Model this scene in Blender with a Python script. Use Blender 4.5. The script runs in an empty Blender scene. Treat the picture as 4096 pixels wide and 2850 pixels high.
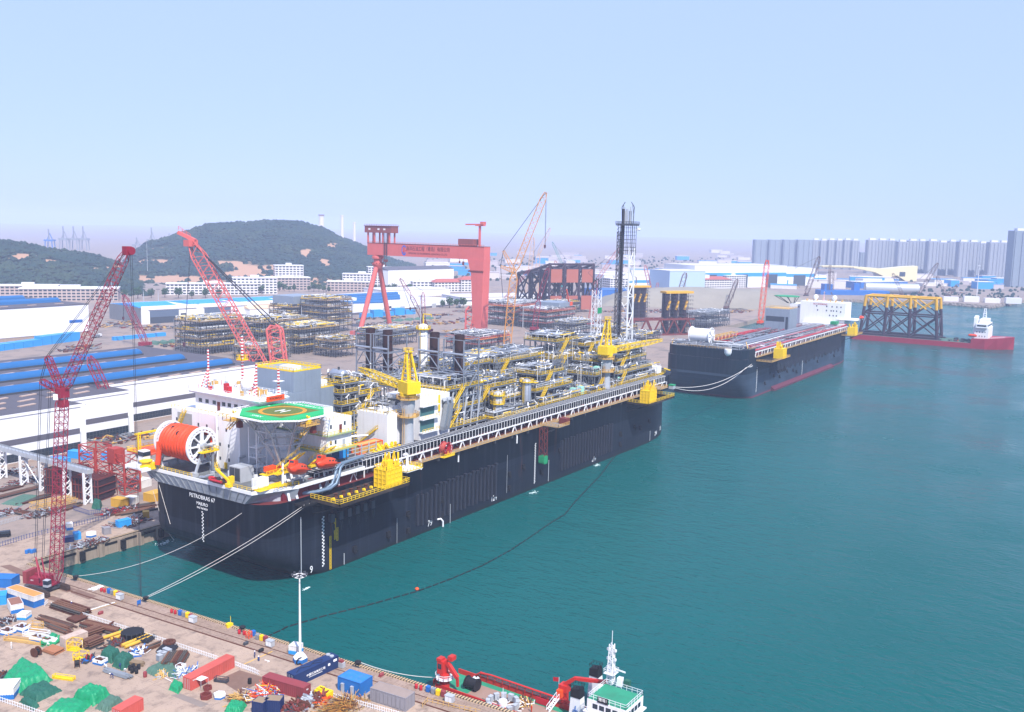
import bpy,math,random
from mathutils import Vector,Matrix
R=math.radians
random.seed(7)
scene=bpy.context.scene
COL=scene.collection
# World frame: X runs along the main quay (stern to bow of the moored ships), Y inland, Z up from the water.
# ---------------------------------------------------------------- camera
FPX,CXP,CYP,PITCH,ROLL,CAMH=3800.,2048.,1425.,R(7.7),R(1.25),105.
SA=R(56.5)
KX,KY=-59.3,270.8                      # waterline knuckle of the near ship, seen from the camera's foot
_c,_s=math.cos(SA),math.sin(SA)
def _loc(x,y,z):
    x -= KX;y -= KY
    return Vector((x*_c + y*_s,-x*_s + y*_c,z))
CAMP=_loc(0,0,CAMH)
def _dir(x,y,z): return Vector((x*_c + y*_s,-x*_s + y*_c,z))
_fw=(0,math.cos(PITCH),-math.sin(PITCH));_up=(0,math.sin(PITCH),math.cos(PITCH))
FW=_dir(*_fw);U0=_dir(*_up);R0=_dir(1,0,0)
RT=math.cos(ROLL)*R0 + math.sin(ROLL)*U0
UP=-math.sin(ROLL)*R0 + math.cos(ROLL)*U0
cam=bpy.data.cameras.new('camera');camo=bpy.data.objects.new('camera',cam);COL.objects.link(camo)
cam.sensor_width=36;cam.lens=36*FPX/4096;cam.clip_start=1;cam.clip_end=60000
camo.matrix_world=Matrix(((RT.x,UP.x,-FW.x,CAMP.x),(RT.y,UP.y,-FW.y,CAMP.y),(RT.z,UP.z,-FW.z,CAMP.z),(0,0,0,1)))
scene.camera=camo
# ---------------------------------------------------------------- world, sun, exposure
SUN_EL,SUN_A=R(51),R(-33)
sdir=Vector((math.sin(SUN_A)*math.cos(SUN_EL),-math.cos(SUN_A)*math.cos(SUN_EL),math.sin(SUN_EL)))
w=bpy.data.worlds.new('World');scene.world=w;w.use_nodes=True
nt=w.node_tree;bg=nt.nodes['Background']
sky=nt.nodes.new('ShaderNodeTexSky');sky.sky_type='NISHITA';sky.sun_disc=False
sky.sun_elevation=SUN_EL;sky.sun_rotation=math.atan2(sdir.x,sdir.y)
sky.air_density=1.0;sky.dust_density=0.3;sky.ozone_density=1.5;sky.altitude=0
mxs=nt.nodes.new('ShaderNodeMix');mxs.data_type='RGBA';mxs.inputs[0].default_value=.86;mxs.inputs[7].default_value=(3.6,4.75,8.0,1)   # thin even veil of haze over the whole sky
nt.links.new(sky.outputs[0],mxs.inputs[6]);nt.links.new(mxs.outputs[2],bg.inputs['Color']);bg.inputs['Strength'].default_value=0.12
sl=bpy.data.lights.new('sun','SUN');sl.energy=5.0;sl.angle=R(0.6);sl.color=(1,.955,.90)
so=bpy.data.objects.new('sun',sl);COL.objects.link(so);so.rotation_euler=sdir.to_track_quat('Z','Y').to_euler()
so.location=(0,0,400)
scene.view_settings.view_transform='Standard';scene.view_settings.look='None'
scene.view_settings.exposure=0.36;scene.view_settings.gamma=1;scene.view_settings.use_curve_mapping=False
cy=scene.cycles;cy.use_denoising=True
try: cy.denoiser='OPENIMAGEDENOISE'
except Exception: pass
cy.max_bounces=6;cy.diffuse_bounces=2;cy.glossy_bounces=3;cy.transmission_bounces=2;cy.volume_bounces=1;cy.transparent_max_bounces=8
cy.caustics_reflective=False;cy.caustics_refractive=False
# ---------------------------------------------------------------- pixel helpers (photo pixels -> places on a plane)
def ray(px,py): return FW + (px-CXP)/FPX*RT - (py-CYP)/FPX*UP
def G(px,py,z=4.6):
    d=ray(px,py);return CAMP + d*((z-CAMH)/d.z)
def atx(px,py,x):
    d=ray(px,py);return CAMP + d*((x-CAMP.x)/d.x)
def aty(px,py,y):
    d=ray(px,py);return CAMP + d*((y-CAMP.y)/d.y)
def pix(p):
    v=Vector(p)-CAMP;k=v.dot(FW);return (CXP+FPX*v.dot(RT)/k,CYP-FPX*v.dot(UP)/k)
def hgt(px,py,z0,py2):
    b=G(px,py,z0);lo,hi=z0,z0+500
    for _ in range(40):
        m=(lo+hi)/2
        if pix((b.x,b.y,m))[1] > py2: lo=m
        else: hi=m
    return lo-z0
def zm(x0,y0,sc): return lambda x,y: (x0+x*sc,y0+y*sc)
z1=zm(0,850,.446);z2=zm(1000,750,.446);z3=zm(2000,750,.446);z4=zm(3000,850,.4774);z5=zm(0,1500,.446)
z6=zm(600,1400,.446);z7=zm(1300,1250,.446);z8=zm(1900,1150,.446);q1=zm(0,2140,.446);q2=zm(900,2140,.446)
q3=zm(1700,2500,.446);q4=zm(550,1800,.446);q5=zm(1300,1650,.446);q6=zm(2000,1500,.446);q7=zm(2600,1150,.446)
# ---------------------------------------------------------------- materials
def lin(h):
    r=[]
    for i in (0,2,4):
        c=int(h[i:i+2],16)/255
        r.append(c/12.92 if c <= .04045 else ((c+.055)/1.055)**2.4)
    return (*r,1)
MATS={}
def mat(n,col,rough=.6,metal=0,var=.18,sc=.4,streak=0,scol='4a3828',bump=0,bsc=2.,spec=.35,dirt=0,dcol='3a3128',dsc=.15):
    if n in MATS: return MATS[n]
    m=bpy.data.materials.new(n);m.use_nodes=True;t=m.node_tree;N=t.nodes;L=t.links
    b=N['Principled BSDF'];b.inputs['Roughness'].default_value=rough;b.inputs['Metallic'].default_value=metal
    b.inputs['Specular IOR Level'].default_value=spec
    tc=N.new('ShaderNodeTexCoord')
    c=lin(col)
    no=N.new('ShaderNodeTexNoise');no.inputs['Scale'].default_value=sc;no.inputs['Detail'].default_value=5;no.inputs['Roughness'].default_value=.65
    L.new(tc.outputs['Object'],no.inputs['Vector'])
    mx=N.new('ShaderNodeMix');mx.data_type='RGBA'
    mx.inputs[6].default_value=(*[x*(1-var) for x in c[:3]],1);mx.inputs[7].default_value=(*[min(1,x*(1+var)) for x in c[:3]],1)
    L.new(no.outputs['Fac'],mx.inputs[0]);out=mx.outputs[2]
    def layer(out,vecscale,amt,colr,lo,hi,scale):
        mp=N.new('ShaderNodeMapping');mp.inputs['Scale'].default_value=vecscale
        L.new(tc.outputs['Object'],mp.inputs['Vector'])
        n2=N.new('ShaderNodeTexNoise');n2.inputs['Scale'].default_value=scale;n2.inputs['Detail'].default_value=6;n2.inputs['Roughness'].default_value=.7
        L.new(mp.outputs[0],n2.inputs['Vector'])
        rp=N.new('ShaderNodeMapRange');rp.inputs[1].default_value=lo;rp.inputs[2].default_value=hi;rp.inputs[4].default_value=amt
        L.new(n2.outputs['Fac'],rp.inputs[0])
        m2=N.new('ShaderNodeMix');m2.data_type='RGBA';m2.inputs[7].default_value=lin(colr)
        L.new(rp.outputs[0],m2.inputs[0]);L.new(out,m2.inputs[6]);return m2.outputs[2]
    if streak: out=layer(out,(1,1,.06),streak,scol,.5,.72,.9)
    if dirt: out=layer(out,(1,1,1),dirt,dcol,.48,.7,dsc)
    L.new(out,b.inputs['Base Color'])
    if bump:
        nb=N.new('ShaderNodeTexNoise');nb.inputs['Scale'].default_value=bsc;nb.inputs['Detail'].default_value=4
        L.new(tc.outputs['Object'],nb.inputs['Vector'])
        bp=N.new('ShaderNodeBump');bp.inputs['Strength'].default_value=bump;bp.inputs['Distance'].default_value=.3
        L.new(nb.outputs['Fac'],bp.inputs['Height']);L.new(bp.outputs[0],b.inputs['Normal'])
    m.diffuse_color=c;MATS[n]=m;return m
# ---------------------------------------------------------------- mesh builder
class M:
    def __init__(s): s.v=[];s.f=[];s.mi=[];s.k=0
    def add(s,vs,fs):
        o=len(s.v);s.v.extend(vs)
        for f in fs: s.f.append([i+o for i in f]);s.mi.append(s.k)
        return s
    def m(s,k): s.k=k;return s
    def box(s,x0,x1,y0,y1,z0,z1):
        return s.add([(x0,y0,z0),(x1,y0,z0),(x1,y1,z0),(x0,y1,z0),(x0,y0,z1),(x1,y0,z1),(x1,y1,z1),(x0,y1,z1)],
                     [(3,2,1,0),(4,5,6,7),(0,1,5,4),(1,2,6,5),(2,3,7,6),(3,0,4,7)])
    def cb(s,c,d,rz=0):
        ca,sa=math.cos(rz),math.sin(rz);vs=[]
        for z in (-.5,.5):
            for x,y in ((-.5,-.5),(.5,-.5),(.5,.5),(-.5,.5)):
                X,Y=x*d[0],y*d[1];vs.append((c[0]+X*ca-Y*sa,c[1]+X*sa+Y*ca,c[2]+z*d[2]))
        return s.add(vs,[(3,2,1,0),(4,5,6,7),(0,1,5,4),(1,2,6,5),(2,3,7,6),(3,0,4,7)])
    def fr(s,a,b):
        a=Vector(a);b=Vector(b);d=b-a;l=d.length
        if l < 1e-6: return None
        d /= l;u=Vector((0,0,1)) if abs(d.z) < .95 else Vector((0,1,0))
        x=d.cross(u).normalized();y=x.cross(d)
        return a,b,x,y
    def bar(s,a,b,w,h=None):
        q=s.fr(a,b)
        if not q: return s
        a,b,x,y=q;x=x*(w/2);y=y*((h or w)/2)
        return s.add([tuple(a-x-y),tuple(a+x-y),tuple(a+x+y),tuple(a-x+y),tuple(b-x-y),tuple(b+x-y),tuple(b+x+y),tuple(b-x+y)],
                     [(0,1,2,3),(7,6,5,4),(4,5,1,0),(5,6,2,1),(6,7,3,2),(7,4,0,3)])
    def tube(s,a,b,r,n=8,r2=None,cap=True):
        q=s.fr(a,b)
        if not q: return s
        a,b,x,y=q;r2=r if r2 is None else r2;vs=[]
        for c,rr in ((a,r),(b,r2)):
            for i in range(n):
                t=2*math.pi*i/n;vs.append(tuple(c + x*(rr*math.cos(t)) + y*(rr*math.sin(t))))
        fs=[(i,(i+1) % n,n+(i+1) % n,n+i) for i in range(n)]
        if cap: fs += [tuple(range(n-1,-1,-1)),tuple(range(n,2*n))]
        return s.add(vs,fs)
    def path(s,pts,r,n=6,close=False):
        P=[Vector(p) for p in pts];k=len(P);vs=[];x=None
        for i in range(k):
            if close: d=(P[(i+1) % k]-P[i-1])
            else: d=(P[min(i+1,k-1)]-P[max(i-1,0)])
            d.normalize()
            if x is None:
                u=Vector((0,0,1)) if abs(d.z) < .95 else Vector((0,1,0));x=d.cross(u).normalized()
            else: x=(x - d*x.dot(d)).normalized()
            y=x.cross(d)
            for j in range(n):
                t=2*math.pi*j/n;vs.append(tuple(P[i] + x*(r*math.cos(t)) + y*(r*math.sin(t))))
        fs=[]
        for i in range(k if close else k-1):
            a=i*n;b=((i+1) % k)*n
            for j in range(n): fs.append((a+j,a+(j+1) % n,b+(j+1) % n,b+j))
        if not close: fs += [tuple(range(n-1,-1,-1)),tuple(range((k-1)*n,k*n))]
        return s.add(vs,fs)
    def lathe(s,prof,n=16,c=(0,0,0),ax='z',cap=True):
        vs=[]
        for r,z in prof:
            for i in range(n):
                t=2*math.pi*i/n;p=(r*math.cos(t),r*math.sin(t),z)
                if ax == 'x': p=(p[2],p[0],p[1])
                elif ax == 'y': p=(p[1],p[2],p[0])
                vs.append((c[0]+p[0],c[1]+p[1],c[2]+p[2]))
        k=len(prof)
        fs=[(i*n+j,i*n+(j+1) % n,(i+1)*n+(j+1) % n,(i+1)*n+j) for i in range(k-1) for j in range(n)]
        if cap: fs += [tuple(range(n-1,-1,-1)),tuple(range((k-1)*n,k*n))]
        return s.add(vs,fs)
    def prism(s,poly,z0,z1):
        n=len(poly);vs=[(x,y,z0) for x,y in poly]+[(x,y,z1) for x,y in poly]
        return s.add(vs,[(i,(i+1) % n,n+(i+1) % n,n+i) for i in range(n)]+[tuple(range(n-1,-1,-1)),tuple(range(n,2*n))])
    def ext(s,poly,a0,a1,ax):      # outline in the plane across axis ax, pushed along ax
        n=len(poly);vs=[]
        for a in (a0,a1):
            for p,q in poly: vs.append((a,p,q) if ax == 'x' else (p,a,q))
        return s.add(vs,[(i,(i+1) % n,n+(i+1) % n,n+i) for i in range(n)]+[tuple(range(n-1,-1,-1)),tuple(range(n,2*n))])
    def quad(s,*p): return s.add([tuple(x) for x in p],[tuple(range(len(p)))])
    def ball(s,c,r,n=10,k=6,sz=1):
        return s.lathe([(max(.01,r*math.sin(math.pi*i/k)),-r*sz*math.cos(math.pi*i/k)) for i in range(k+1)],n,c)
    def lat(s,a,b,w0,w1,n,ch,br=None,side=None,h0=None,h1=None,tri=False):
        # lattice girder from a to b: four chords and zigzag bracing; ch, br = chord and brace thickness
        a=Vector(a);b=Vector(b);d=(b-a).normalized()
        if side is None:
            u=Vector((0,0,1)) if abs(d.z) < .9 else Vector((0,1,0));side=d.cross(u).normalized()
        else: side=Vector(side);side=(side - d*side.dot(d)).normalized()
        up=side.cross(d);br=br or ch*.6;h0=w0 if h0 is None else h0;h1=w1 if h1 is None else h1
        st=[]
        for i in range(n+1):
            t=i/n;c=a+(b-a)*t;W=(w0+(w1-w0)*t)/2;Hh=(h0+(h1-h0)*t)/2
            st.append([c+side*W*sx+up*Hh*sy for sx,sy in ((-1,-1),(1,-1),(1,1),(-1,1))])
        for j in range(4):
            s.bar(st[0][j],st[-1][j],ch)
            j2=(j+1) % 4
            for i in range(n):
                if i % 2: s.bar(st[i][j],st[i+1][j2],br)
                else: s.bar(st[i][j2],st[i+1][j],br)
                if tri: s.bar(st[i][j],st[i][j2],br)
        return s
    def rail(s,pts,h=1.1,sp=2.,w=.09,mid=True,close=False,toe=.0):
        P=[Vector(p) for p in pts]
        if close: P.append(P[0])
        for a,b in zip(P[:-1],P[1:]):
            l=(b-a).length;n=max(1,round(l/sp));up=Vector((0,0,h))
            s.bar(a+up,b+up,w)
            if mid: s.bar(a+up*.55,b+up*.55,w*.8)
            if toe: s.bar(a+Vector((0,0,toe/2)),b+Vector((0,0,toe/2)),.05,toe)
            for i in range(n+1):
                c=a+(b-a)*(i/n);s.bar(c,c+up,w)
        return s
    def stair(s,a,b,w=1.,n=8):
        a=Vector(a);b=Vector(b);d=b-a;sd=Vector((-d.y,d.x,0)).normalized()*(w/2)
        for q in (1,-1):
            s.bar(a+sd*q,b+sd*q,.12,.3);s.bar(a+sd*q+Vector((0,0,1)),b+sd*q+Vector((0,0,1)),.09)
            for t in (0,.33,.66,1): s.bar(a+d*t+sd*q,a+d*t+sd*q+Vector((0,0,1)),.08)
        for i in range(1,n): s.bar(a+d*(i/n)-sd,a+d*(i/n)+sd,.28,.07)
        return s
    def mesh(s,name,mats,smooth=False):
        me=bpy.data.meshes.new(name);me.from_pydata(s.v,[],s.f)
        for x in (mats if isinstance(mats,(list,tuple)) else [mats]): me.materials.append(x)
        if any(s.mi): me.polygons.foreach_set('material_index',s.mi)
        if smooth:
            me.polygons.foreach_set('use_smooth',[True]*len(me.polygons))
            if smooth != 2: me.set_sharp_from_angle(angle=R(38))
        me.update();return me
    def build(s,name,mats,parent=None,smooth=False,kind=None,label=None,loc=None,rz=0):
        o=bpy.data.objects.new(name,s.mesh(name,mats,smooth));COL.objects.link(o)
        if parent: o.parent=parent
        if loc is not None: o.location=loc
        if rz: o.rotation_euler=(0,0,rz)
        if kind: o['kind']=kind
        if label: o['label']=label
        return o
def tag(o,label=None,cat=None,group=None,kind=None):
    if label: o['label']=label
    if cat: o['category']=cat
    if group: o['group']=group
    if kind: o['kind']=kind
    return o
def thing(name,label,cat,loc=(0,0,0),rz=0,group=None):
    o=bpy.data.objects.new(name,None);COL.objects.link(o);o.empty_display_size=.5
    o.location=loc;o.rotation_euler=(0,0,rz);return tag(o,label,cat,group)
def part(name,parent,loc=(0,0,0),rz=0):
    o=bpy.data.objects.new(name,None);COL.objects.link(o);o.parent=parent;o.empty_display_size=.3
    o.location=loc;o.rotation_euler=(0,0,rz);return o
def inst(me,name,parent=None,loc=(0,0,0),rz=0,kind=None,sc=None):
    o=bpy.data.objects.new(name,me);COL.objects.link(o);o.parent=parent;o.location=loc
    if rz: o.rotation_euler=(0,0,rz)
    if sc: o.scale=sc
    if kind: o['kind']=kind
    return o
def copy_tree(o,parent=None):
    c=o.copy();COL.objects.link(c);c.parent=parent
    for ch in o.children: copy_tree(ch,c)
    return c
TEXTS=[]
def text(s,size,m,parent,loc,rot,ext=.02,align='CENTER',sx=1,name='lettering'):
    cu=bpy.data.curves.new(name,'FONT');cu.body=s;cu.size=size;cu.align_x=align;cu.align_y='CENTER';cu.extrude=ext;cu.resolution_u=2
    o=bpy.data.objects.new('text_source',cu);COL.objects.link(o)
    TEXTS.append((o,m,parent,loc,rot,sx,name))
def flush_text():
    dg=bpy.context.evaluated_depsgraph_get()
    for o,m,parent,loc,rot,sx,name in TEXTS:
        me=bpy.data.meshes.new_from_object(o.evaluated_get(dg));me.name=name;me.materials.clear();me.materials.append(m)
        t=bpy.data.objects.new(name,me);COL.objects.link(t);t.parent=parent;t.location=loc;t.rotation_euler=rot;t.scale=(sx,1,1);t['kind']='stuff'
    for q in TEXTS: c=q[0].data;bpy.data.objects.remove(q[0]);bpy.data.curves.remove(c)
FACE_SEA=(R(90),0,0)            # text that faces the water (-Y)
FACE_AFT=(R(90),0,R(-90))       # text that faces -X
rnd=random.uniform
# paints
WHITE=mat('white_paint','e6e6e8',.5,var=.05,sc=.2,streak=.22,scol='a89a90')
WHITE2=mat('white_clad','e8e8ea',.55,var=.04,sc=.1,streak=.12,scol='b8aaa0')
GREY=mat('grey_steel','8f949b',.5,.3,var=.2,sc=.5)
LGREY=mat('light_grey_steel','b4b8be',.5,.2,var=.15,sc=.5,streak=.15)
DGREY=mat('dark_grey_steel','44484f',.6,.2,var=.25)
SILVER=mat('insulation_cladding','bcbfc4',.38,.75,var=.2,sc=1.2)
YEL=mat('safety_yellow','f2c80a',.5,var=.15,sc=.6,streak=.15,scol='6a5010')
GOLD=mat('pale_yellow','c9a05a',.6,var=.2)
ORANGE=mat('orange_paint','e2501a',.5,var=.15)
RED=mat('red_paint','b3202c',.5,var=.2)
CRANERED=mat('crane_red','8a2238',.55,var=.2,sc=.3)
CORAL=mat('crane_coral','cf6660',.55,var=.15,sc=.1,streak=.15,scol='8a2a25')
OCHRE=mat('crane_ochre','c98a3a',.55,var=.2)
RUST=mat('rusty_steel','5a3426',.85,.1,var=.35,sc=.8,bump=.2)
BROWN=mat('brown_primer','6e2f2a',.7,var=.25)
BLACK=mat('black_rubber','1a1b1f',.7,var=.2)
CABLE=mat('steel_cable','3b3d44',.6,.3,var=.1)
BLUE=mat('blue_paint','1f66b4',.5,var=.2,sc=.5,streak=.15)
SKYBLUE=mat('light_blue_paint','2a93d6',.5,var=.12,sc=.2,streak=.1)
NAVY=mat('navy_paint','1b2f5c',.45,var=.15,sc=.5)
GREEN=mat('green_paint','1f8f5c',.55,var=.2)
TARP=mat('green_tarpaulin','128a5c',.5,var=.22,sc=.7,bump=.5,bsc=1.2)
TARPD=mat('dark_green_tarpaulin','1f5a4a',.65,var=.25,sc=.8,bump=.5,bsc=1.5)
MINT=mat('mint_paint','9fd6c4',.5,var=.1)
GLASS=mat('window_glass','26333f',.15,var=.3,sc=1.5,spec=.6)
# ================================================================ setting
YZ=4.6
def water_mat():
    m=bpy.data.materials.new('sea_water');m.use_nodes=True;t=m.node_tree;N=t.nodes;L=t.links;b=N['Principled BSDF']
    tc=N.new('ShaderNodeTexCoord')
    no=N.new('ShaderNodeTexNoise');no.inputs['Scale'].default_value=.006;no.inputs['Detail'].default_value=4
    L.new(tc.outputs['Object'],no.inputs['Vector'])
    mx=N.new('ShaderNodeMix');mx.data_type='RGBA';mx.inputs[6].default_value=(.0001,.068,.064,1);mx.inputs[7].default_value=(.0002,.098,.100,1)
    L.new(no.outputs['Fac'],mx.inputs[0]);L.new(mx.outputs[2],b.inputs['Base Color'])
    wr=N.new('ShaderNodeTexNoise');wr.inputs['Scale'].default_value=.018;wr.inputs['Detail'].default_value=5;L.new(tc.outputs['Object'],wr.inputs['Vector']);wm=N.new('ShaderNodeMapRange');wm.inputs[1].default_value=.35;wm.inputs[2].default_value=.65;wm.inputs[3].default_value=.05;wm.inputs[4].default_value=.3;L.new(wr.outputs['Fac'],wm.inputs[0]);L.new(wm.outputs[0],b.inputs['Roughness'])
    b.inputs['IOR'].default_value=1.24;b.inputs['Specular IOR Level'].default_value=.22
    h=None
    for sc,wt,st in ((.9,.55,(1,.45,1)),(.28,1.,(1,.5,1)),(.06,1.3,(1,.6,1)),(3.2,.14,(1,.6,1))):
        mp=N.new('ShaderNodeMapping');mp.inputs['Scale'].default_value=st;mp.inputs['Rotation'].default_value=(0,0,R(-28))
        L.new(tc.outputs['Object'],mp.inputs['Vector'])
        n2=N.new('ShaderNodeTexNoise');n2.inputs['Scale'].default_value=sc;n2.inputs['Detail'].default_value=3;n2.inputs['Distortion'].default_value=.4
        L.new(mp.outputs[0],n2.inputs['Vector'])
        mu=N.new('ShaderNodeMath');mu.operation='MULTIPLY';mu.inputs[1].default_value=wt;L.new(n2.outputs['Fac'],mu.inputs[0])
        if h is None: h=mu.outputs[0]
        else:
            ad=N.new('ShaderNodeMath');L.new(h,ad.inputs[0]);L.new(mu.outputs[0],ad.inputs[1]);h=ad.outputs[0]
    bp=N.new('ShaderNodeBump');bp.inputs['Strength'].default_value=.9;bp.inputs['Distance'].default_value=.6
    L.new(h,bp.inputs['Height']);L.new(bp.outputs[0],b.inputs['Normal'])
    return m
BIG=14000
tag(M().quad((-BIG,-BIG,0),(BIG,-BIG,0),(BIG,BIG,0),(-BIG,BIG,0)).build('water',water_mat()),kind='structure')

def ground_mat(name,c1,c2,c3,sc,joints=0):
    m=bpy.data.materials.new(name);m.use_nodes=True;t=m.node_tree;N=t.nodes;L=t.links;b=N['Principled BSDF']
    b.inputs['Roughness'].default_value=.85;b.inputs['Specular IOR Level'].default_value=.2
    tc=N.new('ShaderNodeTexCoord')
    def nz(s,d=6,r=.65):
        n=N.new('ShaderNodeTexNoise');n.inputs['Scale'].default_value=s;n.inputs['Detail'].default_value=d;n.inputs['Roughness'].default_value=r
        L.new(tc.outputs['Object'],n.inputs['Vector']);return n.outputs['Fac']
    def ramp(x,lo,hi):
        r=N.new('ShaderNodeMapRange');r.inputs[1].default_value=lo;r.inputs[2].default_value=hi;L.new(x,r.inputs[0]);return r.outputs[0]
    def mix(f,a,c):
        x=N.new('ShaderNodeMix');x.data_type='RGBA';L.new(f,x.inputs[0])
        if isinstance(a,str): x.inputs[6].default_value=lin(a)
        else: L.new(a,x.inputs[6])
        x.inputs[7].default_value=lin(c);return x.outputs[2]
    o=mix(ramp(nz(sc),.35,.65),c1,c2)
    o=mix(ramp(nz(sc*6),.5,.7),o,c3)
    o=mix(ramp(nz(sc*30),.58,.72),o,c3)
    if joints:
        br=N.new('ShaderNodeTexBrick');br.inputs['Scale'].default_value=1;br.offset=0
        br.inputs['Brick Width'].default_value=joints;br.inputs['Row Height'].default_value=joints;br.inputs['Mortar Size'].default_value=.035
        br.inputs['Color1'].default_value=(0,0,0,1);br.inputs['Color2'].default_value=(.22,.22,.22,1);br.inputs['Mortar'].default_value=(.95,.95,.95,1)
        L.new(tc.outputs['Object'],br.inputs['Vector'])
        o=mix(br.outputs['Color'],o,c3)
    L.new(o,b.inputs['Base Color'])
    return m
CONC=ground_mat('quay_concrete','b29b89','a28d7d','7c6c62',.06,9)
YARD=ground_mat('yard_earth','968478','8a7d76','6e6662',.012)
WALLC=mat('quay_wall_concrete','9a8a7c',.9,var=.25,sc=.5,streak=.6,scol='3c352e')
qdx=(-36.7+47.7)/(-89.4-66.0)
def quay_x(y): return -47.7 + (y-66)*qdx
# land: one sheet out to the horizon, with the quay wall faces down into the water
sh=[G(3330,1200,3),G(3734,1210,3),G(3954,1227,3),G(4055,1210,3),G(4200,1196,3)]
poly=[(quay_x(-420),-420),(quay_x(65.5),65.5),(770,65.5),(778,170)] + [(p.x,p.y) for p in sh] + [(9000,-1200),(13500,0),(13500,13500),(-13500,13500),(-13500,-13500),(-300,-13500),(-300,-420)]
mb=M();n=len(poly)
mb.add([(x,y,YZ) for x,y in poly],[tuple(range(n))]).m(1)
for i in range(n-5):
    a,b=poly[i],poly[i+1];mb.quad((a[0],a[1],YZ-.05),(b[0],b[1],YZ-.05),(b[0],b[1],-4),(a[0],a[1],-4))
ground=tag(mb.build('ground',[YARD,WALLC]),kind='structure')
# concrete aprons lie 4 mm proud
def sheet(name,pts,m,z=YZ+.004): return tag(M().quad(*[(x,y,z) for x,y in pts]).build(name,m),kind='structure')
sheet('quay_pavement',[(quay_x(-420),-420),(quay_x(65.5),65.5),(-300,65.5),(-300,-420)],CONC)
sheet('quayside_road',[(-300,65.5),(770,65.5),(770,88),(-300,88)],CONC)
# hills: terrain laid out round the view by bearing and distance, wooded, with bare earth patches
def smooth(t): t=max(0,min(1,t));return t*t*(3-2*t)
def prof(pts,x):
    if x <= pts[0][0]: return pts[0][1]
    for (a,ya),(b,yb) in zip(pts[:-1],pts[1:]):
        if x <= b: return ya+(yb-ya)*smooth((x-a)/(b-a))*.5+(yb-ya)*.5*(x-a)/(b-a)
    return pts[-1][1]
from mathutils import noise as mnoise
def earth_mat():
    m=bpy.data.materials.new('hill_ground');m.use_nodes=True;t=m.node_tree;N=t.nodes;L=t.links;b=N['Principled BSDF']
    b.inputs['Roughness'].default_value=.95;b.inputs['Specular IOR Level'].default_value=.1
    at=N.new('ShaderNodeAttribute');at.attribute_name='bare'
    tc=N.new('ShaderNodeTexCoord');no=N.new('ShaderNodeTexNoise');no.inputs['Scale'].default_value=.05;no.inputs['Detail'].default_value=8
    L.new(tc.outputs['Object'],no.inputs['Vector'])
    ad=N.new('ShaderNodeMath');ad.operation='MULTIPLY_ADD';ad.inputs[1].default_value=.9;L.new(no.outputs['Fac'],ad.inputs[0]);L.new(at.outputs['Fac'],ad.inputs[2])
    mr=N.new('ShaderNodeMapRange');mr.inputs[1].default_value=.8;mr.inputs[2].default_value=1.0;L.new(ad.outputs[0],mr.inputs[0])
    mx=N.new('ShaderNodeMix');mx.data_type='RGBA';mx.inputs[6].default_value=lin('2c3c2c');mx.inputs[7].default_value=lin('b08a70')
    L.new(mr.outputs[0],mx.inputs[0]);L.new(mx.outputs[2],b.inputs['Base Color'])
    return m
EARTH=earth_mat()
FOREST=mat('forest_canopy','243a36',.9,var=.45,sc=.02,spec=.1,dirt=.5,dcol='4a5638',dsc=.012)
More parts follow.
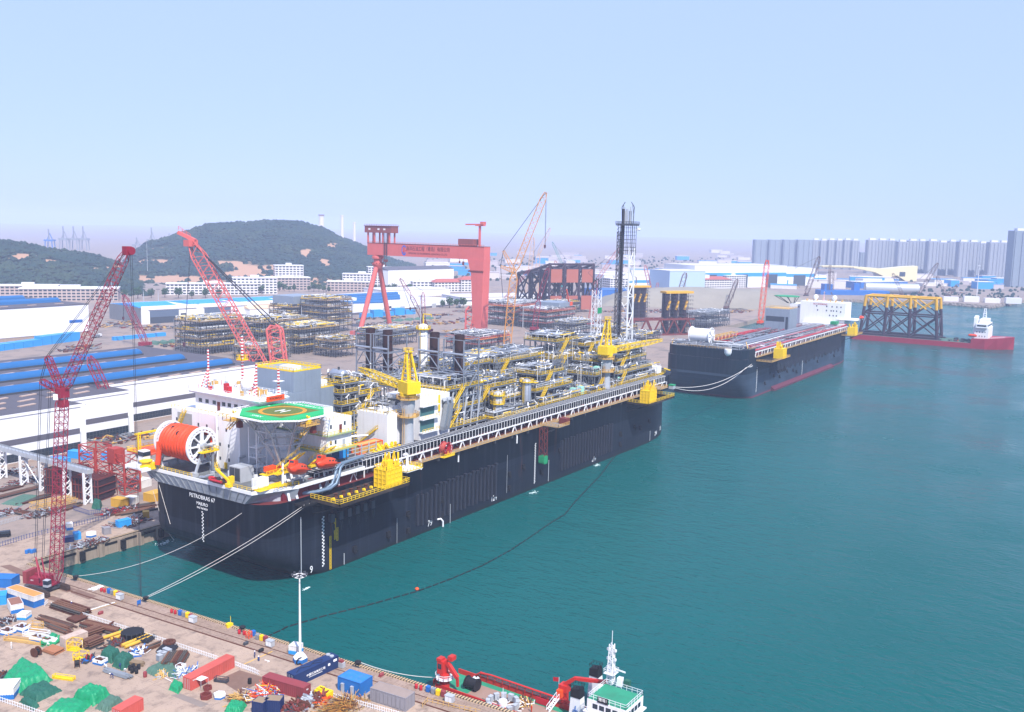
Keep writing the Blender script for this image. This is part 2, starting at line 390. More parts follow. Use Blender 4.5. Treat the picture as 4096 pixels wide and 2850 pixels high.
def hill(name,crest,r0,rc,r1,patches,nu,nv,seed):
    # crest: (photo x, photo y) of the skyline; r0..r1 front foot to back foot
    px0,px1=crest[0][0],crest[-1][0];V=[];bare=[];zs={}
    for i in range(nu+1):
        px=px0+(px1-px0)*i/nu;py=prof(crest,px);d=ray(px,py);dh=math.hypot(d.x,d.y)
        hc=CAMH + d.z/dh*rc
        for j in range(nv+1):
            v=j/nv;r=r0+(r1-r0)*v;vc=(rc-r0)/(r1-r0)
            k=smooth(v/vc)**.85 if v < vc else smooth((1-v)/(1-vc))
            x=CAMP.x+d.x/dh*r;y=CAMP.y+d.y/dh*r
            nz=mnoise.fractal(Vector((x*.006+seed,y*.006,0)),1,2,5)
            z=YZ-3+(hc+3-YZ)*k + nz*9*k*(1-abs(v-vc))*(0 if abs(v-vc) < .02 else 1)
            P_=pix((x,y,z));bz=0
            for (ex,ey,rx,ry) in patches:
                q=((P_[0]-ex)/rx)**2+((P_[1]-ey)/ry)**2
                bz=max(bz,1.0*math.exp(-q*1.1))
            if v < .1: bz=max(bz,.5)
            if v > vc+.05: bz=0
            V.append((x,y,z));bare.append(bz)
    W=nv+1
    F=[(i*W+j,i*W+j+1,(i+1)*W+j+1,(i+1)*W+j) for i in range(nu) for j in range(nv)]
    mb=M();mb.add(V,F);o=mb.build(name,EARTH,smooth=True)
    a=o.data.attributes.new('bare','FLOAT','POINT');a.data.foreach_set('value',bare)
    tag(o,kind='structure')
    # wood: low tufts of crown spread over the ground where it is not bare
    mb=M();rr=random.Random(seed)
    for _ in range(int(nu*nv*2.2)):
        i=rr.randrange(nu);j=min(nv-1,int(rr.random()*nv*.72));k=i*W+j
        a_,b_,c_=V[k],V[k+W],V[k+1];s_,t_=rr.random(),rr.random()
        if bare[k]+rr.uniform(-.28,.28)+mnoise.noise(Vector((a_[0]*.03,a_[1]*.03,3)))*.4 > .45: continue
        if j < nv*.06 and rr.random() < .8: continue
        x=a_[0]+(b_[0]-a_[0])*s_+(c_[0]-a_[0])*t_;y=a_[1]+(b_[1]-a_[1])*s_+(c_[1]-a_[1])*t_;z=a_[2]+(b_[2]-a_[2])*s_+(c_[2]-a_[2])*t_
        R_=rr.uniform(3,6.5);h=R_*rr.uniform(.8,1.4);n_=5;t0=rr.random()*6
        vs=[]
        for q,(f,hh) in enumerate(((1,-.1),(.85,.55))):
            for u in range(n_):
                th=t0+2*math.pi*(u+.5*q)/n_;f2=f*rr.uniform(.75,1.2);vs.append((x+R_*f2*math.cos(th),y+R_*f2*math.sin(th),z+h*hh))
        vs.append((x,y,z+h))
        mb.add(vs,[(u,(u+1) % n_,n_+(u+1) % n_,n_+u) for u in range(n_)]+[(n_+u,n_+(u+1) % n_,2*n_) for u in range(n_)])
    w_=mb.build('hill_woodland',FOREST);tag(w_,'dark green wood covering the hill behind the yard','woodland',kind='stuff')
S=1.784
hill('hill',[(x*S,y*S) for x,y in [(-320,600),(-200,552),(-60,545),(0,547),(60,553),(130,565),(200,573),(262,592),(310,625),(345,660)]],1330,1720,2150,
     [(95,1030,70,18),(200,1052,50,14),(400,1080,90,9),(250,1090,40,7),(270,1180,150,40),(40,1165,60,16),(480,1072,80,10)],90,44,3)
hill('hill',[(x*S,y*S) for x,y in [(250,640),(300,570),(335,552),(420,527),(470,507),(540,503),(600,499),(660,503),(720,515),(770,540),(800,552),(860,580),(915,600),(960,625),(1010,660)]],1560,2250,2900,
     [(640,1000,80,8),(620,1050,150,12),(900,1060,120,16),(960,1105,150,16),(1220,1012,34,16),(1330,985,40,14),(1225,1018,30,22),(1290,1055,40,20),(700,1120,180,20),(1100,1110,100,10),(560,1120,70,18),(1010,1080,120,24)],150,60,11)
# ================================================================ near ship
def hull_mat(name,up,lo,zsplit,red=None,seed=0):
    m=bpy.data.materials.new(name);m.use_nodes=True;t=m.node_tree;N=t.nodes;L=t.links;b=N['Principled BSDF']
    b.inputs['Roughness'].default_value=.5;b.inputs['Specular IOR Level'].default_value=.16
    tc=N.new('ShaderNodeTexCoord');sp=N.new('ShaderNodeSeparateXYZ');L.new(tc.outputs['Object'],sp.inputs[0])
    def nz(scale,vec,d=5):
        mp=N.new('ShaderNodeMapping');mp.inputs['Scale'].default_value=vec;mp.inputs['Location'].default_value=(seed,0,0);L.new(tc.outputs['Object'],mp.inputs['Vector'])
        n=N.new('ShaderNodeTexNoise');n.inputs['Scale'].default_value=scale;n.inputs['Detail'].default_value=d;n.inputs['Roughness'].default_value=.65
        L.new(mp.outputs[0],n.inputs['Vector']);return n.outputs['Fac']
    def rng(x,a,c,lo_=0,hi_=1):
        r=N.new('ShaderNodeMapRange');r.inputs[1].default_value=a;r.inputs[2].default_value=c;r.inputs[3].default_value=lo_;r.inputs[4].default_value=hi_;L.new(x,r.inputs[0]);return r.outputs[0]
    def mix(f,a,c):
        x=N.new('ShaderNodeMix');x.data_type='RGBA';L.new(f,x.inputs[0])
        for k,v in ((6,a),(7,c)):
            if isinstance(v,str): x.inputs[k].default_value=lin(v)
            else: L.new(v,x.inputs[k])
        return x.outputs[2]
    # paint panels: upper coat darker, lower coat weathered grey, with squared-off repaint patches
    br=N.new('ShaderNodeTexBrick');br.offset=.4;br.inputs['Scale'].default_value=1;br.inputs['Brick Width'].default_value=13;br.inputs['Row Height'].default_value=6.5
    br.inputs['Mortar Size'].default_value=.0;br.inputs['Color1'].default_value=(0,0,0,1);br.inputs['Color2'].default_value=(1,1,1,1)
    cm=N.new('ShaderNodeCombineXYZ');L.new(sp.outputs['X'],cm.inputs[0]);L.new(sp.outputs['Z'],cm.inputs[1]);L.new(cm.outputs[0],br.inputs['Vector'])
    zf=rng(sp.outputs['Z'],zsplit-.15,zsplit+.15)
    low=mix(rng(br.outputs['Color'],0,1,0,.5),lo,up)
    o=mix(zf,low,up)
    o=mix(rng(nz(.5,(1,1,.05)),.5,.75,0,.3),o,'454a58')
    o=mix(rng(nz(.16,(1,1,.12)),.63,.75,0,.55),o,'6b3d28')
    o=mix(rng(nz(1.4,(1,1,.03)),.6,.8,0,.3),o,'0a0f18')
    b2=N.new('ShaderNodeTexBrick');b2.inputs['Scale'].default_value=1;b2.inputs['Brick Width'].default_value=11;b2.inputs['Row Height'].default_value=2.9;b2.inputs['Mortar Size'].default_value=.05;b2.inputs['Color1'].default_value=(0,0,0,1);b2.inputs['Color2'].default_value=(.12,.12,.12,1);b2.inputs['Mortar'].default_value=(.5,.5,.5,1);L.new(cm.outputs[0],b2.inputs['Vector']);o=mix(b2.outputs['Color'],o,'05070b')
    wl=rng(sp.outputs['Z'],.2,1.6,.75,0);o=mix(wl,o,red or '1c2420')
    L.new(o,b.inputs['Base Color'])
    w=N.new('ShaderNodeTexWave');w.inputs['Scale'].default_value=.35;w.bands_direction='X';L.new(tc.outputs['Object'],w.inputs['Vector'])
    ad=nz(.35,(1,1,.6),2)
    bp=N.new('ShaderNodeBump');bp.inputs['Strength'].default_value=.12;bp.inputs['Distance'].default_value=.25;L.new(ad,bp.inputs['Height']);L.new(bp.outputs[0],b.inputs['Normal'])
    return m
HULL=hull_mat('near_hull_paint','05101b','1f2632',15.5)
DECKM=mat('ship_deck_paint','6b2a2a',.8,var=.3,sc=.3,dirt=.4)
def hull(B,zd,xs0,xk,xb0,xb1,zk,rc,m,name,parent,zt=None,xe=None):
    zl=[-2.5,0,.4,1.2,2.5,4,6,8,10,12,15,18,22,zd]
    us=[0,.002,.006,.012,.02,.03,.045,.06,.09,.15,.3,.5,.65,.72,.76,.8,.84,.87,.9,.925,.95,.97,.985,1]
    ver=[]
    for z in zl:
        t=max(0,1-z/zk);xs=xs0+(xk-xs0)*t**1.35
        row=[]
        for u in us:
            x=xs+u*(xb1-xs)
            dx=xs+rc-x
            hb=B/2-rc+math.sqrt(max(0,rc*rc-dx*dx)) if dx > 0 else B/2
            if x > xb0: hb *= max(.02,1-((x-xb0)/(xb1-xb0))**2.5)
            row.append((x,hb))
        ver.append(row)
    mb=M();nu=len(us);nz_=len(zl)
    for sgn in (-1,1):
        vs=[(x,B/2+sgn*hb,zl[i]) for i,row in enumerate(ver) for x,hb in row]
        fs=[]
        for i in range(nz_-1):
            for j in range(nu-1):
                f=(i*nu+j,i*nu+j+1,(i+1)*nu+j+1,(i+1)*nu+j);fs.append(f if sgn < 0 else f[::-1])
        mb.add(vs,fs)
    for i in range(nz_-1):
        (x0,h0),(x1,h1)=ver[i][0],ver[i+1][0]
        mb.quad((x0,B/2+h0,zl[i]),(x0,B/2-h0,zl[i]),(x1,B/2-h1,zl[i+1]),(x1,B/2+h1,zl[i+1]))
        (x0,h0),(x1,h1)=ver[i][-1],ver[i+1][-1]
        mb.quad((x0,B/2-h0,zl[i]),(x0,B/2+h0,zl[i]),(x1,B/2+h1,zl[i+1]),(x1,B/2-h1,zl[i+1]))
    mb.m(1);top=ver[-1]
    for j in range(nu-1):
        (x0,h0),(x1,h1)=top[j],top[j+1]
        mb.quad((x0,B/2-h0,zd),(x1,B/2-h1,zd),(x1,B/2+h1,zd),(x0,B/2+h0,zd))
    return mb.build(name,[m,DECKM],parent,smooth=True)
ZD=25.5
ship=thing('production_ship','black-hulled oil production ship nearest the camera, with green helideck and crowded topsides','ship',(0,0,0))
hl=hull(54,ZD,-16,0,225,290,11,9,HULL,'hull',ship)
ship2=thing('production_ship','farther black-hulled ship with red waterline and white reel, moored beyond the first','ship',(385.4,3.8,0))
HULL2=hull_mat('far_hull_paint','0a1f2c','3a4a5c',16.5,'8a3040',40)
hl2=hull(54,26,-12,0,212,282,15,10,HULL2,'hull',ship2);hl2.data.materials[1]=mat('second_deck_grey','6c6264',.8,var=.25,sc=.3,dirt=.4)
GRAT=mat('deck_grating','42454c',.8,.2,var=.25,sc=1.)
PLATE=mat('deck_plate','8a8078',.8,var=.25,sc=.4,dirt=.4)
STEELS=[SILVER,LGREY,WHITE,YEL,RED,DGREY,GREY,mat('filler_dark_grey','2e3138',.7,var=.25)]
# ---- hull fittings
mk=part('frame_numbers',ship)
PW=mat('marking_white','f2f2f2',.6,var=.05)
for s_,x,w_ in (('9',1.5,1),('79',58,1),('124',97,1),('214',176,1)):
    text(s_,3.1,PW,mk,(x,-.06,2.6),FACE_SEA,sx=.85)
text('294',3.0,PW,mk,(243,1.0,2.8),(R(90),0,R(9)),sx=.85);text('313',3.0,PW,mk,(253,3.2,3.4),(R(90),0,R(16)),sx=.85)
def draft_marks(x,y,z0,z1,rot,parent,m=PW,sz=.42,st=.95,d=(.5,0)):
    mb=M();z=z0;k=0
    while z < z1:
        if rot == 'sea': mb.box(x+(.45 if k % 2 else 0),x+(.45 if k % 2 else 0)+sz*1.2,y-.05,y+.02,z,z+sz)
        else: mb.box(x-.05,x+.02,y+(.4 if k % 2 else 0),y+(.4 if k % 2 else 0)+sz*1.2,z,z+sz)
        z += st*.55;k += 1
    return mb.build('draft_marks',m,parent,kind='stuff')
draft_marks(6,-.03,2.2,17.5,'sea',hl);draft_marks(125.5,-.03,2.2,18.5,'sea',hl)
draft_marks(-16.03,26.5,10.5,19.5,'aft',hl,sz=.35)
text('PETROBRAS 67',1.75,PW,hl,(-16.05,27,23.9),FACE_AFT);text('MAJURO',1.35,PW,hl,(-16.05,27,21.9),FACE_AFT);text('IMO 9654024',.85,PW,hl,(-16.05,27,20.6),FACE_AFT)
# vertical riser tubes down the side in two banks
RIB=mat('riser_tube_paint','20242e',.5,var=.3,streak=.5,scol='5a5560')
rm=M().tube((0,0,0),(0,0,1),.62,8).m(0).mesh('riser_tube',RIB,True)
for i in range(20):
    x=51+i*2.45;zt=15.2+(.4 if i % 2 else 0) if i > 3 else 14
    inst(rm,'riser_tube',hl,(x,-.15,3.2+.5*(i % 3 == 0)),sc=(1,1,zt-3.2))
for i in range(19): inst(rm,'riser_tube',hl,(147+i*2.5,-.15,3.2),sc=(1,1,13.2+.3*(i % 2)))
cm_=M().box(-.7,.7,-.9,.3,0,.8).mesh('riser_cap',RIB)
for i in range(4,20): inst(cm_,'riser_cap',hl,(51+i*2.45,-.1,15.1+(.4 if i % 2 else 0)))
# fender pads and chain pads
pd=M().box(-.75,.75,-.7,0,0,1.9).box(-.5,.5,-1.1,-.6,-.4,.5).mesh('chain_stopper',BLACK)
for x,z in ((46,8),(46,2.2),(107,9),(107,3.6),(117,10),(131,11),(131,5),(145,11.5),(201,9),(201,4),(216,10),(222,8.5),(232,10.5),(20,3),(36,3.5),(64,9),(64,3.4)):
    inst(pd,'chain_stopper',hl,(x,-.02,z))
fl=M().box(-.8,.8,-1.3,-.05,0,2.6).tube((-.4,-1.2,-.5),(.2,-1.2,-3.4),.16,6).tube((.4,-1.2,-.5),(.6,-1.2,-2.6),.16,6).mesh('fairlead',[DGREY])
for i in range(6): inst(fl,'fairlead',hl,(9.5+i*3.6,0,15.4))
# yellow ladders down the side at the stern
mb=M()
for x,z0,z1 in ((9.2,.6,11),(11.2,9.5,16),(12.2,8.8,13)):
    mb.bar((x-.3,-.35,z0),(x-.3,-.35,z1),.12);mb.bar((x+.3,-.35,z0),(x+.3,-.35,z1),.12)
    z=z0
    while z < z1: mb.bar((x-.3,-.35,z),(x+.3,-.35,z),.1);z += .45
mb.build('side_ladder',YEL,hl,kind='stuff')
mb=M()
for x,z0,z1,q in ((15,.4,4,.16),(40,.5,9,.07),(69,0,7,.12),(105,3,18,.07),(136,1,10,.14),(233,1,6,.14),(-3,3,20,.14)): mb.tube((x,-.5,z0),(x,-.5,z1),q,6)
mb.build('overboard_pipe',LGREY,hl,kind='stuff')
M().path([(62,-.2,3),(62.9,-1,3.2),(63.6,-1.4,2.2),(63.7,-1.4,.2)],.32,8).build('discharge_pipe',WHITE,hl,True)
for x,z in ((73,ZD-.5),(111,ZD-.5),(52,ZD+1.)):
    M().path([(x,.2,z),(x,-.6,z),(x,-.8,z-.6),(x,-.8,z-3.4)],.28,8).build('overflow_pipe',WHITE,hl,True)
# ---- walkway along the deck edge
wk=part('side_walkway',ship)
M().box(34,226,-1.3,1.2,ZD,ZD+.12).build('plate',PLATE,wk)
M().rail([(34,-1.25,ZD+.1),(226,-1.25,ZD+.1)],1.15,2,.11,toe=.25).build('railing',GOLD,wk,kind='stuff')
mb=M()
for i in range(17): mb.box(38+i*11.5,38.5+i*11.5,-1.28,0,ZD-1.2,ZD-.02)
mb.build('bracket',DGREY,wk,kind='stuff')
# ---- long cable and pipe rack above the walkway
rk=part('pipe_rack',ship)
mb=M();x=8
while x < 250:
    for y in (1.2,4.6):
        mb.bar((x,y,ZD),(x+1.5,y,28.2),.34);mb.bar((x+3,y,ZD),(x+1.5,y,28.2),.34);mb.bar((x+6.5,y,ZD),(x+6.5,y,28.2),.32)
    x += 11.4
for y in (1.1,4.7): mb.bar((4,y,28.25),(252,y,28.25),.4)
mb.build('leg_truss',WHITE,rk,kind='stuff')
mb=M();x=4.
while x < 252:
    mb.box(x,x+.16,1.0,1.14,28.3,31.0);mb.box(x,x+.16,4.66,4.8,28.3,31.0);mb.box(x,x+.12,1.0,4.8,31.5,31.62);x += 1.9
for z in (28.45,31.2): mb.bar((4,1.05,z),(252,1.05,z),.16)
mb.build('rack_rung',WHITE,rk,kind='stuff')
mb=M()
for z in (28.7,29.5,30.3):
    for y in (1.5,2.3,3.1,3.9): mb.box(4.5,251.5,y,y+.55,z,z+.28)
mb.build('cable_tray',mat('cable_black','22242b',.6,var=.3,sc=.3),rk)
mb=M()
for i,y in enumerate((1.6,2.4,3.4,4.2)): mb.tube((4,y,31.35),(252,y,31.35),.17+.05*(i % 2),8)
mb.build('rack_pipe',DGREY,rk,kind='stuff')
# ---- main deck clutter seen between the modules
mb=M();rr=random.Random(5)
for i in range(420):
    x,y=rr.uniform(14,245),rr.uniform(5,49);l=rr.uniform(2,14);h=rr.uniform(.4,4);mb.k=rr.choice((0,0,1,2,3))
    if rr.random() < .55: mb.tube((x,y,ZD+h),(x+l,y,ZD+h),rr.uniform(.12,.4),6)
    elif rr.random() < .6: mb.tube((x,y,ZD+h),(x,min(50,y+l),ZD+h),rr.uniform(.12,.4),6)
    else: mb.box(x,x+rr.uniform(.8,3),y,y+rr.uniform(.8,3),ZD,ZD+h)
mb.build('deck_piping',[DGREY,GREY,DECKM,RED],ship,kind='stuff')
# ---- topside process modules
def pipework(mb,rr,x0,x1,y0,y1,z0,z1,n,rmin=.07,rmax=.25,cols=None):
    for _ in range(n):
        mb.k=rr.choice(cols or (0,0,0,1,1,6,6,6,5,5,5,2,3))
        p=[rr.uniform(x0,x1),rr.uniform(y0,y1),rr.uniform(z0,z1)];pts=[tuple(p)];ax=rr.randrange(3);r=rr.uniform(rmin,rmax)*(1 if rr.random() < .85 else 1.6)
        for _k in range(rr.randrange(2,6)):
            ax=rr.choice([a for a in (0,1,2) if a != ax]);lo,hi=((x0,x1),(y0,y1),(z0,z1))[ax]
            t=p[ax]+rr.choice((-1,1))*rr.uniform(1.2,(hi-lo)*.6+1.2);t=max(lo,min(hi,t))
            if abs(t-p[ax]) < .8: continue
            p[ax]=t;pts.append(tuple(p))
        if len(pts) > 1:
            for a,b in zip(pts[:-1],pts[1:]): mb.tube(a,b,r,6)
            for q in pts[1:-1]: mb.ball(q,r*1.12,6,4)
def lamp_posts(mb,rr,x0,x1,y0,y1,z,n,hgt_=2.6):
    for _ in range(n):
        if rr.random() < .6: x,y=rr.uniform(x0,x1),rr.choice((y0,y1))
        else: x,y=rr.choice((x0,x1)),rr.uniform(y0,y1)
        mb.bar((x,y,z),(x,y,z+hgt_),.14);a=rr.choice((-1,1))*.5;b=rr.choice((-1,1))*.35
        mb.bar((x-a,y-b,z+hgt_+.7),(x+a,y+b,z+hgt_-.5),.42,.3)
def vessel_h(x,y,z,l,r,m,parent,ax='x',name='pressure_vessel'):
    pr_=[(r*.05,-l/2-r*.5),(r*.55,-l/2-r*.4),(r*.9,-l/2-r*.15),(r,-l/2),(r,l/2),(r*.9,l/2+r*.15),(r*.55,l/2+r*.4),(r*.05,l/2+r*.5)]
    mb=M().lathe(pr_,14,(x,y,z),ax);mb.k=1
    for t in (-.3,.3):
        if ax == 'x': mb.box(x+l*t-.25,x+l*t+.25,y-r*.8,y+r*.8,z-r*1.5,z-r*.4);mb.lathe([(r*1.02,x+l*t-.06),(r*1.02,x+l*t+.06)],14,(0,y,z),'x')
        else: mb.box(x-r*.8,x+r*.8,y+l*t-.25,y+l*t+.25,z-r*1.5,z-r*.4)
    mb.tube((x,y,z+r*.9),(x,y,z+r*1.5),r*.22,8)
    return mb.build(name,[m,DGREY],parent,True)
def vessel_v(x,y,z0,z1,r,m,parent,plats=(),name='column_vessel'):
    v=M().lathe([(r*.8,z0),(r*.8,z0+1),(r,z0+1.2),(r,z1-r*.5),(r*.8,z1-r*.2),(r*.3,z1),(.05,z1)],16,(x,y,0))
    v.k=1
    for i in range(8):
        a=i*math.pi/4+.2;v.tube((x+r*1.04*math.cos(a),y+r*1.04*math.sin(a),z0+1),(x+r*1.04*math.cos(a),y+r*1.04*math.sin(a),z1-r*.4),.07,4)
    o=v.build(name,[m,GREY],parent,True)
    mb=M()
    for zp in plats:
        ring=[(x+(r+1.1)*math.cos(k*math.pi/4),y+(r+1.1)*math.sin(k*math.pi/4),zp) for k in range(8)]
        mb.prism([(p[0],p[1]) for p in ring],zp-.18,zp);mb.rail(ring,1.15,1.4,.12,close=True,toe=.3)
    if plats: mb.bar((x-r-.3,y-.3,z0),(x-r-.3,y-.3,max(plats)),.12);mb.bar((x-r-.3,y+.3,z0),(x-r-.3,y+.3,max(plats)),.12);mb.build('access_platform',YEL,parent,kind='stuff')
    return o
def module(x0,x1,y0,y1,levels,seed,pipes=40,zc=None,vess=2,boxes=2,name='process_module',leg0=None,lamps=6,stairs=True,top=3.5,parent=None,railm=YEL,cols=None,fm=None):
    # levels: list of (z, x0, x1, y0, y1) or z
    rr=random.Random(seed);md=part(name,parent or ship);L_=[(l if isinstance(l,tuple) else (l,x0,x1,y0,y1)) for l in levels]
    zmin=leg0 if leg0 is not None else ZD;ztop=max(l[0] for l in L_)
    dk,fr_,rl,pi,lp=M(),M(),M(),M(),M()
    for i,(z,a,b,c,d) in enumerate(L_):
        dk.box(a,b,c,d,z-.3,z)
        for (p,q) in (((a,c),(b,c)),((b,c),(b,d)),((b,d),(a,d)),((a,d),(a,c))):
            fr_.bar((p[0],p[1],z-.5),(q[0],q[1],z-.5),.3,.55)
        nx=max(2,round((b-a)/5.5));ny=max(2,round((d-c)/6))
        low=max([l[0] for l in L_ if l[0] < z-1 and l[1] <= a+1 and l[2] >= b-1] + [zmin])
        for ix in range(nx+1):
            for iy in range(ny+1):
                X,Y=a+.25+(b-a-.5)*ix/nx,c+.25+(d-c-.5)*iy/ny
                if ix in (0,nx) or iy in (0,ny): fr_.bar((X,Y,low),(X,Y,z-.4),.38)
        for ix in range(nx):
            X,X2=a+.25+(b-a-.5)*ix/nx,a+.25+(b-a-.5)*(ix+1)/nx
            if rr.random() < .55: fr_.bar((X,c+.25,low),(X2,c+.25,z-.4),.26) if rr.random() < .5 else fr_.bar((X2,c+.25,low),(X,c+.25,z-.4),.26)
        for iy in range(ny):
            Y,Y2=c+.25+(d-c-.5)*iy/ny,c+.25+(d-c-.5)*(iy+1)/ny
            if rr.random() < .55: fr_.bar((a+.25,Y,low),(a+.25,Y2,z-.4),.26)
        rl.rail([(a,c,z),(b,c,z),(b,d,z),(a,d,z)],1.15,1.9,.1,close=True,toe=.16)
        nxt=min([l[0] for l in L_ if l[0] > z+1] + [z+top])
        pipework(pi,rr,a+.6,b-.6,c+.6,d-.6,z+.3,min(nxt-.6,z+top+1),int(pipes*(b-a)*(d-c)/120),cols=cols)
        for _ in range(int((b-a)*(d-c)/16)):
            bx,by=rr.uniform(a+1,b-2.4),rr.uniform(c+1,d-2.4);pi.k=rr.choice((5,5,6,1,2));pi.box(bx,bx+rr.uniform(.6,2),by,by+rr.uniform(.6,2),z,z+rr.uniform(.6,2.2))
        lamp_posts(lp,rr,a,b,c,d,z,lamps)
        for _ in range(int((b-a)*(d-c)/55)):
            bx,by=rr.uniform(a+1,b-6),rr.uniform(c+1.5,d-4.5);pi.k=rr.choice((5,5,7,6));pi.box(bx,bx+rr.uniform(2.5,5),by,by+rr.uniform(1.8,3.4),z,z+min(nxt-z,5)*rr.uniform(.45,.8))  # dark filler boxes, put in so the gaps between decks read dense and dark
        for _ in range(int((b-a)*(d-c)/34)):
            x_,y_,h_=rr.uniform(a+1,b-3),rr.uniform(c+1,d-2),rr.uniform(2.2,4.4);pi.k=rr.choice((0,0,1,2,6));r_=rr.uniform(.16,.32);l_=rr.uniform(.8,2.4);t_=rr.random() < .5;q_=(l_,0) if t_ else (0,l_)
            pi.path([(x_,y_,z),(x_,y_,z+h_-.5),(x_+q_[0]*.2,y_+q_[1]*.2,z+h_-.1),(x_+q_[0]*.5,y_+q_[1]*.5,z+h_),(x_+q_[0]*.8,y_+q_[1]*.8,z+h_-.1),(x_+q_[0],y_+q_[1],z+h_-.5),(x_+q_[0],y_+q_[1],z+.2)],r_,6)
        if stairs and i:
            zz=L_[i-1][0]
            if z-zz > 2: rl.stair((a+1.5,c-.7,zz),(a+1.5+(z-zz)*1.05,c-.7,z),1.0,9)
        for _ in range(vess):
            r=rr.uniform(.8,1.5);l=rr.uniform(4,8)
            if b-a > l+3 and d-c > 2*r+2:
                vessel_h(rr.uniform(a+l/2+1.5,b-l/2-1.5),rr.uniform(c+r+1,d-r-1),z+r*1.5,l,r,rr.choice((SILVER,LGREY,WHITE)),md)
    dk.build('deck',[GRAT],md);fr_.build('steel_frame',fm or mat('module_frame_grey','767b83',.5,.3,var=.2),md,kind='stuff');rl.build('railing',railm,md,kind='stuff')
    pi.build('piping',STEELS,md,kind='stuff',smooth=False);lp.build('floodlight',WHITE,md,kind='stuff')
    return md
# starboard row
mB=module(105,137,6,24,[31,(36.5,112,137,12,24),(41.5,106,134,15,24)],21,60,vess=1)
vessel_v(111.5,9,31,41,1.9,LGREY,mB,(36.2,39.6));vessel_v(134,10,31,43.2,2.0,SILVER,mB,(42,));vessel_v(124,20,36,44,1.3,SILVER,mB,(41,))
mA=module(139,180,7,25,[31.2,(37,141,172,10,25),(43,148,168,12,26)],22,58,vess=1)
mC=module(182.5,209,7,27,[30.5,(38,191,211,9,27),(43,200,211,12,26)],23,60,vess=1)
mD=module(210,254,7,26,[31,(36.5,212,250,8,25),(42,214,247,10,25),(46.5,222,244,11,25)],24,60,vess=2)
vessel_v(206.5,16,38,50,1.8,SILVER,mC,(47.5,))
# mint green equipment houses
for x,y,z in ((171,9,31.2),(177,8.6,31.2),(196,11,38),(214,9.5,31)):
    M().cb((x,y,z+1.6),(2.6,2.4,3)).cb((x,y,z+3.3),(2.1,1.9,.5)).cb((x+1.9,y,z+2.6),(1.1,1,1)).m(1).tube((x+2.2,y,z),(x+2.2,y,z+4),.2,6).build('motor_house',[MINT,GREY],mA if x < 180 else (mC if x < 205 else mD))
# port row, behind
module(100,137,28,52,[33,41,(48.5,102,136,30,52)],31,52,vess=1,top=3)
module(140,184,29,52,[33,40.5,(47,142,182,31,52)],32,55,vess=2)
mP5=module(187,213,29,50,[36,44,(52,190,211,30,48)],33,55,vess=2)
module(215,250,28,48,[36,43,48],34,55,vess=2)
module(62,99,33,56,[33,(44.5,78,99,33,56)],35,40,vess=1)
mGen=module(79,104,9,31,[31.5,(38,79,103,10,31),(45.5,80,103,10,31)],36,34,vess=1,top=5)
# column of stacked decks with the silver vessel on top
mT=module(40,48.5,24.5,35,[31,35.5,40,44,48,51.3],37,40,vess=0,boxes=0,lamps=2,stairs=False,top=3)
vessel_h(44,29.5,53.6,5.2,1.7,SILVER,mT,'y')
module(50,62,26,40,[34,41,46],38,40,vess=1,lamps=3)
# central run of silver pipes
cr=part('central_pipe_run',ship);mb=M();rr=random.Random(9)
for i in range(26):
    y=24.5+rr.uniform(0,5);z=rr.choice((36,38,40))+rr.uniform(-.2,.2);a=rr.uniform(44,120);b=rr.uniform(140,246);mb.tube((a,y,z),(b,y,z),rr.uniform(.15,.42),8)
for i in range(40):
    x=rr.uniform(104,240);y=rr.uniform(12,26);z=rr.uniform(34,43);mb.path([(x,y,z-4),(x,y,z-.5),(x+.2,y+.3,z),(x+.8,y+.8,z+.1),(x+rr.uniform(2,7),y+.8,z+.1)],rr.uniform(.2,.42),7)
mb.build('pipe_bundle',SILVER,cr,True,kind='stuff')
mb=M()
for x in range(46,246,12):
    for y in (24.3,30): mb.bar((x,y,ZD),(x,y,41),.4)
    for z in (35.5,37.5,39.5): mb.bar((x,24.3,z),(x,30,z),.3)
mb.build('pipe_support',GREY,cr,kind='stuff')
# ---- generator exhaust frames with brown stacks
STK=mat('stack_brown','3a2626',.6,.1,var=.2,sc=.4,streak=.3,scol='1a1010')
FRM=mat('galvanised_frame','9096a2',.45,.35,var=.15)
def stack_frame(xa,xb,ya,yb,zb,zt,sx,sy,nm):
    f=part('exhaust_frame',ship);mb=M()
    for x in (xa,xb):
        for y in (ya,yb): mb.bar((x,y,zb),(x,y,zt),.42)
    for z in (zb+.2,zb+(zt-zb)*.33,zb+(zt-zb)*.62,zt-6.5,zt):
        w_=.28 if z < zt else .22
        mb.bar((xa,ya,z),(xb,ya,z),w_);mb.bar((xa,yb,z),(xb,yb,z),w_);mb.bar((xa,ya,z),(xa,yb,z),w_);mb.bar((xb,ya,z),(xb,yb,z),w_)
    lv=[zb+.2,zb+(zt-zb)*.33,zb+(zt-zb)*.62,zt-6.5]
    for a,b in zip(lv[:-1],lv[1:]):
        mb.bar((xa,ya,a),(xa,(ya+yb)/2,b),.3);mb.bar((xa,yb,a),(xa,(ya+yb)/2,b),.3);mb.bar((xa,ya,a),(xb,ya,b),.3);mb.bar((xb,ya,a),(xb,yb,b),.3)
    mb.build('steel_frame',FRM,f,kind='stuff')
    M().tube((xa-.3,ya,zt-5.3),(xa-.3,yb,zt-5.3),.45,10).build('header_pipe',SILVER,f,True)
    M().lathe([(1.9,zb+4),(1.9,zt+1.6),(1.6,zt+1.6),(1.6,zt-1)],20,(sx,sy,0),cap=False).build('exhaust_stack',STK,f,True)
    return f
for ya,yb in ((10,19.5),(22,31.5)): stack_frame(90,99.5,ya,yb,31.5 if ya < 20 else 45.5,62.8,93.6,(ya+yb)/2,'')
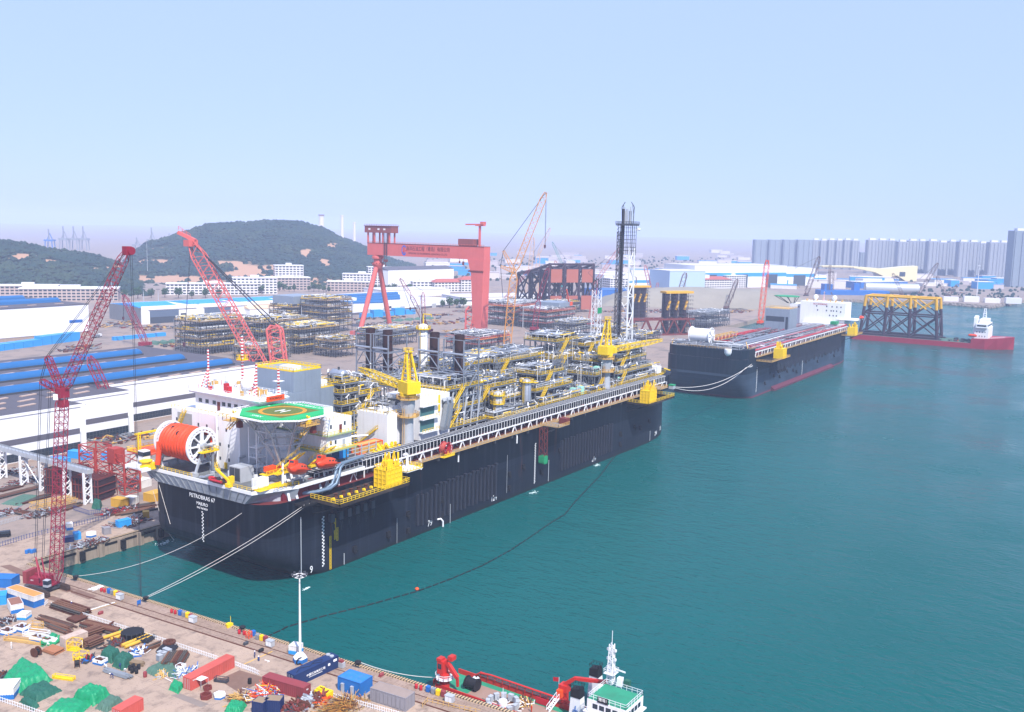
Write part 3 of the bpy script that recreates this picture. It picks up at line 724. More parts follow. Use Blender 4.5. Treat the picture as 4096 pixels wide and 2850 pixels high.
for ya,yb in ((41,48.5),(50,57.5)): stack_frame(83,94,ya,yb,44.5,62.8,87,(ya+yb)/2,'')
vessel_v(103,40,41,66,1.9,WHITE,mGen,(64,))
mb=M().bar((103,40,66),(103,40,70),.3).bar((103,40,70),(103,36,70),.35).bar((103,36,70),(103,36,69),.2);mb.build('jib',YEL,mGen)
# slanted air ducts and braces in front of the generator module
mb=M()
for i in range(5): mb.bar((80+i*4.4,9,30),(84.5+i*4.4,10.5,45),.55,.35)
mb.build('inclined_brace',LGREY,mGen,kind='stuff')
# scaffold towers and lamp masts standing up through the topsides
mb,lm=M(),M();rr=random.Random(66)
for _ in range(46):
    x,y=rr.uniform(62,252),rr.uniform(8,52);z=33+rr.uniform(0,10);h=rr.uniform(4,9);w_=rr.uniform(1.8,3);mb.lat((x,y,z),(x,y,z+h),w_,w_,int(h/1.8),.13,.09,(1,0,0),tri=True)
for _ in range(60):
    x,y=rr.uniform(40,256),rr.uniform(7,52);z=rr.uniform(31,44);h=rr.uniform(6,11);lm.bar((x,y,z),(x,y,z+h),.13);lm.bar((x-.5,y-.3,z+h+.4),(x+.5,y+.3,z+h-.3),.4,.3)
mb.build('scaffold',GREY,ship,kind='stuff');lm.build('lamp_mast',WHITE,ship,kind='stuff')
# ================================================================ stern, accommodation, helideck, cranes of the near ship
UND=mat('stern_underside','9aa0a8',.6,var=.25,sc=.3,streak=.3)
sd=part('stern_deck',ship)
M().prism([(-17.2,4),(-4,-1),(24,-1),(24,53),(-17.2,53)],28.9,29.9).build('deck_slab',WHITE,sd)
M().prism([(-16.9,4.2),(-4,-.7),(23.7,-.7),(23.7,52.7),(-16.9,52.7)],29.9,29.94).build('deck_paint',mat('stern_deck_grey','6f7478',.8,var=.25,dirt=.5),sd)
mb=M();mb.quad((-16.4,8,ZD),(-16.4,48,ZD),(-17,53,28.9),(-17,4,28.9));mb.quad((-16.4,8,ZD),(-17,4,28.9),(-4,-1,28.9),(-4,.5,ZD))
mb.build('flared_plating',UND,sd)
mb=M()
for i in range(15): mb.bar((-16.5,9+i*2.7,ZD+.1),(-17.1,6.5+i*3.2,28.7),.22,.3);mb.bar((-16.6,9+i*2.7,ZD+1.2),(-16.6,11+i*2.7,ZD+1.2),.12)
mb.build('bracket',GREY,sd,kind='stuff')
M().rail([(-17.1,53,29.9),(-17.1,30,29.9)],1.1,2,.09).rail([(-17.1,18,29.9),(-17.1,4.2,29.9),(-4,-.8,29.9)],1.1,2,.09).build('railing',YEL,sd,kind='stuff')
M().box(-22,-13,47,55,30,30.5).box(-22.2,-13,46.6,47,29.6,30.9).box(-22.2,-13,54.6,55,29.6,30.9).build('loading_tray',WHITE,sd)
# hose reel
REELW=mat('reel_white','dfe2e6',.5,var=.06,streak=.15)
reel=part('hose_reel',ship,(-12.5,0,38.4));RRr=5.7
def wheel(y,name):
    mb=M();n=48
    for r0,r1 in ((RRr,RRr*.86),(RRr*.30,RRr*.16),(RRr*.80,RRr*.72)):
        mb.lathe([(r1,y-.22),(r0,y-.22),(r0,y+.22),(r1,y+.22),(r1,y-.22)],n,(0,0,0),'y',cap=False)
    for i in range(24):
        a=2*math.pi*i/24;mb.bar((RRr*.80*math.cos(a),y,RRr*.8*math.sin(a)),(RRr*.87*math.cos(a),y,RRr*.87*math.sin(a)),.5,.3)
    for i in range(8):
        a=2*math.pi*i/8;c,s_=math.cos(a),math.sin(a);mb.bar((RRr*.28*c,y,RRr*.28*s_),(RRr*.74*c,y,RRr*.74*s_),1.15,.34)
    return mb.build(name,REELW,reel,True)
wheel(31,'reel_flange');wheel(46,'reel_flange')
M().lathe([(3.2,31.2),(3.2,45.8)],20,(0,0,0),'y').build('drum',DGREY,reel)
HOSE=mat('orange_hose','e0491c',.55,var=.12,sc=.6,dirt=.25,dcol='7a2412',dsc=.6)
mb=M();pts=[];N_=24;turns=9
for i in range(turns*N_+1):
    a=2*math.pi*i/N_;y=32.3+12.6*i/(turns*N_);rr_=4.55+.06*math.sin(i*.37);pts.append((rr_*math.cos(a),y,rr_*math.sin(a)))
mb.path(pts,.78,8);mb.build('hose',HOSE,reel,True)
M().path([(-4.6,45,0),(-4.7,45.1,-2.5),(-4.9,45.2,-5.5),(-5.2,45.3,-7)],.85,10).build('hose_tail',HOSE,reel,True)
mb=M()
for i in range(6):
    a=rnd(0,3);y=33.5+i*2;mb.lathe([(.86,y-.35),(.86,y+.35)],8,(4.55*math.cos(a+.4),0,4.55*math.sin(a+.4)),'y')
mb.build('hose_coupling',BLACK,reel,kind='stuff')
mb=M()
for y in (30.2,46.8):
    mb.bar((-3.5,y,-8.5),(0,y,0),.6);mb.bar((3.5,y,-8.5),(0,y,0),.6);mb.bar((-2,y,-5),(2,y,-5),.4);mb.tube((0,y-.6,0),(0,y+.6,0),1.0,12)
mb.box(-4.2,-3,29,31.5,-8.5,-7.4).box(3,4.2,29,31.5,-8.5,-7.4)
mb.build('reel_stand',LGREY,reel,kind='stuff')
M().path([(0,29.6,0),(.5,28.6,.3),(1.6,28.4,0),(1.8,28.4,-2),(1.8,28.4,-7.2),(2.6,28.2,-8)],.38,8).build('swivel_pipe',GREY,reel,True)
mb=M().rail([(-2.5,27.6,-1.4),(3.5,27.6,-1.4),(3.5,30,-1.4)],1.1,1.5,.1,toe=.3).box(-2.5,3.5,27.6,30,-1.6,-1.4).stair((4,28.5,-8.4),(4.2,33,-3),1,8);mb.build('service_platform',YEL,reel,kind='stuff')
# port outboard laydown with goalposts, yellow winch drum and pale control cab
pl=part('port_laydown',ship)
M().box(-16,30,53,63,32.4,32.9).build('deck',mat('laydown_orange_deck','c4553a',.8,var=.2,sc=.5,dirt=.3,dcol='e8d8d0'),pl)
mb=M()
for x in (-14,0,14,28): mb.bar((x,53.4,25),(x,62.6,32.4),.4);mb.bar((x,53.4,32.1),(x,62.6,32.1),.4)
mb.build('bracket',LGREY,pl,kind='stuff')
mb=M()
for xa,xb in ((-14,6),(9,28)):
    for x in (xa,xb):
        mb.bar((x,60,32.9),(x,60,38.2),.5);mb.bar((x+.9,60,32.9),(x+.9,60,38),.25)
        for k in range(9): mb.bar((x,60,33.4+k*.55),(x+.9,60,33.4+k*.55),.12)
    mb.bar((xa-1,60,38.2),(xb+1,60,38.2),.6)
mb.build('goalpost',YEL,pl,kind='stuff')
M().rail([(-16,53,32.9),(-16,63,32.9),(30,63,32.9)],1.1,2,.1,toe=.35).build('railing',YEL,pl,kind='stuff')
M().box(-15,-8,54,57,32.9,34).box(-6,2,54.4,56.6,32.9,33.8).build('storage_rack',ORANGE,pl)
M().box(-19.2,-16.8,50,52.6,32,35).m(1).box(-19.35,-16.7,49.9,52.7,33.4,34.7).m(0).bar((-19,50.3,29.9),(-19,50.3,32),.3).bar((-17,52.3,29.9),(-17,52.3,32),.3).build('operator_cab',[WHITE,GLASS],sd)
mb=M().lathe([(1.9,0),(1.9,.3),(1.3,.5),(1.3,1.5),(1.9,1.7),(1.9,2)],16,(-19.5,48.4,30.6)).tube((-19.5,48.4,29.9),(-19.5,48.4,30.6),1,10).cb((-18.4,47,31),(1.6,2,2));mb.build('winch_drum',YEL,sd,True)
# equipment standing on the stern deck
mb=M().box(-13,-8,13.5,18.5,29.94,34.4);mb.m(1).box(-13.06,-13,13.8,15.9,30.3,34.1).box(-13.06,-13,16.1,18.2,30.3,34.1).build('air_intake',[LGREY,DGREY],sd)
M().box(-14,-9.6,5.5,7.7,29.94,32.5).box(-14.05,-14,5.9,6.2,30,32.4).box(-14.05,-14,6.9,7.2,30,32.4).build('deck_locker',WHITE,sd)
mb=M()
for k in range(4): mb.lathe([(.45,-.9),(.5,-.5),(.5,.5),(.45,.9)],10,(-15.4,4.9+k*.2,30.5+.0*k) if k < 1 else (-15.4+1.2*k,4.6,30.5),'x')
mb.build('liferaft_canister',WHITE,sd,True,kind='stuff')
mb=M();rr=random.Random(3)
for _ in range(46):
    x,y=rr.uniform(-18,6),rr.uniform(6,50)
    if y > 28 and x < -6: continue
    mb.k=rr.choice((0,0,1,2,3));mb.cb((x,y,30.6+rr.uniform(0,.6)),(rr.uniform(.5,1.8),rr.uniform(.5,1.8),rr.uniform(.8,2.2)))
mb.build('deck_equipment',[LGREY,WHITE,YEL,GREY],sd,kind='stuff')
M().path([(-8,20,30),(-8,20,34),(-7,21,35),(-4,22,35)],.4,8).path([(-16.5,27,30.4),(-16.5,25,30.6),(-16,23.8,31.2),(-14.5,23.5,31.2)],.42,8).build('bend_pipe',SILVER,sd,True,kind='stuff')
# accommodation block
ac=part('accommodation',ship)
mb=M().box(-5,14,23,55,29.95,46).box(10,21,2,22.8,37,46.2).box(-1,20,22.9,44,46,46.4)
mb.box(-5,-.5,36,44,29.95,37)
acw=mb.build('wall',WHITE,ac);wb0=M().box(-.06,0,-.5,.5,-.6,.6).mesh('window',GLASS)
M().box(-2,7,17.5,47,46.2,51.6).build('upper_wall',WHITE,ac)
M().box(-3.4,8,16,48.4,51.6,52.7).box(-3.7,8.3,15.7,48.7,52.1,52.3).build('upper_roof',WHITE,ac)
M().box(8.6,22,.6,23,36.4,36.9).box(9.4,21.6,.9,23,41.3,41.6).build('balcony',mat('green_grey_deck','9fae7e',.7,var=.1),ac)
mb=M().rail([(8.6,23,36.9),(8.6,.6,36.9),(22,.6,36.9)],1.1,1.6,.1,toe=.2).rail([(9.4,8,41.6),(9.4,.9,41.6),(21.6,.9,41.6)],1.1,1.6,.1).rail([(10,22,46.2),(10,2,46.2),(21,2,46.2)],1.1,1.6,.1).stair((9,16,36.9),(9,9.5,41.6),1,9)
mb.rail([(-5,55,46),(-5,24,46)],1.1,1.6,.09).stair((-5.8,51,40),(-5.8,47.5,46),1.2,10)
mb.build('railing',YEL,ac,kind='stuff')
M().box(10,21,2,22.8,36.9,37).box(-5,10,4,22.9,29.95,30.2).box(9.5,10,2,23,29.95,36.4).box(3,9.5,9,22.9,30.2,36.2).box(5,9.6,14,22.9,36.2,41).build('recess_wall',WHITE,ac)
for y in (11,14,17): inst(wb0,'window',ac,(3,y,33.6))
mb=M()
for i in range(30): mb.box(9.9,10,2.4+i*.68,2.7+i*.68,37.2,46)
mb.build('cladding_rib',WHITE,ac,kind='stuff')
wm=M().box(-.06,0,-.35,.35,-.5,.5).mesh('window',GLASS)
for y in (28,32,37,41):
    for z in (33,37.4,42.2): inst(wm,'window',acw,(-5,y+(z > 41),z))
for y in (48,52.5): inst(wm,'window',acw,(-5,y,42.6));inst(wm,'window',acw,(-5,y,34.5))
wb=M().box(-.06,0,-.75,.75,-.6,.6).mesh('window',GLASS)
for y in (20,22.5,25,28,31,33.6,38,41.4,44.6): inst(wb,'window',acw,(-2,y,49.2))
ws=M().box(-.35,.35,-.06,0,-.6,.6).mesh('window',GLASS)
for x,z in ((12,39),(12,44),(14,39),(18,44.3)): inst(ws,'window',acw,(x,2,z))
M().box(15.6,16.7,1.9,2,41.7,44.2).build('door',BROWN,ac);M().box(17,18.1,1.9,2,37,39.4).build('door',LGREY,ac)
M().box(-2.08,-2,35.3,36.6,46.5,49.6).build('door',BROWN,ac)
M().box(-5.1,-5,45,52,40,45).build('recess_shade_panel',mat('shade_grey','9a9a98',.7),ac)  # flat grey sheet on the wall; the shade of a recess is its colour
M().path([(-5.4,33,31),(-5.4,33,46.5),(-4.6,33,47.2),(-2.6,33,47.2)],.35,8).build('vent_trunk',WHITE,ac,True)
M().box(-1,6,15.4,15.65,51.8,53.4).build('name_board',ORANGE,ac)
text('PETROBRAS 67',.95,BLACK,ac,(2.5,15.36,52.6),FACE_SEA,sx=.8)
# roof gear
rg=part('roof_mast_group',ship)
RWm=bpy.data.materials.new('red_white_bands');RWm.use_nodes=True;_t=RWm.node_tree;_b=_t.nodes['Principled BSDF']
_w=_t.nodes.new('ShaderNodeTexWave');_w.bands_direction='Z';_w.inputs['Scale'].default_value=.32;_tc=_t.nodes.new('ShaderNodeTexCoord');_t.links.new(_tc.outputs['Object'],_w.inputs['Vector'])
_g=_t.nodes.new('ShaderNodeMath');_g.operation='GREATER_THAN';_g.inputs[1].default_value=.5;_t.links.new(_w.outputs['Fac'],_g.inputs[0])
_m=_t.nodes.new('ShaderNodeMix');_m.data_type='RGBA';_m.inputs[6].default_value=lin('ecebea');_m.inputs[7].default_value=lin('c0222c');_t.links.new(_g.outputs[0],_m.inputs[0]);_t.links.new(_m.outputs[2],_b.inputs['Base Color'])
for x,y,h,leg in ((0,43,12.5,1),(5,33,17,0),(0,21,10,1),(6,18,8,0),(3,25,6,1)):
    mb=M().bar((x,y,52.7),(x,y,52.7+h),.5 if not leg else .4)
    if leg: mb.bar((x-2.5,y-1.5,52.7),(x,y,52.7+h*.55),.3).bar((x-1,y+2.6,52.7),(x,y,52.7+h*.55),.3)
    else: mb.box(x-1.3,x+1.3,y-1.3,y+1.3,52.7+h*.55,52.7+h*.56)
    mb.build('banded_mast',RWm,rg)
M().rail([(3.7,31.7,62.3),(6.3,31.7,62.3),(6.3,34.3,62.3),(3.7,34.3,62.3)],1.5,1.2,.12,close=True,toe=.4).build('mast_basket',YEL,rg,kind='stuff')
for x,y,r in ((3,28,2.4),(5,38,1.3),(2,46,1.2)): M().tube((x,y,52.7),(x,y,53.7),r*.6,10).ball((x,y,53.4+r*.9),r,16,10).build('radome',WHITE,rg,True)
mb=M();rr=random.Random(8)
for _ in range(60):
    x,y=rr.uniform(-2,7),rr.uniform(17,47);mb.k=rr.choice((0,0,1,2,3));h=rr.uniform(.6,2.6)
    if rr.random() < .5: mb.tube((x,y,52.7),(x,y,52.7+h*1.4),.1,5)
    else: mb.cb((x,y,52.7+h/2),(rr.uniform(.4,1.6),rr.uniform(.4,1.6),h))
mb.build('roof_gear',[WHITE,LGREY,GOLD,RED],rg,kind='stuff')
M().rail([(-3.4,16,52.7),(8,16,52.7),(8,48.4,52.7),(-3.4,48.4,52.7)],1.1,1.6,.08,close=True).build('railing',WHITE,rg,kind='stuff')
# helideck
hd=part('helideck',ship,(-2.8,6.8,0));hd.scale=(1.18,1.18,1);HZ=50.6;HR=11.6
octo=[(HR*math.cos(R(22.5+45*i)),HR*math.sin(R(22.5+45*i))) for i in range(8)]
HG=mat('helideck_green','18a860',.6,var=.1,sc=.3,dirt=.12,dcol='0f6a40')
M().prism([(x*.93,y*.93) for x,y in octo],HZ-.4,HZ).build('deck_plate',HG,hd)
M().prism(octo,HZ-.75,HZ-.5).build('rim',WHITE,hd)
mb=M()
for i in range(8):
    a,b=octo[i],octo[(i+1) % 8];o_=1.13
    mb.bar((a[0]*o_,a[1]*o_,HZ-.1),(b[0]*o_,b[1]*o_,HZ-.1),.16)
    for k in range(12):
        t_=k/12;x,y=a[0]+(b[0]-a[0])*t_,a[1]+(b[1]-a[1])*t_;mb.bar((x*.95,y*.95,HZ-.35),(x*o_,y*o_,HZ-.1),.1)
mb.build('safety_net',WHITE,hd,kind='stuff')
# painted markings, each sheet 4 mm above the one below
HN=mat('helideck_net_olive','5d6a2c',.85,var=.25,sc=2.)
ty=6.4
M().quad((-ty,-ty,HZ+.004),(ty,-ty,HZ+.004),(ty,ty,HZ+.004),(-ty,ty,HZ+.004)).build('landing_net',HN,hd)
def ring(r0,r1,z,n=40):
    mb=M()
    for i in range(n):
        a,b=2*math.pi*i/n,2*math.pi*(i+1)/n
        mb.quad((r0*math.cos(a),r0*math.sin(a),z),(r1*math.cos(a),r1*math.sin(a),z),(r1*math.cos(b),r1*math.sin(b),z),(r0*math.cos(b),r0*math.sin(b),z))
    return mb
ring(4.9,5.9,HZ+.008).build('landing_circle',mat('circle_ochre','c8891c',.7,var=.15,sc=2),hd)
M().box(-1.7,1.7,.75,1.15,HZ+.01,HZ+.014).box(-1.7,1.7,-1.15,-.75,HZ+.01,HZ+.014).box(-.25,.25,-.75,.75,HZ+.01,HZ+.014).build('landing_letter',PW,hd)
text('PETROBRAS 67',1.5,PW,hd,(8.3,0,HZ+.02),(0,0,R(-90)),.003,sx=1.1);text('SPRX',1.5,PW,hd,(-8.3,0,HZ+.02),(0,0,R(-90)),.003,sx=1.1);text('12.8t',1.3,PW,hd,(2.5,8.6,HZ+.02),(0,0,R(-90)),.003)
mb=M()
for i in range(8):
    a=octo[i];b=octo[(i+1) % 8]
    mb.bar((a[0]*.95,a[1]*.95,HZ-.8),(a[0]*.6,a[1]*.6,45.6),.34);mb.bar((a[0]*.6,a[1]*.6,45.6),(b[0]*.6,b[1]*.6,45.6),.4);mb.bar((a[0]*.95,a[1]*.95,HZ-.9),(b[0]*.95,b[1]*.95,HZ-.9),.3)
    mb.bar((a[0]*.6,a[1]*.6,45.6),((a[0]+b[0])*.47,(a[1]+b[1])*.47,HZ-.8),.22);mb.bar((b[0]*.6,b[1]*.6,45.6),((a[0]+b[0])*.47,(a[1]+b[1])*.47,HZ-.8),.22)
    mb.bar((a[0]*.6,a[1]*.6,45.6),(a[0]*.42,a[1]*.42,41.5),.3);mb.bar((a[0]*.42,a[1]*.42,41.5),(b[0]*.42,b[1]*.42,41.5),.4);mb.bar((a[0]*.42,a[1]*.42,41.5),(a[0]*.16,a[1]*.16,35.5),.38)
for a in ((-3,-3),(3,-3),(3,3),(-3,3)): mb.bar((a[0]*.5,a[1]*.5,35.8),(a[0],a[1],30),.5)
mb.build('support_truss',LGREY,hd,kind='stuff')
mb=M()
for z in (33,36,39): mb.box(-3.4,0,5.8,8.8,z,z+.15)
for x in (-3.3,-.1):
    for y in (5.9,8.7): mb.bar((x,y,30),(x,y,45),.22)
mb.stair((-3,7.3,30),(0,7.3,33),1,7).stair((0,7.3,33),(-3,7.3,36),1,7).stair((-3,7.3,36),(0,7.3,39),1,7)
mb.build('stair_tower',WHITE,hd,kind='stuff')
for sy in (-1,1):
    x,y=(-8.4,7.8) if sy > 0 else (-1.5,-10.4)
    mb=M().box(x-2.4,x+2.4,y-1.5,y+1.5,48.3,48.5).rail([(x-2.4,y-1.5,48.5),(x+2.4,y-1.5,48.5),(x+2.4,y+1.5,48.5),(x-2.4,y+1.5,48.5)],1.1,1.3,.1,close=True).stair((x-2,y,45.8),(x+1,y,48.4),.9,6)
    mb.build('fire_monitor_platform',GOLD,hd,kind='stuff')
    M().cb((x,y,49.3),(1.2,.8,1.4)).tube((x,y,49.6),(x-.9,y-.5,51.2),.22,6).bar((x-.6,y,49.6),(x+.8,y+.4,50.6),.3).build('fire_monitor',YEL,hd)
    M().box(x+1,x+2.2,y-.5,y+.7,45.7,48.3).build('foam_tank',BROWN,hd)
# lifeboat stations (davits are part of the ship)
for i,(lx,ly,lz) in enumerate(((-4.2,.6,34.6),(8.6,.6,34.2))):
    dv=part('lifeboat_davit',ship,(lx,ly,lz))
    mb=M().bar((-1.5,5.5,-1.5),(1.8,-.5,4.2),.45).bar((.6,5.5,-1.5),(3.6,-.5,4.2),.45)
    for k in range(8): t_=k/7;mb.bar((-1.5+3.3*t_,5.5-6*t_,-1.5+5.7*t_),(.6+3*t_,5.5-6*t_,-1.5+5.7*t_),.16)
    mb.rail([(-1.8,5.5,-.6),(1.5,-.5,5.1)],1,1.5,.12).box(-3.5,3.5,3.4,6,-1.9,-1.6).rail([(-3.5,3.4,-1.6),(3.5,3.4,-1.6)],1.1,1.2,.1,toe=.3)
    mb.build('davit_arm',YEL,dv,kind='stuff')
    M().bar((-2.6,-1.2,-2.6),(2.8,-1.2,-2.6),.3).bar((-2,-1.2,-2.6),(-2,-1.2,-4),.3).bar((2.2,-1.2,-2.6),(2.2,-1.2,-4),.3).bar((0,4.5,-2),(-3,-1,-8.9),.7,.5).bar((2.4,4.5,-2),(0,-1,-8.9),.7,.5).build('outrigger',LGREY,dv,kind='stuff')
mb=M().box(-16,-4,2,6,29.95,30.05).rail([(-12,.6,30),(-4,-.9,30)],1.1,1.4,.1);mb.m(1).box(-9,-5.5,6.5,8.3,33.4,34.9).box(-5,-3,6.5,8,33.2,34.3).m(0).box(-10,-2,6,9,32.6,32.8).rail([(-10,6,32.8),(-2,6,32.8)],1.1,1.4,.1).build('muster_platform',[YEL,ORANGE],sd,kind='stuff')
# curved grey seawater pipes at the starboard quarter
mb=M()
for k in range(2): mb.path([(-2+k,3+k,26.2),(3+k*1.2,.2-k*.5,26),(7+k*1.3,-.6-k*.5,26.2),(9.5+k*1.3,-.8-k*.5,27.2),(10.6+k*1.4,-.8-k*.4,29.2),(11.6+k*1.6,-.6,31.4),(13.5+k*1.6,-.3,32.6),(22+k*2,0,32.9)],.55,10)
mb.build('seawater_pipe',mat('blue_grey_pipe','6c7f92',.45,.3,var=.1),ship,True)
M().box(2,22,1.2,2,ZD,30).box(-8,3,1.5,6,ZD,28.6).build('quarter_bulkhead',mat('maroon_paint','6f1f2c',.6,var=.2),ship)
M().lathe([(4.6,ZD),(4.6,30)],20,(-6,6.5,0)).build('rounded_deckhouse',LGREY,ship,True)
# grey turbine house behind the accommodation
th=part('turbine_house',ship)
COR=mat('corrugated_grey','8c98a6',.5,.2,var=.12,sc=.2,streak=.35,scol='66707c')
M().box(19,42,28,46,29,50.2).box(21.5,34,28.01,46,50.2,57).build('wall',COR,th)
mb=M()
for i in range(40): mb.box(19.2+i*.58,19.45+i*.58,27.88,28,29,50)
for i in range(31): mb.box(18.88,19,28.3+i*.58,28.55+i*.58,29,50)
for i in range(21): mb.box(21.7+i*.58,21.95+i*.58,27.9,28,50.3,56.8)
mb.build('cladding_rib',COR,th,kind='stuff')
M().rail([(21.5,28,57),(34,28,57),(34,46,57),(21.5,46,57)],1.2,1.6,.12,close=True,toe=.5).rail([(34,28,50.2),(42,28,50.2),(42,46,50.2)],1.2,1.6,.12,toe=.4).build('railing',YEL,th,kind='stuff')
M().box(36,40,31,35,50.2,52).box(23,27,30,36,57,58.4).build('roof_unit',WHITE,th)
# white electrical house beside the first crane
eh=part('electrical_house',ship)
mb=M().box(62,79,8,24,30,45.2).box(48,62,11,25,30,41).m(1).box(62.02,70,7.95,8.05,38.6,42).box(62.02,70,7.95,8.05,33,37.4)
mb.build('wall',[WHITE,mat('recess_teal','3f6a6c',.5)],eh)
M().box(61.6,71,6.4,8,42,42.35).box(61.6,71,6.4,8,37.4,37.8).box(61.6,71,6.4,8,32.6,33).build('balcony',WHITE,eh)
mb=M().rail([(61.6,6.4,42.3),(71,6.4,42.3)],1.1,1.5,.1).rail([(61.6,6.4,37.8),(71,6.4,37.8)],1.1,1.5,.1).rail([(61.6,6.4,33),(71,6.4,33)],1.1,1.5,.1).rail([(62,8,45.2),(79,8,45.2),(79,24,45.2)],1.1,1.6,.1).rail([(48,25,41),(48,11,41),(62,11,41)],1.1,1.6,.1)
mb.stair((47.4,23,30),(47.4,15,36),1,9).bar((72.6,7.8,39),(72.6,7.8,45),.8,.3)
mb.build('railing',YEL,eh,kind='stuff')
mb=M()
for k in range(2):
    x=74+k*2.4;pts=[(x,7.2,42.6),(x+.8,6.6,42.9),(x+1.2,6.4,41.5),(x+.3,6.4,37),(x-.6,6.6,33.5),(x-.6,6.8,32.2)]
    mb.path(pts,1.15,4)
mb.build('air_duct',GREY,eh)
mb=M();rr=random.Random(15);pipework(mb,rr,49,61,12,24,41.2,44.5,26);mb.k=2;mb.tube((52,10.6,30),(52,10.6,41),.5,8).tube((57,10.5,31),(57,10.5,45),.45,8);mb.build('piping',STEELS,eh,kind='stuff')
# deck cranes
def deck_crane(name,x,y,z0,z1,boom_end,aframe,house=1.,parent=ship):
    c=part('deck_crane',parent,(x,y,0));e=Vector(boom_end)-Vector((x,y,0));d=Vector((e.x,e.y,0)).normalized();sd_=Vector((-d.y,d.x,0));ang=math.atan2(d.y,d.x)
    M().lathe([(2.3,z0),(2.0,z0+4),(2.0,z1-5),(2.5,z1-3.5),(2.5,z1)],20).build('pedestal',LGREY,c,True)
    mb=M()
    for zz in (z1-6.5,z1-.4):
        rg_=[(4.0*math.cos(R(45*i)),4.0*math.sin(R(45*i)),zz) for i in range(8)];mb.prism([(p[0],p[1]) for p in rg_],zz-.25,zz).rail(rg_,1.2,1.5,.13,close=True,toe=.35)
    mb.bar((-2.3,-.4,z0),(-2.3,-.4,z1),.14).bar((-2.3,.4,z0),(-2.3,.4,z1),.14)
    mb.build('access_platform',GOLD,c,kind='stuff')
    M().lathe([(2.6,z1),(2.9,z1+.4),(2.9,z1+1.6)],20).cb((d*-1).to_tuple()[:2]+(z1+3.6,),(6.6,5.2,4),ang).cb((*(d*2.6+sd_*-2.6)[:2],z1+3.4),(2.2,1.8,2.8),ang).build('slewing_house',YEL,c)
    M().cb((*(d*3.4+sd_*-2.6)[:2],z1+3.7),(.8,1.5,1.6),ang).build('cab_window',GLASS,c)
    mb=M();top=Vector((0,0,aframe))
    for s_ in (-1,1):
        mb.bar(d*1.4+sd_*(1.6*s_)+Vector((0,0,z1+5.4)),top+sd_*(.8*s_),.55);mb.bar(d*-3.4+sd_*(1.8*s_)+Vector((0,0,z1+5.4)),top+sd_*(.8*s_)-d*.5,.5)
        for k in range(5): t_=.15+.17*k;mb.bar(d*(1.4*(1-t_))+sd_*(1.5*s_)+Vector((0,0,z1+5.4+(aframe-z1-5.4)*t_)),d*-3.4*(1-t_)+sd_*(1.6*s_)+Vector((0,0,z1+5.4+(aframe-z1-5.4)*t_)),.24)
    for k in range(6): t_=.1+.16*k;zz=z1+5.4+(aframe-z1-5.4)*t_;mb.bar(d*(1.4*(1-t_))-sd_*1.5+Vector((0,0,zz)),d*(1.4*(1-t_))+sd_*1.5+Vector((0,0,zz)),.25)
    mb.cb((0,0,aframe+.3),(2.6,2.6,.3),ang).rail([(x_*1.3,y_*1.3,aframe+.4) for x_,y_ in ((-1,-1),(1,-1),(1,1),(-1,1))],1.1,1.3,.12,close=True)
    mb.build('a_frame',YEL,c,kind='stuff')
    mb=M();a=d*2.6+Vector((0,0,z1+3.2));mid=a+(e-a)*.72
    mb.lat(a,a+(e-a)*.12,.9,2.2,2,.28,.16,sd_).lat(a+(e-a)*.12,mid,2.2,2.2,12,.28,.16,sd_).lat(mid,e,2.2,1.0,6,.26,.15,sd_)
    mb.build('boom',YEL,c,kind='stuff')
    mb=M()
    for s_ in (-1,1): mb.bar(top+sd_*(.5*s_),e+sd_*(.4*s_),.1)
    mb.build('boom_cable',CABLE,c,kind='stuff')
    return c
b1=G(*z7(310,505),51.5)
deck_crane('c1',55.3,8,30,46.6,(b1.x,b1.y,51.5),62)
deck_crane('c2',200,8,31,45.6,(262,8.5,48.5),63.2)
# flare tower at the bow
fx,fy=262,31
ft=part('flare_tower',ship);mb=M()
for (x,y) in ((-3.2,-3.6),(3.2,-3.6),(0,4.2)): mb.bar((fx+x,fy+y,40),(fx+x*.86,fy+y*.86,96 if y < 0 else 108),.7)
LEGS=((-3.2,-3.6),(3.2,-3.6),(0,4.2))
for k in range(6):
    za,zb=44+k*8.6,44+(k+1)*8.6
    for i in range(3):
        a,b=LEGS[i],LEGS[(i+1) % 3]
        if i == 2 and k > 3: continue
        mb.bar((fx+a[0]*.93,fy+a[1]*.93,za),(fx+b[0]*.93,fy+b[1]*.93,za),.34);mb.bar((fx+a[0]*.93,fy+a[1]*.93,za) if k % 2 else (fx+b[0]*.93,fy+b[1]*.93,za),(fx+b[0]*.93,fy+b[1]*.93,zb) if k % 2 else (fx+a[0]*.93,fy+a[1]*.93,zb),.34)
mb.build('tower_leg',WHITE,ft,kind='stuff')
mb=M()
for k in range(4): mb.tube((fx-2+1.1*k*.8,fy+1.2+k*.7,41),(fx-2+1.1*k*.8,fy+1.2+k*.7,116),.36,8)
mb.lat((fx-2.6,fy+3.4,42),(fx-2.6,fy+3.4,104),1.6,1.6,40,.2,.14)
z=42
while z < 108: mb.bar((fx-3,fy,z),(fx+1.5,fy+3.8,z),.25);mb.bar((fx-3.2,fy+4.2,z),(fx-1.8,fy+4.2,z+1.5),.2);z += 1.8
mb.build('flare_riser',mat('sooty_steel','55535a',.7,.2,var=.3),ft,kind='stuff')
mb=M()
for z in range(92,108,4): mb.rail([(fx-3,fy-3.5,z),(fx+3.6,fy-3.5,z),(fx+3.6,fy+3.6,z),(fx-3,fy+3.6,z)],4,2.2,.2,close=True,mid=True)
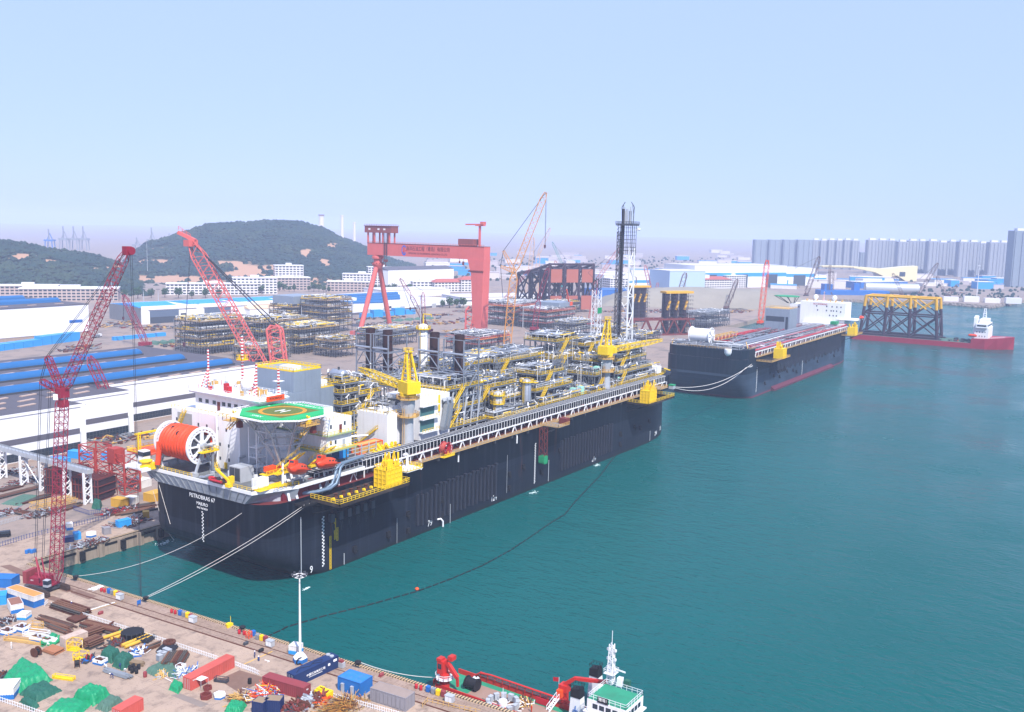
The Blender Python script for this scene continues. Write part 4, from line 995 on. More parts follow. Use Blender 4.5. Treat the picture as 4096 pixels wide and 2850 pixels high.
mb.rail([(fx-4.6,fy-4.6,107.8),(fx+4.6,fy-4.6,107.8),(fx+4.6,fy+4.6,107.8),(fx-4.6,fy+4.6,107.8)],1.6,1.5,.18,close=True,toe=.5);mb.box(fx-4.6,fx+4.6,fy-4.6,fy+4.6,107.3,107.7)
for s_ in (-1,1): mb.bar((fx,fy+s_*3.2,108),(fx,fy+s_*3.6,117),.3);mb.bar((fx,fy+s_*3.6,117),(fx,fy+s_*1.8,119.6),.3);mb.bar((fx,fy+s_*3.4,113),(fx,fy+s_*2.6,118),.2)
mb.build('flare_platform',DGREY,ft,kind='stuff')
mb=M()
for k in range(7): a=k*.9;mb.tube((fx+1.8*math.cos(a),fy+1.8*math.sin(a),108),(fx+1.8*math.cos(a),fy+1.8*math.sin(a),115+k % 3),.3,6)
mb.build('flare_tip',LGREY,ft,kind='stuff')
M().tube((fx+3.5,fy-4.2,105.4),(fx+5.8,fy-4.2,105.4),.7,10).build('marker_light',WHITE,ft)
# white lattice lift tower with a green wrap, aft of the flare
lt=part('access_tower',ship);mb=M().lat((240,36,38),(240,36,74),3.6,3.6,10,.26,.16,(1,0,0),tri=True);mb.build('tower_frame',WHITE,lt,kind='stuff')
M().box(237.9,242.1,33.9,34.1,62,65).build('wrap',GREEN,lt);M().lat((240,36,74),(240,36,80),3,3,3,.3,.2).build('hoist_cage',DGREY,lt,kind='stuff')
# bow deckhouse bits
mb=M().box(244,262,8,24,31,31.4);rr=random.Random(44);mb.k=0;pipework(mb,rr,245,262,9,30,31.5,37,60,cols=(0,1,2,2,3));mb.k=2;mb.cb((256,9,33.5),(5,5,3.5)).cb((250,10,33),(3,3,3));mb.build('forecastle_gear',STEELS,ship,kind='stuff')
M().rail([(246,4,31),(264,6.5,31),(270,14,31)],1.2,1.6,.12,toe=.4).bar((259,5,34),(265,4.6,32.5),.6).build('forecastle_railing',YEL,ship,kind='stuff')
M().prism([(222,1),(258,1.6),(268,5),(279,14),(285,27),(278,42),(222,53)],ZD+.05,31).build('forecastle',HULL,ship)
# ---- mooring platforms hung outside the hull
def mooring(x0,x1,bx,seed,fair=True):
    p=part('mooring_platform',ship);z=24.6
    M().box(x0,x1,-11.6,0,z-.9,z-.6).box(x0,x1,-11.6,-11.2,z-.6,z+.2).box(x0,x0+.4,-11.6,0,z-.6,z+.2).box(x1-.4,x1,-11.6,0,z-.6,z+.2).build('deck',mat('mooring_deck','2c2522',.9,var=.4,sc=.8,dirt=.5,dcol='6a5a4c'),p)
    M().rail([(x0,0,z+.2),(x0,-11.6,z+.2),(x1,-11.6,z+.2),(x1,0,z+.2)],1.25,1.7,.12,toe=.12).build('railing',YEL,p,kind='stuff')
    mb=M()
    for i in range(7): xx=x0+1+(x1-x0-2)*i/6;mb.bar((xx,-11,z-.9),(xx,0,z-5),.3);mb.bar((xx,-5,z-.9),(xx,0,z-3),.25)
    mb.build('knee_bracket',BLACK,p,kind='stuff')
    mb=M()
    for y in (-9.3,-8.6): mb.bar((x0+1,y,z-.4),(x1-1,y,z-.4),.25)
    mb.build('skid_rail',BLACK,p,kind='stuff')
    if fair:
        cs=M().cb((0,0,.3),(.7,.7,.7)).tube((-.3,-.9,.1),(.3,-.1,.6),.2,8).mesh('chain_stopper',YEL)
        for i in range(6): inst(cs,'chain_stopper',p,(x0+4+i*3.3,-5.2,z-.6))
        cb_=M().lathe([(.7,0),(.5,.3),(.5,1),(.75,1.3)],10).mesh('capstan',RUST)
        for i in range(7): inst(cb_,'capstan',p,(x0+3+i*3.3,-4,z-.6))
    # the yellow ribbed winch house that runs on the skid rails
    h=M().box(bx,bx+7.2,-11,-6,z-.2,z+5.8)
    for i in range(5): h.box(bx+i*1.72,bx+i*1.72+.3,-11.22,-11,z-.2,z+5.8)
    for k in range(5): h.box(bx+.3,bx+6.9,-11.14,-11,z+k*1.38,z+k*1.38+.22);h.box(bx-.14,bx,-10.7,-6.3,z+k*1.38,z+k*1.38+.22)
    for i in range(4): h.box(bx-.2,bx,-11+i*1.57,-10.7+i*1.57,z-.2,z+5.8)
    h.build('winch_house',YEL,p)
    mb=M();rr=random.Random(seed)
    for _ in range(16): x,y=rr.uniform(bx+.8,bx+6.4),rr.uniform(-10.4,-6.6);mb.bar((x,y,z+5.8),(x+rr.uniform(-1.5,1.5),y+rr.uniform(-1.2,1.2),z+rr.uniform(7,10.5)),rr.uniform(.2,.5));
    mb.cb((bx+3.6,-8.4,z+6.9),(2.6,2,2.2)).rail([(bx,-11,z+5.8),(bx+7.2,-11,z+5.8),(bx+7.2,-6,z+5.8),(bx,-6,z+5.8)],1.1,1.2,.14,close=True)
    mb.build('winch_gear',YEL,p,kind='stuff')
mooring(1.5,33,22.6,1);mooring(206,235.5,208.5,2,False)
# smaller balconies along the side
def balcony(x0,x1,y0,z,m,name,rmat=YEL):
    p=part('side_balcony',ship);M().box(x0,x1,y0,-.1,z-.25,z).build('deck',m,p);M().rail([(x0,0,z),(x0,y0,z),(x1,y0,z),(x1,0,z)],1.15,1.5,.13,toe=.25).build('railing',rmat,p,kind='stuff')
    M().bar((x0+.5,y0+.4,z-.3),(x0+.5,0,z-4),.3).bar((x1-.5,y0+.4,z-.3),(x1-.5,0,z-4),.3).build('bracket',DGREY,p,kind='stuff');return p
balcony(36,44,-8,26.6,WHITE,'');b_=balcony(129.5,138.5,-8.5,25.8,PLATE,'',GOLD);balcony(224,233,-9,29,PLATE,'',GOLD)
M().path([(42,-3,26.6),(42,-3,30.4),(41.6,-3,30.8),(40.2,-3,30.8)],.45,8).build('gooseneck_vent',WHITE,ship,True)
M().lat((128.5,-2.2,13.5),(128.5,-2.2,25.6),2.4,2.4,6,.22,.16).build('hanging_scaffold',BROWN,ship,kind='stuff');M().box(127,130,-3.6,-1,11,13.5).box(127.3,129.6,-3.8,-.9,10.4,11.2).build('scaffold_wrap',GREEN,ship)
M().box(136.5,139.5,-8,-4.5,25.8,28.2).build('scaffold_screen',BROWN,b_)
# red hose reel on the rail
hr=part('hose_reel',ship,(64.8,-1.4,28.2));HRM=mat('red_hose','b8564c',.6,var=.2,sc=2)
for y in (-1.1,1.1):
    mb=M()
    for i in range(12): a=2*math.pi*i/12;mb.bar((.4*math.cos(a),y,.4*math.sin(a)),(2.2*math.cos(a),y,2.2*math.sin(a)),.14)
    mb.path([(2.25*math.cos(2*math.pi*i/20),y,2.25*math.sin(2*math.pi*i/20)) for i in range(20)],.13,5,True);mb.lathe([(.6,y-.15),(.6,y+.15)],10,(0,0,0),'y');mb.build('reel_flange',RED,hr,kind='stuff')
mb=M()
for k in range(6): mb.path([(1.9*math.cos(2*math.pi*i/20),-.8+k*.32,1.9*math.sin(2*math.pi*i/20)) for i in range(20)],.17,5,True)
mb.build('hose',HRM,hr,kind='stuff');M().box(-3,3,-1.6,1.4,-2.8,-2.6).rail([(-3,-1.6,-2.6),(3,-1.6,-2.6)],1,1,.13,toe=.4).bar((0,-1,-2.6),(0,-1,0),.3).build('reel_cradle',YEL,hr,kind='stuff')
# laydown area with yellow skids between the accommodation and the first crane
ld=part('laydown_deck',ship)
M().box(22,53,5,22,29.6,30).build('deck',GRAT,ld);M().rail([(22,5,30),(53,5,30)],1.2,1.6,.13,toe=.35).rail([(22,22,30),(40,22,30)],1.2,1.6,.12).build('railing',YEL,ld,kind='stuff')
mb=M();rr=random.Random(77)
for i in range(14): x=rr.uniform(36,50);mb.bar((x,5.6+rr.uniform(0,3),30),(x+rr.uniform(-.6,.6),6+rr.uniform(0,3),31.6+rr.uniform(0,1)),.7);mb.cb((x,6.4+rr.uniform(0,2),30.6),(2,1.2,1.1))
mb.build('handling_skid',YEL,ld,kind='stuff')
mb=M()
for z in (31,32.2,33.4): mb.bar((24,7,z),(38,7,z),.2)
for x in (24,28,31,34.5,38): mb.bar((x,7,30),(x,7,34.5),.28)
mb.build('bulwark_frame',LGREY,ld,kind='stuff')
M().path([(35,21,30),(35,21,33.5),(36,20.5,34),(44,16,34)],.35,8).build('service_pipe',WHITE,ld,True)
# top-level things resting on or hung from the ship
OR2=mat('lifeboat_orange','d8431e',.35,var=.06,sc=.4,dirt=.15,dcol='7a2a18')
def lifeboat(label,loc,rz,tilt):
    t_=thing('lifeboat',label,'lifeboat',loc,rz,'enclosed lifeboats at the stern');t_.rotation_euler=(0,tilt,rz);t_.scale=(1.2,1.2,1.2)
    L_=8.6;mb=M();prof_=[]
    nx,nr=14,14;vs=[]
    for i in range(nx+1):
        u=i/nx;x=-L_/2+L_*u;w_=1.55*(max(0.02,1-abs(2*u-1)**3.2))**.6
        for j in range(nr):
            a=2*math.pi*j/nr;yy=w_*math.cos(a);zz=math.sin(a);zz=zz*(1.35*w_/1.55 if zz > 0 else 1.5*w_/1.55);vs.append((x,yy,zz))
    fs=[(i*nr+j,i*nr+(j+1) % nr,(i+1)*nr+(j+1) % nr,(i+1)*nr+j) for i in range(nx) for j in range(nr)]
    mb.add(vs,fs);mb.build('hull',OR2,t_,True)
    M().box(-3.4,-1.7,-.75,.75,.9,2.0).box(-4.1,4.1,-1.62,-1.5,-.12,.06).box(-4.1,4.1,1.5,1.62,-.12,.06).build('conning_hatch',OR2,t_)
    mb=M()
    for x in (-1,.4,1.8): mb.box(x,x+.7,-1.42,-1.3,.45,.85)
    mb.build('porthole',GLASS,t_,kind='stuff');M().box(-3.46,-3.4,-.5,.5,1.35,1.8).build('windscreen',GLASS,t_)
lifeboat('orange enclosed lifeboat hanging from yellow davit, the one nearer the ship stern',(-5.2,-1.8,35.2),R(18),R(14))
lifeboat('orange enclosed lifeboat hanging under the white balcony, farther from the ship stern',(6.4,-1.6,34.6),R(12),R(10))
rb=thing('rescue_boat','small red open rescue boat on stern deck beside yellow davit','boat',(-17.2,18.5,30.1),R(90))
mb=M().path([(-2.8,-1,.9),(1.6,-1.05,.9),(3,-.5,1.1),(3.3,0,1.2),(3,.5,1.1),(1.6,1.05,.9),(-2.8,1,.9)],.36,8);mb.build('tube_collar',RED,rb,True)
M().prism([(-2.8,-1),(1.8,-1),(3,0),(1.8,1),(-2.8,1)],.35,.75).box(-2.3,1.5,-.5,.5,0,.4).build('floor',BROWN,rb);M().cb((-.6,0,1.4),(.8,.7,1)).cb((-2.9,0,1.3),(.5,.6,1.1)).build('console',DGREY,rb)
dvt=part('rescue_davit',ship,(-17.5,13.2,29.9));M().lathe([(.6,0),(.5,1.8)],10).bar((0,0,1.8),(0,5.5,4.4),.55).bar((0,-.5,.8),(0,2,3),.3).cb((0,0,.5),(1.6,1.6,1)).build('davit_arm',YEL,dvt)
for nm,lb,m_,b_ in (('tool_container','orange steel container on the ship deck beside the yellow skids',ORANGE,(33.5,44.5,10,13.5,30.05,33)),('tool_container','small blue container on the ship deck beside the white balcony block',SKYBLUE,(25.5,29.5,11.5,14.5,30.05,33.2))):
    t_=thing(nm,lb,'container',(b_[0],b_[2],b_[4]));l,w_,h=b_[1]-b_[0],b_[3]-b_[2],b_[5]-b_[4]
    M().box(0,l,0,w_,0,h).build('body',GOLD if m_ is ORANGE else m_,t_)
    mb=M()
    for x in (0,l):
        for y in (0,w_): mb.bar((x,y,0),(x,y,h+.1),.3)
    for z in (.1,h+.02):
        mb.bar((0,0,z),(l,0,z),.28).bar((0,w_,z),(l,w_,z),.28).bar((0,0,z),(0,w_,z),.28).bar((l,0,z),(l,w_,z),.28)
    mb.build('corner_frame',m_,t_)
z1=zm(0,850,.446);z2=zm(1000,750,.446);z3=zm(2000,750,.446);z4=zm(3000,850,.4774);z5=zm(0,1500,.446)
z6=zm(600,1400,.446);z7=zm(1300,1250,.446);z8=zm(1900,1150,.446);q1=zm(0,2140,.446);q2=zm(900,2140,.446)
q3=zm(1700,2500,.446);q4=zm(550,1800,.446);q5=zm(1300,1650,.446);q6=zm(2000,1500,.446);q7=zm(2600,1150,.446)
# ================================================================ yard behind the ships: halls, gantry, cranes
ROOF=mat('dark_roof','55525a',.85,var=.15,sc=.1,dirt=.3,dcol='3c3a42',dsc=.05)
VAULT=mat('vault_blue','1a5f98',.5,var=.1,sc=.15)
BAND=mat('louvre_grey','5c5a64',.7,var=.15)
SKYL=mat('skylight','b59c8c',.6,var=.15)
DARKDOOR=mat('hall_opening','3d4652',.8,var=.15)
TRIM=mat('wall_trim','c8c6cc',.6,var=.08)
def window_strip(mb_glass,mb_mull,x0,x1,y,z0,z1,n):
    mb_glass.box(x0,x1,y-.06,y+.1,z0,z1)
    for i in range(n+1): x=x0+(x1-x0)*i/n;mb_mull.box(x-.1,x+.1,y-.16,y-.06,z0,z1)
    mb_mull.box(x0,x1,y-.14,y-.06,(z0+z1)/2-.08,(z0+z1)/2+.08)
# hall with the three long blue vaults, stepped white front
w1=thing('assembly_hall','big white assembly hall with three long blue roof vaults, behind the near ship stern','hall',(0,178,YZ))
seg=[(-130,42,0),(42,75,14),(75,176,34)];HT=20.2
for x0,x1,y0 in seg:
    o=M().box(x0,x1,y0,150,0,HT).build('wall',WHITE2,w1)
    M().box(x0-.3,x1+.3,y0-.3,150.3,HT,HT+.5).build('roof',ROOF,w1)
    M().box(x0,x1,y0-.36,y0-.28,HT-.3,HT+.9).build('parapet',WHITE2,w1)
    gl_,mu=M(),M()
    a,b=x0+.8,x1-2.6
    M().box(a,b,y0-.12,y0-.02,8.2,10.6).build('louvre_band',BAND,w1)
    window_strip(gl_,mu,a,b,y0-.02,1.2,4.6,int((b-a)/1.6));gl_.build('window_band',GLASS,w1);mu.build('mullion',DGREY,w1,kind='stuff')
    M().box(a,b,y0-1.0,y0,0,.9).build('plinth',mat('plinth_concrete','a08d80',.9,var=.2),w1)
    M().box(x1-2.0,x1+.02,y0-.5,y0-.02,0,HT+.2).build('corner_column',WHITE2,w1)
    M().tube((x1-2.6,y0-.4,0),(x1-2.6,y0-.4,HT*.45),.18,6).build('downpipe',LGREY,w1)
for yy,xe in ((50,164),(84,158),(120,155)):
    pr_=[(-3.4,0),(-3.2,1.3),(-2.4,2.4),(-1.1,3.1),(0,3.3),(1.1,3.1),(2.4,2.4),(3.2,1.3),(3.4,0)]
    v=M();v.ext([(yy+p,HT+.5+q) for p,q in pr_],-130,xe-4,'x');n_=len(pr_)
    prev=[(xe-4,yy+p,HT+.5+q) for p,q in pr_]
    for k in range(1,6):
        t_=k/5;sc_=math.cos(t_*math.pi/2);cur=[(xe-4+4*math.sin(t_*math.pi/2),yy+p*max(.05,sc_),HT+.5+q*(max(.05,sc_) if k < 5 else .05)) for p,q in pr_]
        for i in range(n_-1): v.quad(prev[i],prev[i+1],cur[i+1],cur[i])
        prev=cur
    v.build('roof_vault',VAULT,w1,True)
    M().box(-130,xe-3,yy-6.2,yy-5.9,HT+.5,HT+1.4).box(-130,xe-3,yy+5.9,yy+6.2,HT+.5,HT+1.1).build('roof_gutter',DGREY,w1)
sk=M().box(-4,4,-.9,.9,0,.35).mesh('skylight',SKYL)
for r_,yy in enumerate((15,26,37,66,102,139)):
    for i in range(16):
        x=-40+i*13+(6 if r_ % 2 else 0)
        if (yy < 42 and x > 36) and not (yy > 16 and x < 70) and not (yy > 36 and x < 168): continue
        if x < 168: inst(sk,'skylight',w1,(x,yy,HT+.5),R(12))
# white hall on the left edge
w2=thing('plate_hall','tall white hall at left edge with two short blue roof vaults','hall',(285,556,YZ))
M().box(-170,0,0,110,0,27).build('wall',WHITE2,w2);M().box(-170,.3,-.3,110.3,27,27.6).build('roof',ROOF,w2);M().box(-170,0,-.2,-.02,0,4).build('plinth',mat('plinth_concrete','a08d80',.9,var=.2),w2)
M().box(-18,-6,-.15,-.02,12,14.5).build('wall_sign',BLUE,w2);M().box(-170,0,-.5,-.02,3.8,4.3).build('ledge',TRIM,w2)
for yy,xe in ((34,-8),(75,-16),(104,-50)):
    M().ext([(yy-4,27.6),(yy-3.4,30),(yy-1.6,31.2),(yy,31.5),(yy+1.6,31.2),(yy+3.4,30),(yy+4,27.6)],-170,xe,'x').tube((xe,yy,27.6),(xe,yy,31.3),3.6,12,.8).build('roof_vault',VAULT,w2,True)
for i in range(4): inst(sk,'skylight',w2,(-90+i*24,14,27.6),R(10))
# hangars with dark doors
w3=thing('hangar_row','white hangar row with wide dark doors and blue roof below the main hill','hangar',(371,604,YZ),R(-9))
M().box(0,260,0,70,0,15.5).build('wall',WHITE2,w3)
for k in range(4):
    x=2+k*58;M().box(x-3,x+4,-1.2,0,0,16.4).box(x-3,x+58,-1.0,0,13.5,17.2).build('portal_frame',WHITE2,w3)
    M().box(x+6,x+36,-.3,-.02,0,12.5).build('door_opening',DARKDOOR,w3);M().box(x+6,x+36,-.45,-.3,6.2,12.5).build('door_leaf',mat('door_slate','58677c',.6,var=.1),w3)
    M().box(x+38,x+44,-.15,-.02,7,8.6).box(x+38,x+44,-.15,-.02,3,4.6).build('window',GLASS,w3)
    M().ext([(2,15.5),(35,18.5),(68,15.5)],x-2,x+40,'x').build('roof',SKYBLUE,w3)
M().box(0,.2,0,70,0,15.5).build('side_wall',LGREY,w3)
# long low hall with blue ridges, behind the gantry
w4=thing('pipe_hall','long low white hall with parallel blue ridges behind the gantry legs','hall',(586,531,YZ))
M().box(0,186,0,145,0,9.2).build('wall',WHITE2,w4);M().box(0,186,0,145,9.2,9.5).build('roof',mat('pale_roof','c9c6cc',.7,var=.06),w4);M().box(0,186,-.15,-.02,0,2.5).box(-.15,-.02,0,145,0,2.5).build('plinth',BAND,w4)
for yy,xa,xb in ((12,8,64),(34,-2,120),(60,4,150),(92,10,184)):
    M().tube((xa,yy+24,10.8),(xb,yy,10.8),2.3,8).build('roof_ridge',VAULT,w4,True)
M().box(58,66,-.2,-.02,4,6.4).build('window',GLASS,w4)
for i in range(5): M().box(22+i*30,30+i*30,-.2,-.02,0,5).build('door',LGREY,w4)
def shed(label,px,w_,d_,h_,rz,body=WHITE2,roof=None,stripe=None,doors=0,cat='hall',name='storage_hall',gable=0):
    p=G(*px);o=thing(name,label,cat,p,rz);M().box(0,w_,0,d_,0,h_).build('wall',body,o)
    if gable: M().ext([(-.5,h_),(d_/2,h_+gable),(d_+.5,h_)],-.5,w_+.5,'x').build('roof',roof or ROOF,o)
    else: M().box(-.4,w_+.4,-.4,d_+.4,h_,h_+.5).build('roof',roof or mat('pale_roof','c9c6cc',.7,var=.06),o)
    if stripe: M().box(0,w_,-.12,-.02,h_*.5,h_*.68).build('stripe',stripe,o)
    for i in range(doors): x=w_*(i+.3)/doors;M().box(x,x+w_*.4/doors,-.2,-.02,0,h_*.6).build('door',DARKDOOR,o)
    return o
shed('long white hall standing among offices behind the gantry beam',z2(1240,885),150,40,26,R(-9),gable=5)
shed('low white hall with pale roof right behind the gantry left legs',z2(1200,985),110,60,9,R(-20))
shed('low pale hall behind the gantry right leg',z2(1890,1060),150,60,10,R(-28),stripe=BAND)
shed('huge white hall with light blue stripe, far left of the flare tower pair',z3(930,930),210,70,26,R(-32),stripe=SKYBLUE,doors=0)
shed('tall pale blue and white tower hall right of the flare tower',z3(1515,950),70,60,36,R(-32),body=mat('pale_blue_clad','a9bfd8',.6,var=.08))
shed('huge white hall with blue stripe and three dark doors, right of the tower hall',z3(1740,905),220,90,40,R(-28),stripe=SKYBLUE,doors=3)
shed('white hall with blue panels behind the second ship',z4(20,620),160,60,34,R(-28),stripe=SKYBLUE,doors=2)
shed('low white hall with blue band right of the blue panelled hall',z4(305,600),110,40,17,R(-28),stripe=SKYBLUE)
shed('dark blue shed before the far tower blocks',z4(925,640),130,40,12,R(-28),body=BLUE)
shed('white upper hall behind the dark blue shed',z4(945,608),90,20,12,R(-28))
shed('blue roofed long shed left of the flare tower foot',z3(890,1000),110,50,12,R(-32),body=BLUE,roof=BLUE)
shed('sand coloured low shed roof beside the hangar row',z2(0,1180),70,26,10,R(-14),roof=mat('tan_roof','d8b898',.7,var=.1),gable=3)
# office buildings with window rows
OFFB=mat('office_stone','b7a49c',.7,var=.1,sc=.05);OFFW=mat('office_white','dcd8d8',.65,var=.06,sc=.05)
REDROOF=mat('red_tile_roof','a8574e',.8,var=.15)
def office(label,px,w_,d_,fl,rz,body=OFFB,roof=None,cols=None,name='office_building',win=1.9):
    p=G(*px);o=thing(name,label,'building',p,rz);h=fl*3.7;M().box(0,w_,0,d_,0,h).build('wall',body,o)
    if roof: M().add([(-1,-1,h),(w_+1,-1,h),(w_+1,d_+1,h),(-1,d_+1,h),(d_*.4,d_/2,h+5),(w_-d_*.4,d_/2,h+5)],[(0,1,5,4),(1,2,5),(2,3,4,5),(3,0,4)]).build('roof',roof,o)
    else: M().box(-.6,w_+.6,-.6,d_+.6,h,h+.8).build('roof',OFFW,o);M().box(w_*.4,w_*.6,d_*.3,d_*.6,h+.8,h+4).build('roof_house',OFFW,o)
    n_=cols or max(3,int(w_/5.2));wm_=M().box(-win,win,-.15,0,0,1.9).mesh('window',GLASS)
    for f in range(fl):
        for i in range(n_): inst(wm_,'window',o,(w_*(i+.5)/n_,-.02,f*3.7+1.1))
    wn=M().box(-.15,0,-win,win,0,1.9).mesh('window',GLASS);m_=max(2,int(d_/6))
    for f in range(fl):
        for i in range(m_): inst(wn,'window',o,(-.02,d_*(i+.5)/m_,f*3.7+1.1))
    return o
office('stone office with stepped flat roof in centre of the row below the hill',z2(150,925),64,30,5,R(-37))
office('upper glazed storeys of the central stone office',z2(225,895),44,24,9,R(-37),OFFW)
office('white office block at left end of the office row',z2(-10,952),34,24,5,R(-37),OFFW)
office('wide stone office right of the central office',z2(690,937),62,26,4,R(-50),OFFB)
office('white slab office behind the gantry left legs',z2(830,905),60,24,6,R(-50),OFFW)
office('long white office half hidden by the leaning coral boom',z1(1490,742),120,24,4,R(-38),OFFW)
office('square white office at the right of the long white office',z1(2090,735),60,26,6,R(-38),OFFW)
office('long stone office behind the left edge hall',z1(170,800),110,40,4,R(-38),OFFB)
office('low stone office at the far left edge',z1(-40,770),70,30,4,R(-38),OFFB)
office('cream dormitory with red hipped roof left of the gantry right leg',z2(1655,940),62,20,4,R(-28),OFFW,REDROOF)
office('second cream dormitory with red roof close to the gantry right leg',z2(1895,938),34,22,5,R(-28),OFFW,REDROOF)
office('small white office with trees left of the cream dormitory',z2(1460,935),30,20,4,R(-40),OFFW)
office('white office behind the gantry left legs, farthest row',z2(1060,850),50,24,7,R(-40),OFFW)
office('white dormitory with pink roof before the blue striped hall',z3(1785,925),70,30,5,R(-30),OFFW,REDROOF)
office('white dormitory right of the pink roofed one',z3(2030,905),44,30,6,R(-30),OFFW)
office('small white block left of the flare tower',z3(985,945),34,24,6,R(-30),OFFW)
# ---- trees by the offices
CROWN=mat('tree_leaves','35552f',.9,var=.4,sc=.3,spec=.1);TRUNK=mat('tree_bark','4a3a2c',.9,var=.2)
ORD=['first','second','third','fourth','fifth','sixth','seventh','eighth','ninth','tenth','eleventh','twelfth','thirteenth','fourteenth','fifteenth','sixteenth','seventeenth','eighteenth']
def tree(p,h,seed,label):
    rr=random.Random(seed);t_=thing('tree',label,'tree',p,0,'trees by the yard offices')
    M().tube((0,0,0),(0,0,h*.6),h*.035,6,h*.015).tube((0,0,h*.35),(h*.2,0,h*.6),h*.02,5).tube((0,0,h*.4),(-h*.12,h*.15,h*.65),h*.02,5).build('trunk',TRUNK,t_)
    mb=M()
    for _ in range(210):
        a,u=rr.uniform(0,6.28),rr.uniform(.25,1);z=h*(.18+.82*u*rr.uniform(.7,1));r=h*.33*math.sqrt(max(.05,1-((z/h-.62)/.4)**2))*rr.uniform(.3,1);c=Vector((r*math.cos(a),r*math.sin(a),z));s_=h*rr.uniform(.08,.14)
        q=[c+Vector((rr.uniform(-1,1),rr.uniform(-1,1),rr.uniform(-.7,.7)))*s_ for _k in range(4)];mb.add([tuple(x) for x in q],[(0,1,2),(0,2,3),(0,3,1),(1,3,2)])
    mb.build('crown',CROWN,t_)
k=0
for px,cnt,sx_,where in ((z2(60,960),4,20,'before the white office left of centre'),(z2(330,930),5,22,'before the central stone office'),(z2(640,940),5,22,'between the stone offices'),(z2(1250,945),10,22,'behind the gantry left legs'),(z1(900,770),5,30,'beside the hangar row'),(z1(1600,770),8,60,'above the hangar roofs'),(z2(1520,930),2,10,'beside the small white office'),(z2(1850,1085),4,30,'beside the gantry right leg')):
    for i in range(cnt):
        tree(G(px[0]+(i-cnt/2)*sx_*.9,px[1]+rnd(-3,3)),rnd(8,15),k,'dark round-crowned tree %s, %s from left' % (where,ORD[i]));k += 1
# ---- the coral gantry crane
gx=472;gc=thing('gantry_crane','giant coral red gantry crane with lettered beam spanning the yard','crane',(gx,335,YZ))
bz0,bz1=72.6,83.4;ya,yb=-66,66
gb=M().box(-4.5,4.5,ya,yb,bz0,bz1).m(1).box(-4.7,4.7,ya,yb,bz1,bz1+.4).build('beam',[CORAL,BROWN],gc)
M().rail([(-4.5,ya,bz1+.4),(-4.5,yb,bz1+.4)],1.3,3,.16).build('beam_railing',CORAL,gb,kind='stuff')
# left pair of tubular legs meeting in a bearing under the beam
mb=M().tube((-22,60,0),(-2,57,62),2.3,14).tube((22,60,0),(2,57,62),2.3,14);mb.build('pendulum_leg',CORAL,gc,True)
M().lathe([(3,60),(5,63),(5.6,64.5),(4,66),(4,69),(5.6,69.5),(5.6,71.5),(3.8,72.6)],16,(0,57,0)).build('leg_bearing',CORAL,gc,True)
M().rail([(5.6*math.cos(R(30*i)),57+5.6*math.sin(R(30*i)),64.6) for i in range(12)],1.2,2,.2,close=True).build('bearing_railing',BROWN,gc,kind='stuff')
M().box(-30,-16,56,64,-.1,4).box(16,30,56,64,-.1,4).build('leg_bogie',CORAL,gc,kind='stuff')
# right box leg
M().ext([(-66,72.6),(-49,72.6),(-53,60),(-56.5,0),(-64,0),(-65.5,60)],-5,5,'x').build('rigid_leg',CORAL,gc)
M().rail([(-5.3,-66,62),(-5.3,-50,62),(5.3,-50,62)],1.3,2,.2,toe=.6).build('leg_platform',BROWN,gc,kind='stuff')
M().box(-10,10,-68,-50,0,4).build('leg_bogie',CORAL,gc)
# machinery house on stilts over the left end, small house and slewing jib at the right end
MH=mat('machine_house_brown','8c4a46',.6,var=.15,sc=.1,streak=.3)
mh=part('trolley_house',gc);M().box(-5,5,37,69,93,99).box(-5.6,5.6,36.4,69.6,99,99.5).build('house_wall',MH,mh)
mb=M()
for y in (40,48,58,66): mb.bar((-3.5,y,bz1),(-3.5,y,93),1.2);mb.bar((3.5,y,bz1),(3.5,y,93),1.2)
mb.build('house_leg',CORAL,mh,kind='stuff');M().rail([(-5,37,99.5),(-5,69,99.5),(5,69,99.5),(5,37,99.5)],1.2,3,.16,close=True).build('railing',MH,mh,kind='stuff')
wm_=M().box(-.12,0,-1.2,1.2,0,1.5).mesh('window',OFFW)
for y in (45,52,63): inst(wm_,'window',mh,(-5,y,95.5))
mb=M()
for y in (41.5,42.5,44,45): mb.bar((-5.2,y,93),(-5.2,y,69),.25)
mb.build('hoist_rope',CABLE,gc,kind='stuff');M().cb((-5.2,43.2,68),(1.2,4.4,2.2)).path([(-5.2,43.2,67),(-5.2,43.2,65),(-5.2,44,64),(-5.2,43.2,63),(-5.2,42.2,63.8)],.35,6).build('hook_block',BROWN,gc)
lower=part('lower_trolley',gc);M().box(-4,4,-54,-38,bz1+1.2,bz1+6.4).build('house_wall',MH,lower);M().box(-4,-3,-53,-39,bz1+.4,bz1+1.2).box(3,4,-53,-39,bz1+.4,bz1+1.2).build('bogie',BROWN,lower)
jb=part('service_jib',gc);M().bar((0,-58,bz1),(0,-58,101),1.6).box(-1.5,1.5,-63,-54,101,102.4).box(-2,2,-63,-59.5,102.4,104.8).bar((0,-58,102.4),(0,-43,102.2),1.2).build('jib_arm',CORAL,jb)
M().cb((-5.4,-45,69),(1,1.6,3)).bar((-5.4,-45,70),(-5.4,-45,73),.2).cb((-5.4,-41,70),(.8,1.2,2)).bar((-5.4,-41,70),(-5.4,-41,73),.2).build('hook_block',BROWN,gc)
SIGN=mat('sign_dark_red','4c1c26',.6);SB=mat('sign_blue','2a5fc0',.6);SR=mat('sign_red','c02030',.6)
text('海洋石油工程（青岛）有限公司',4.3,SIGN,gb,(-4.56,-5,79.6),FACE_AFT,sx=.82);text('OFFSHORE OIL ENGINEERING (QINGDAO) CO.,LTD.',2.2,SIGN,gb,(-4.56,-5,75.6),FACE_AFT,sx=.86)
mb=M()
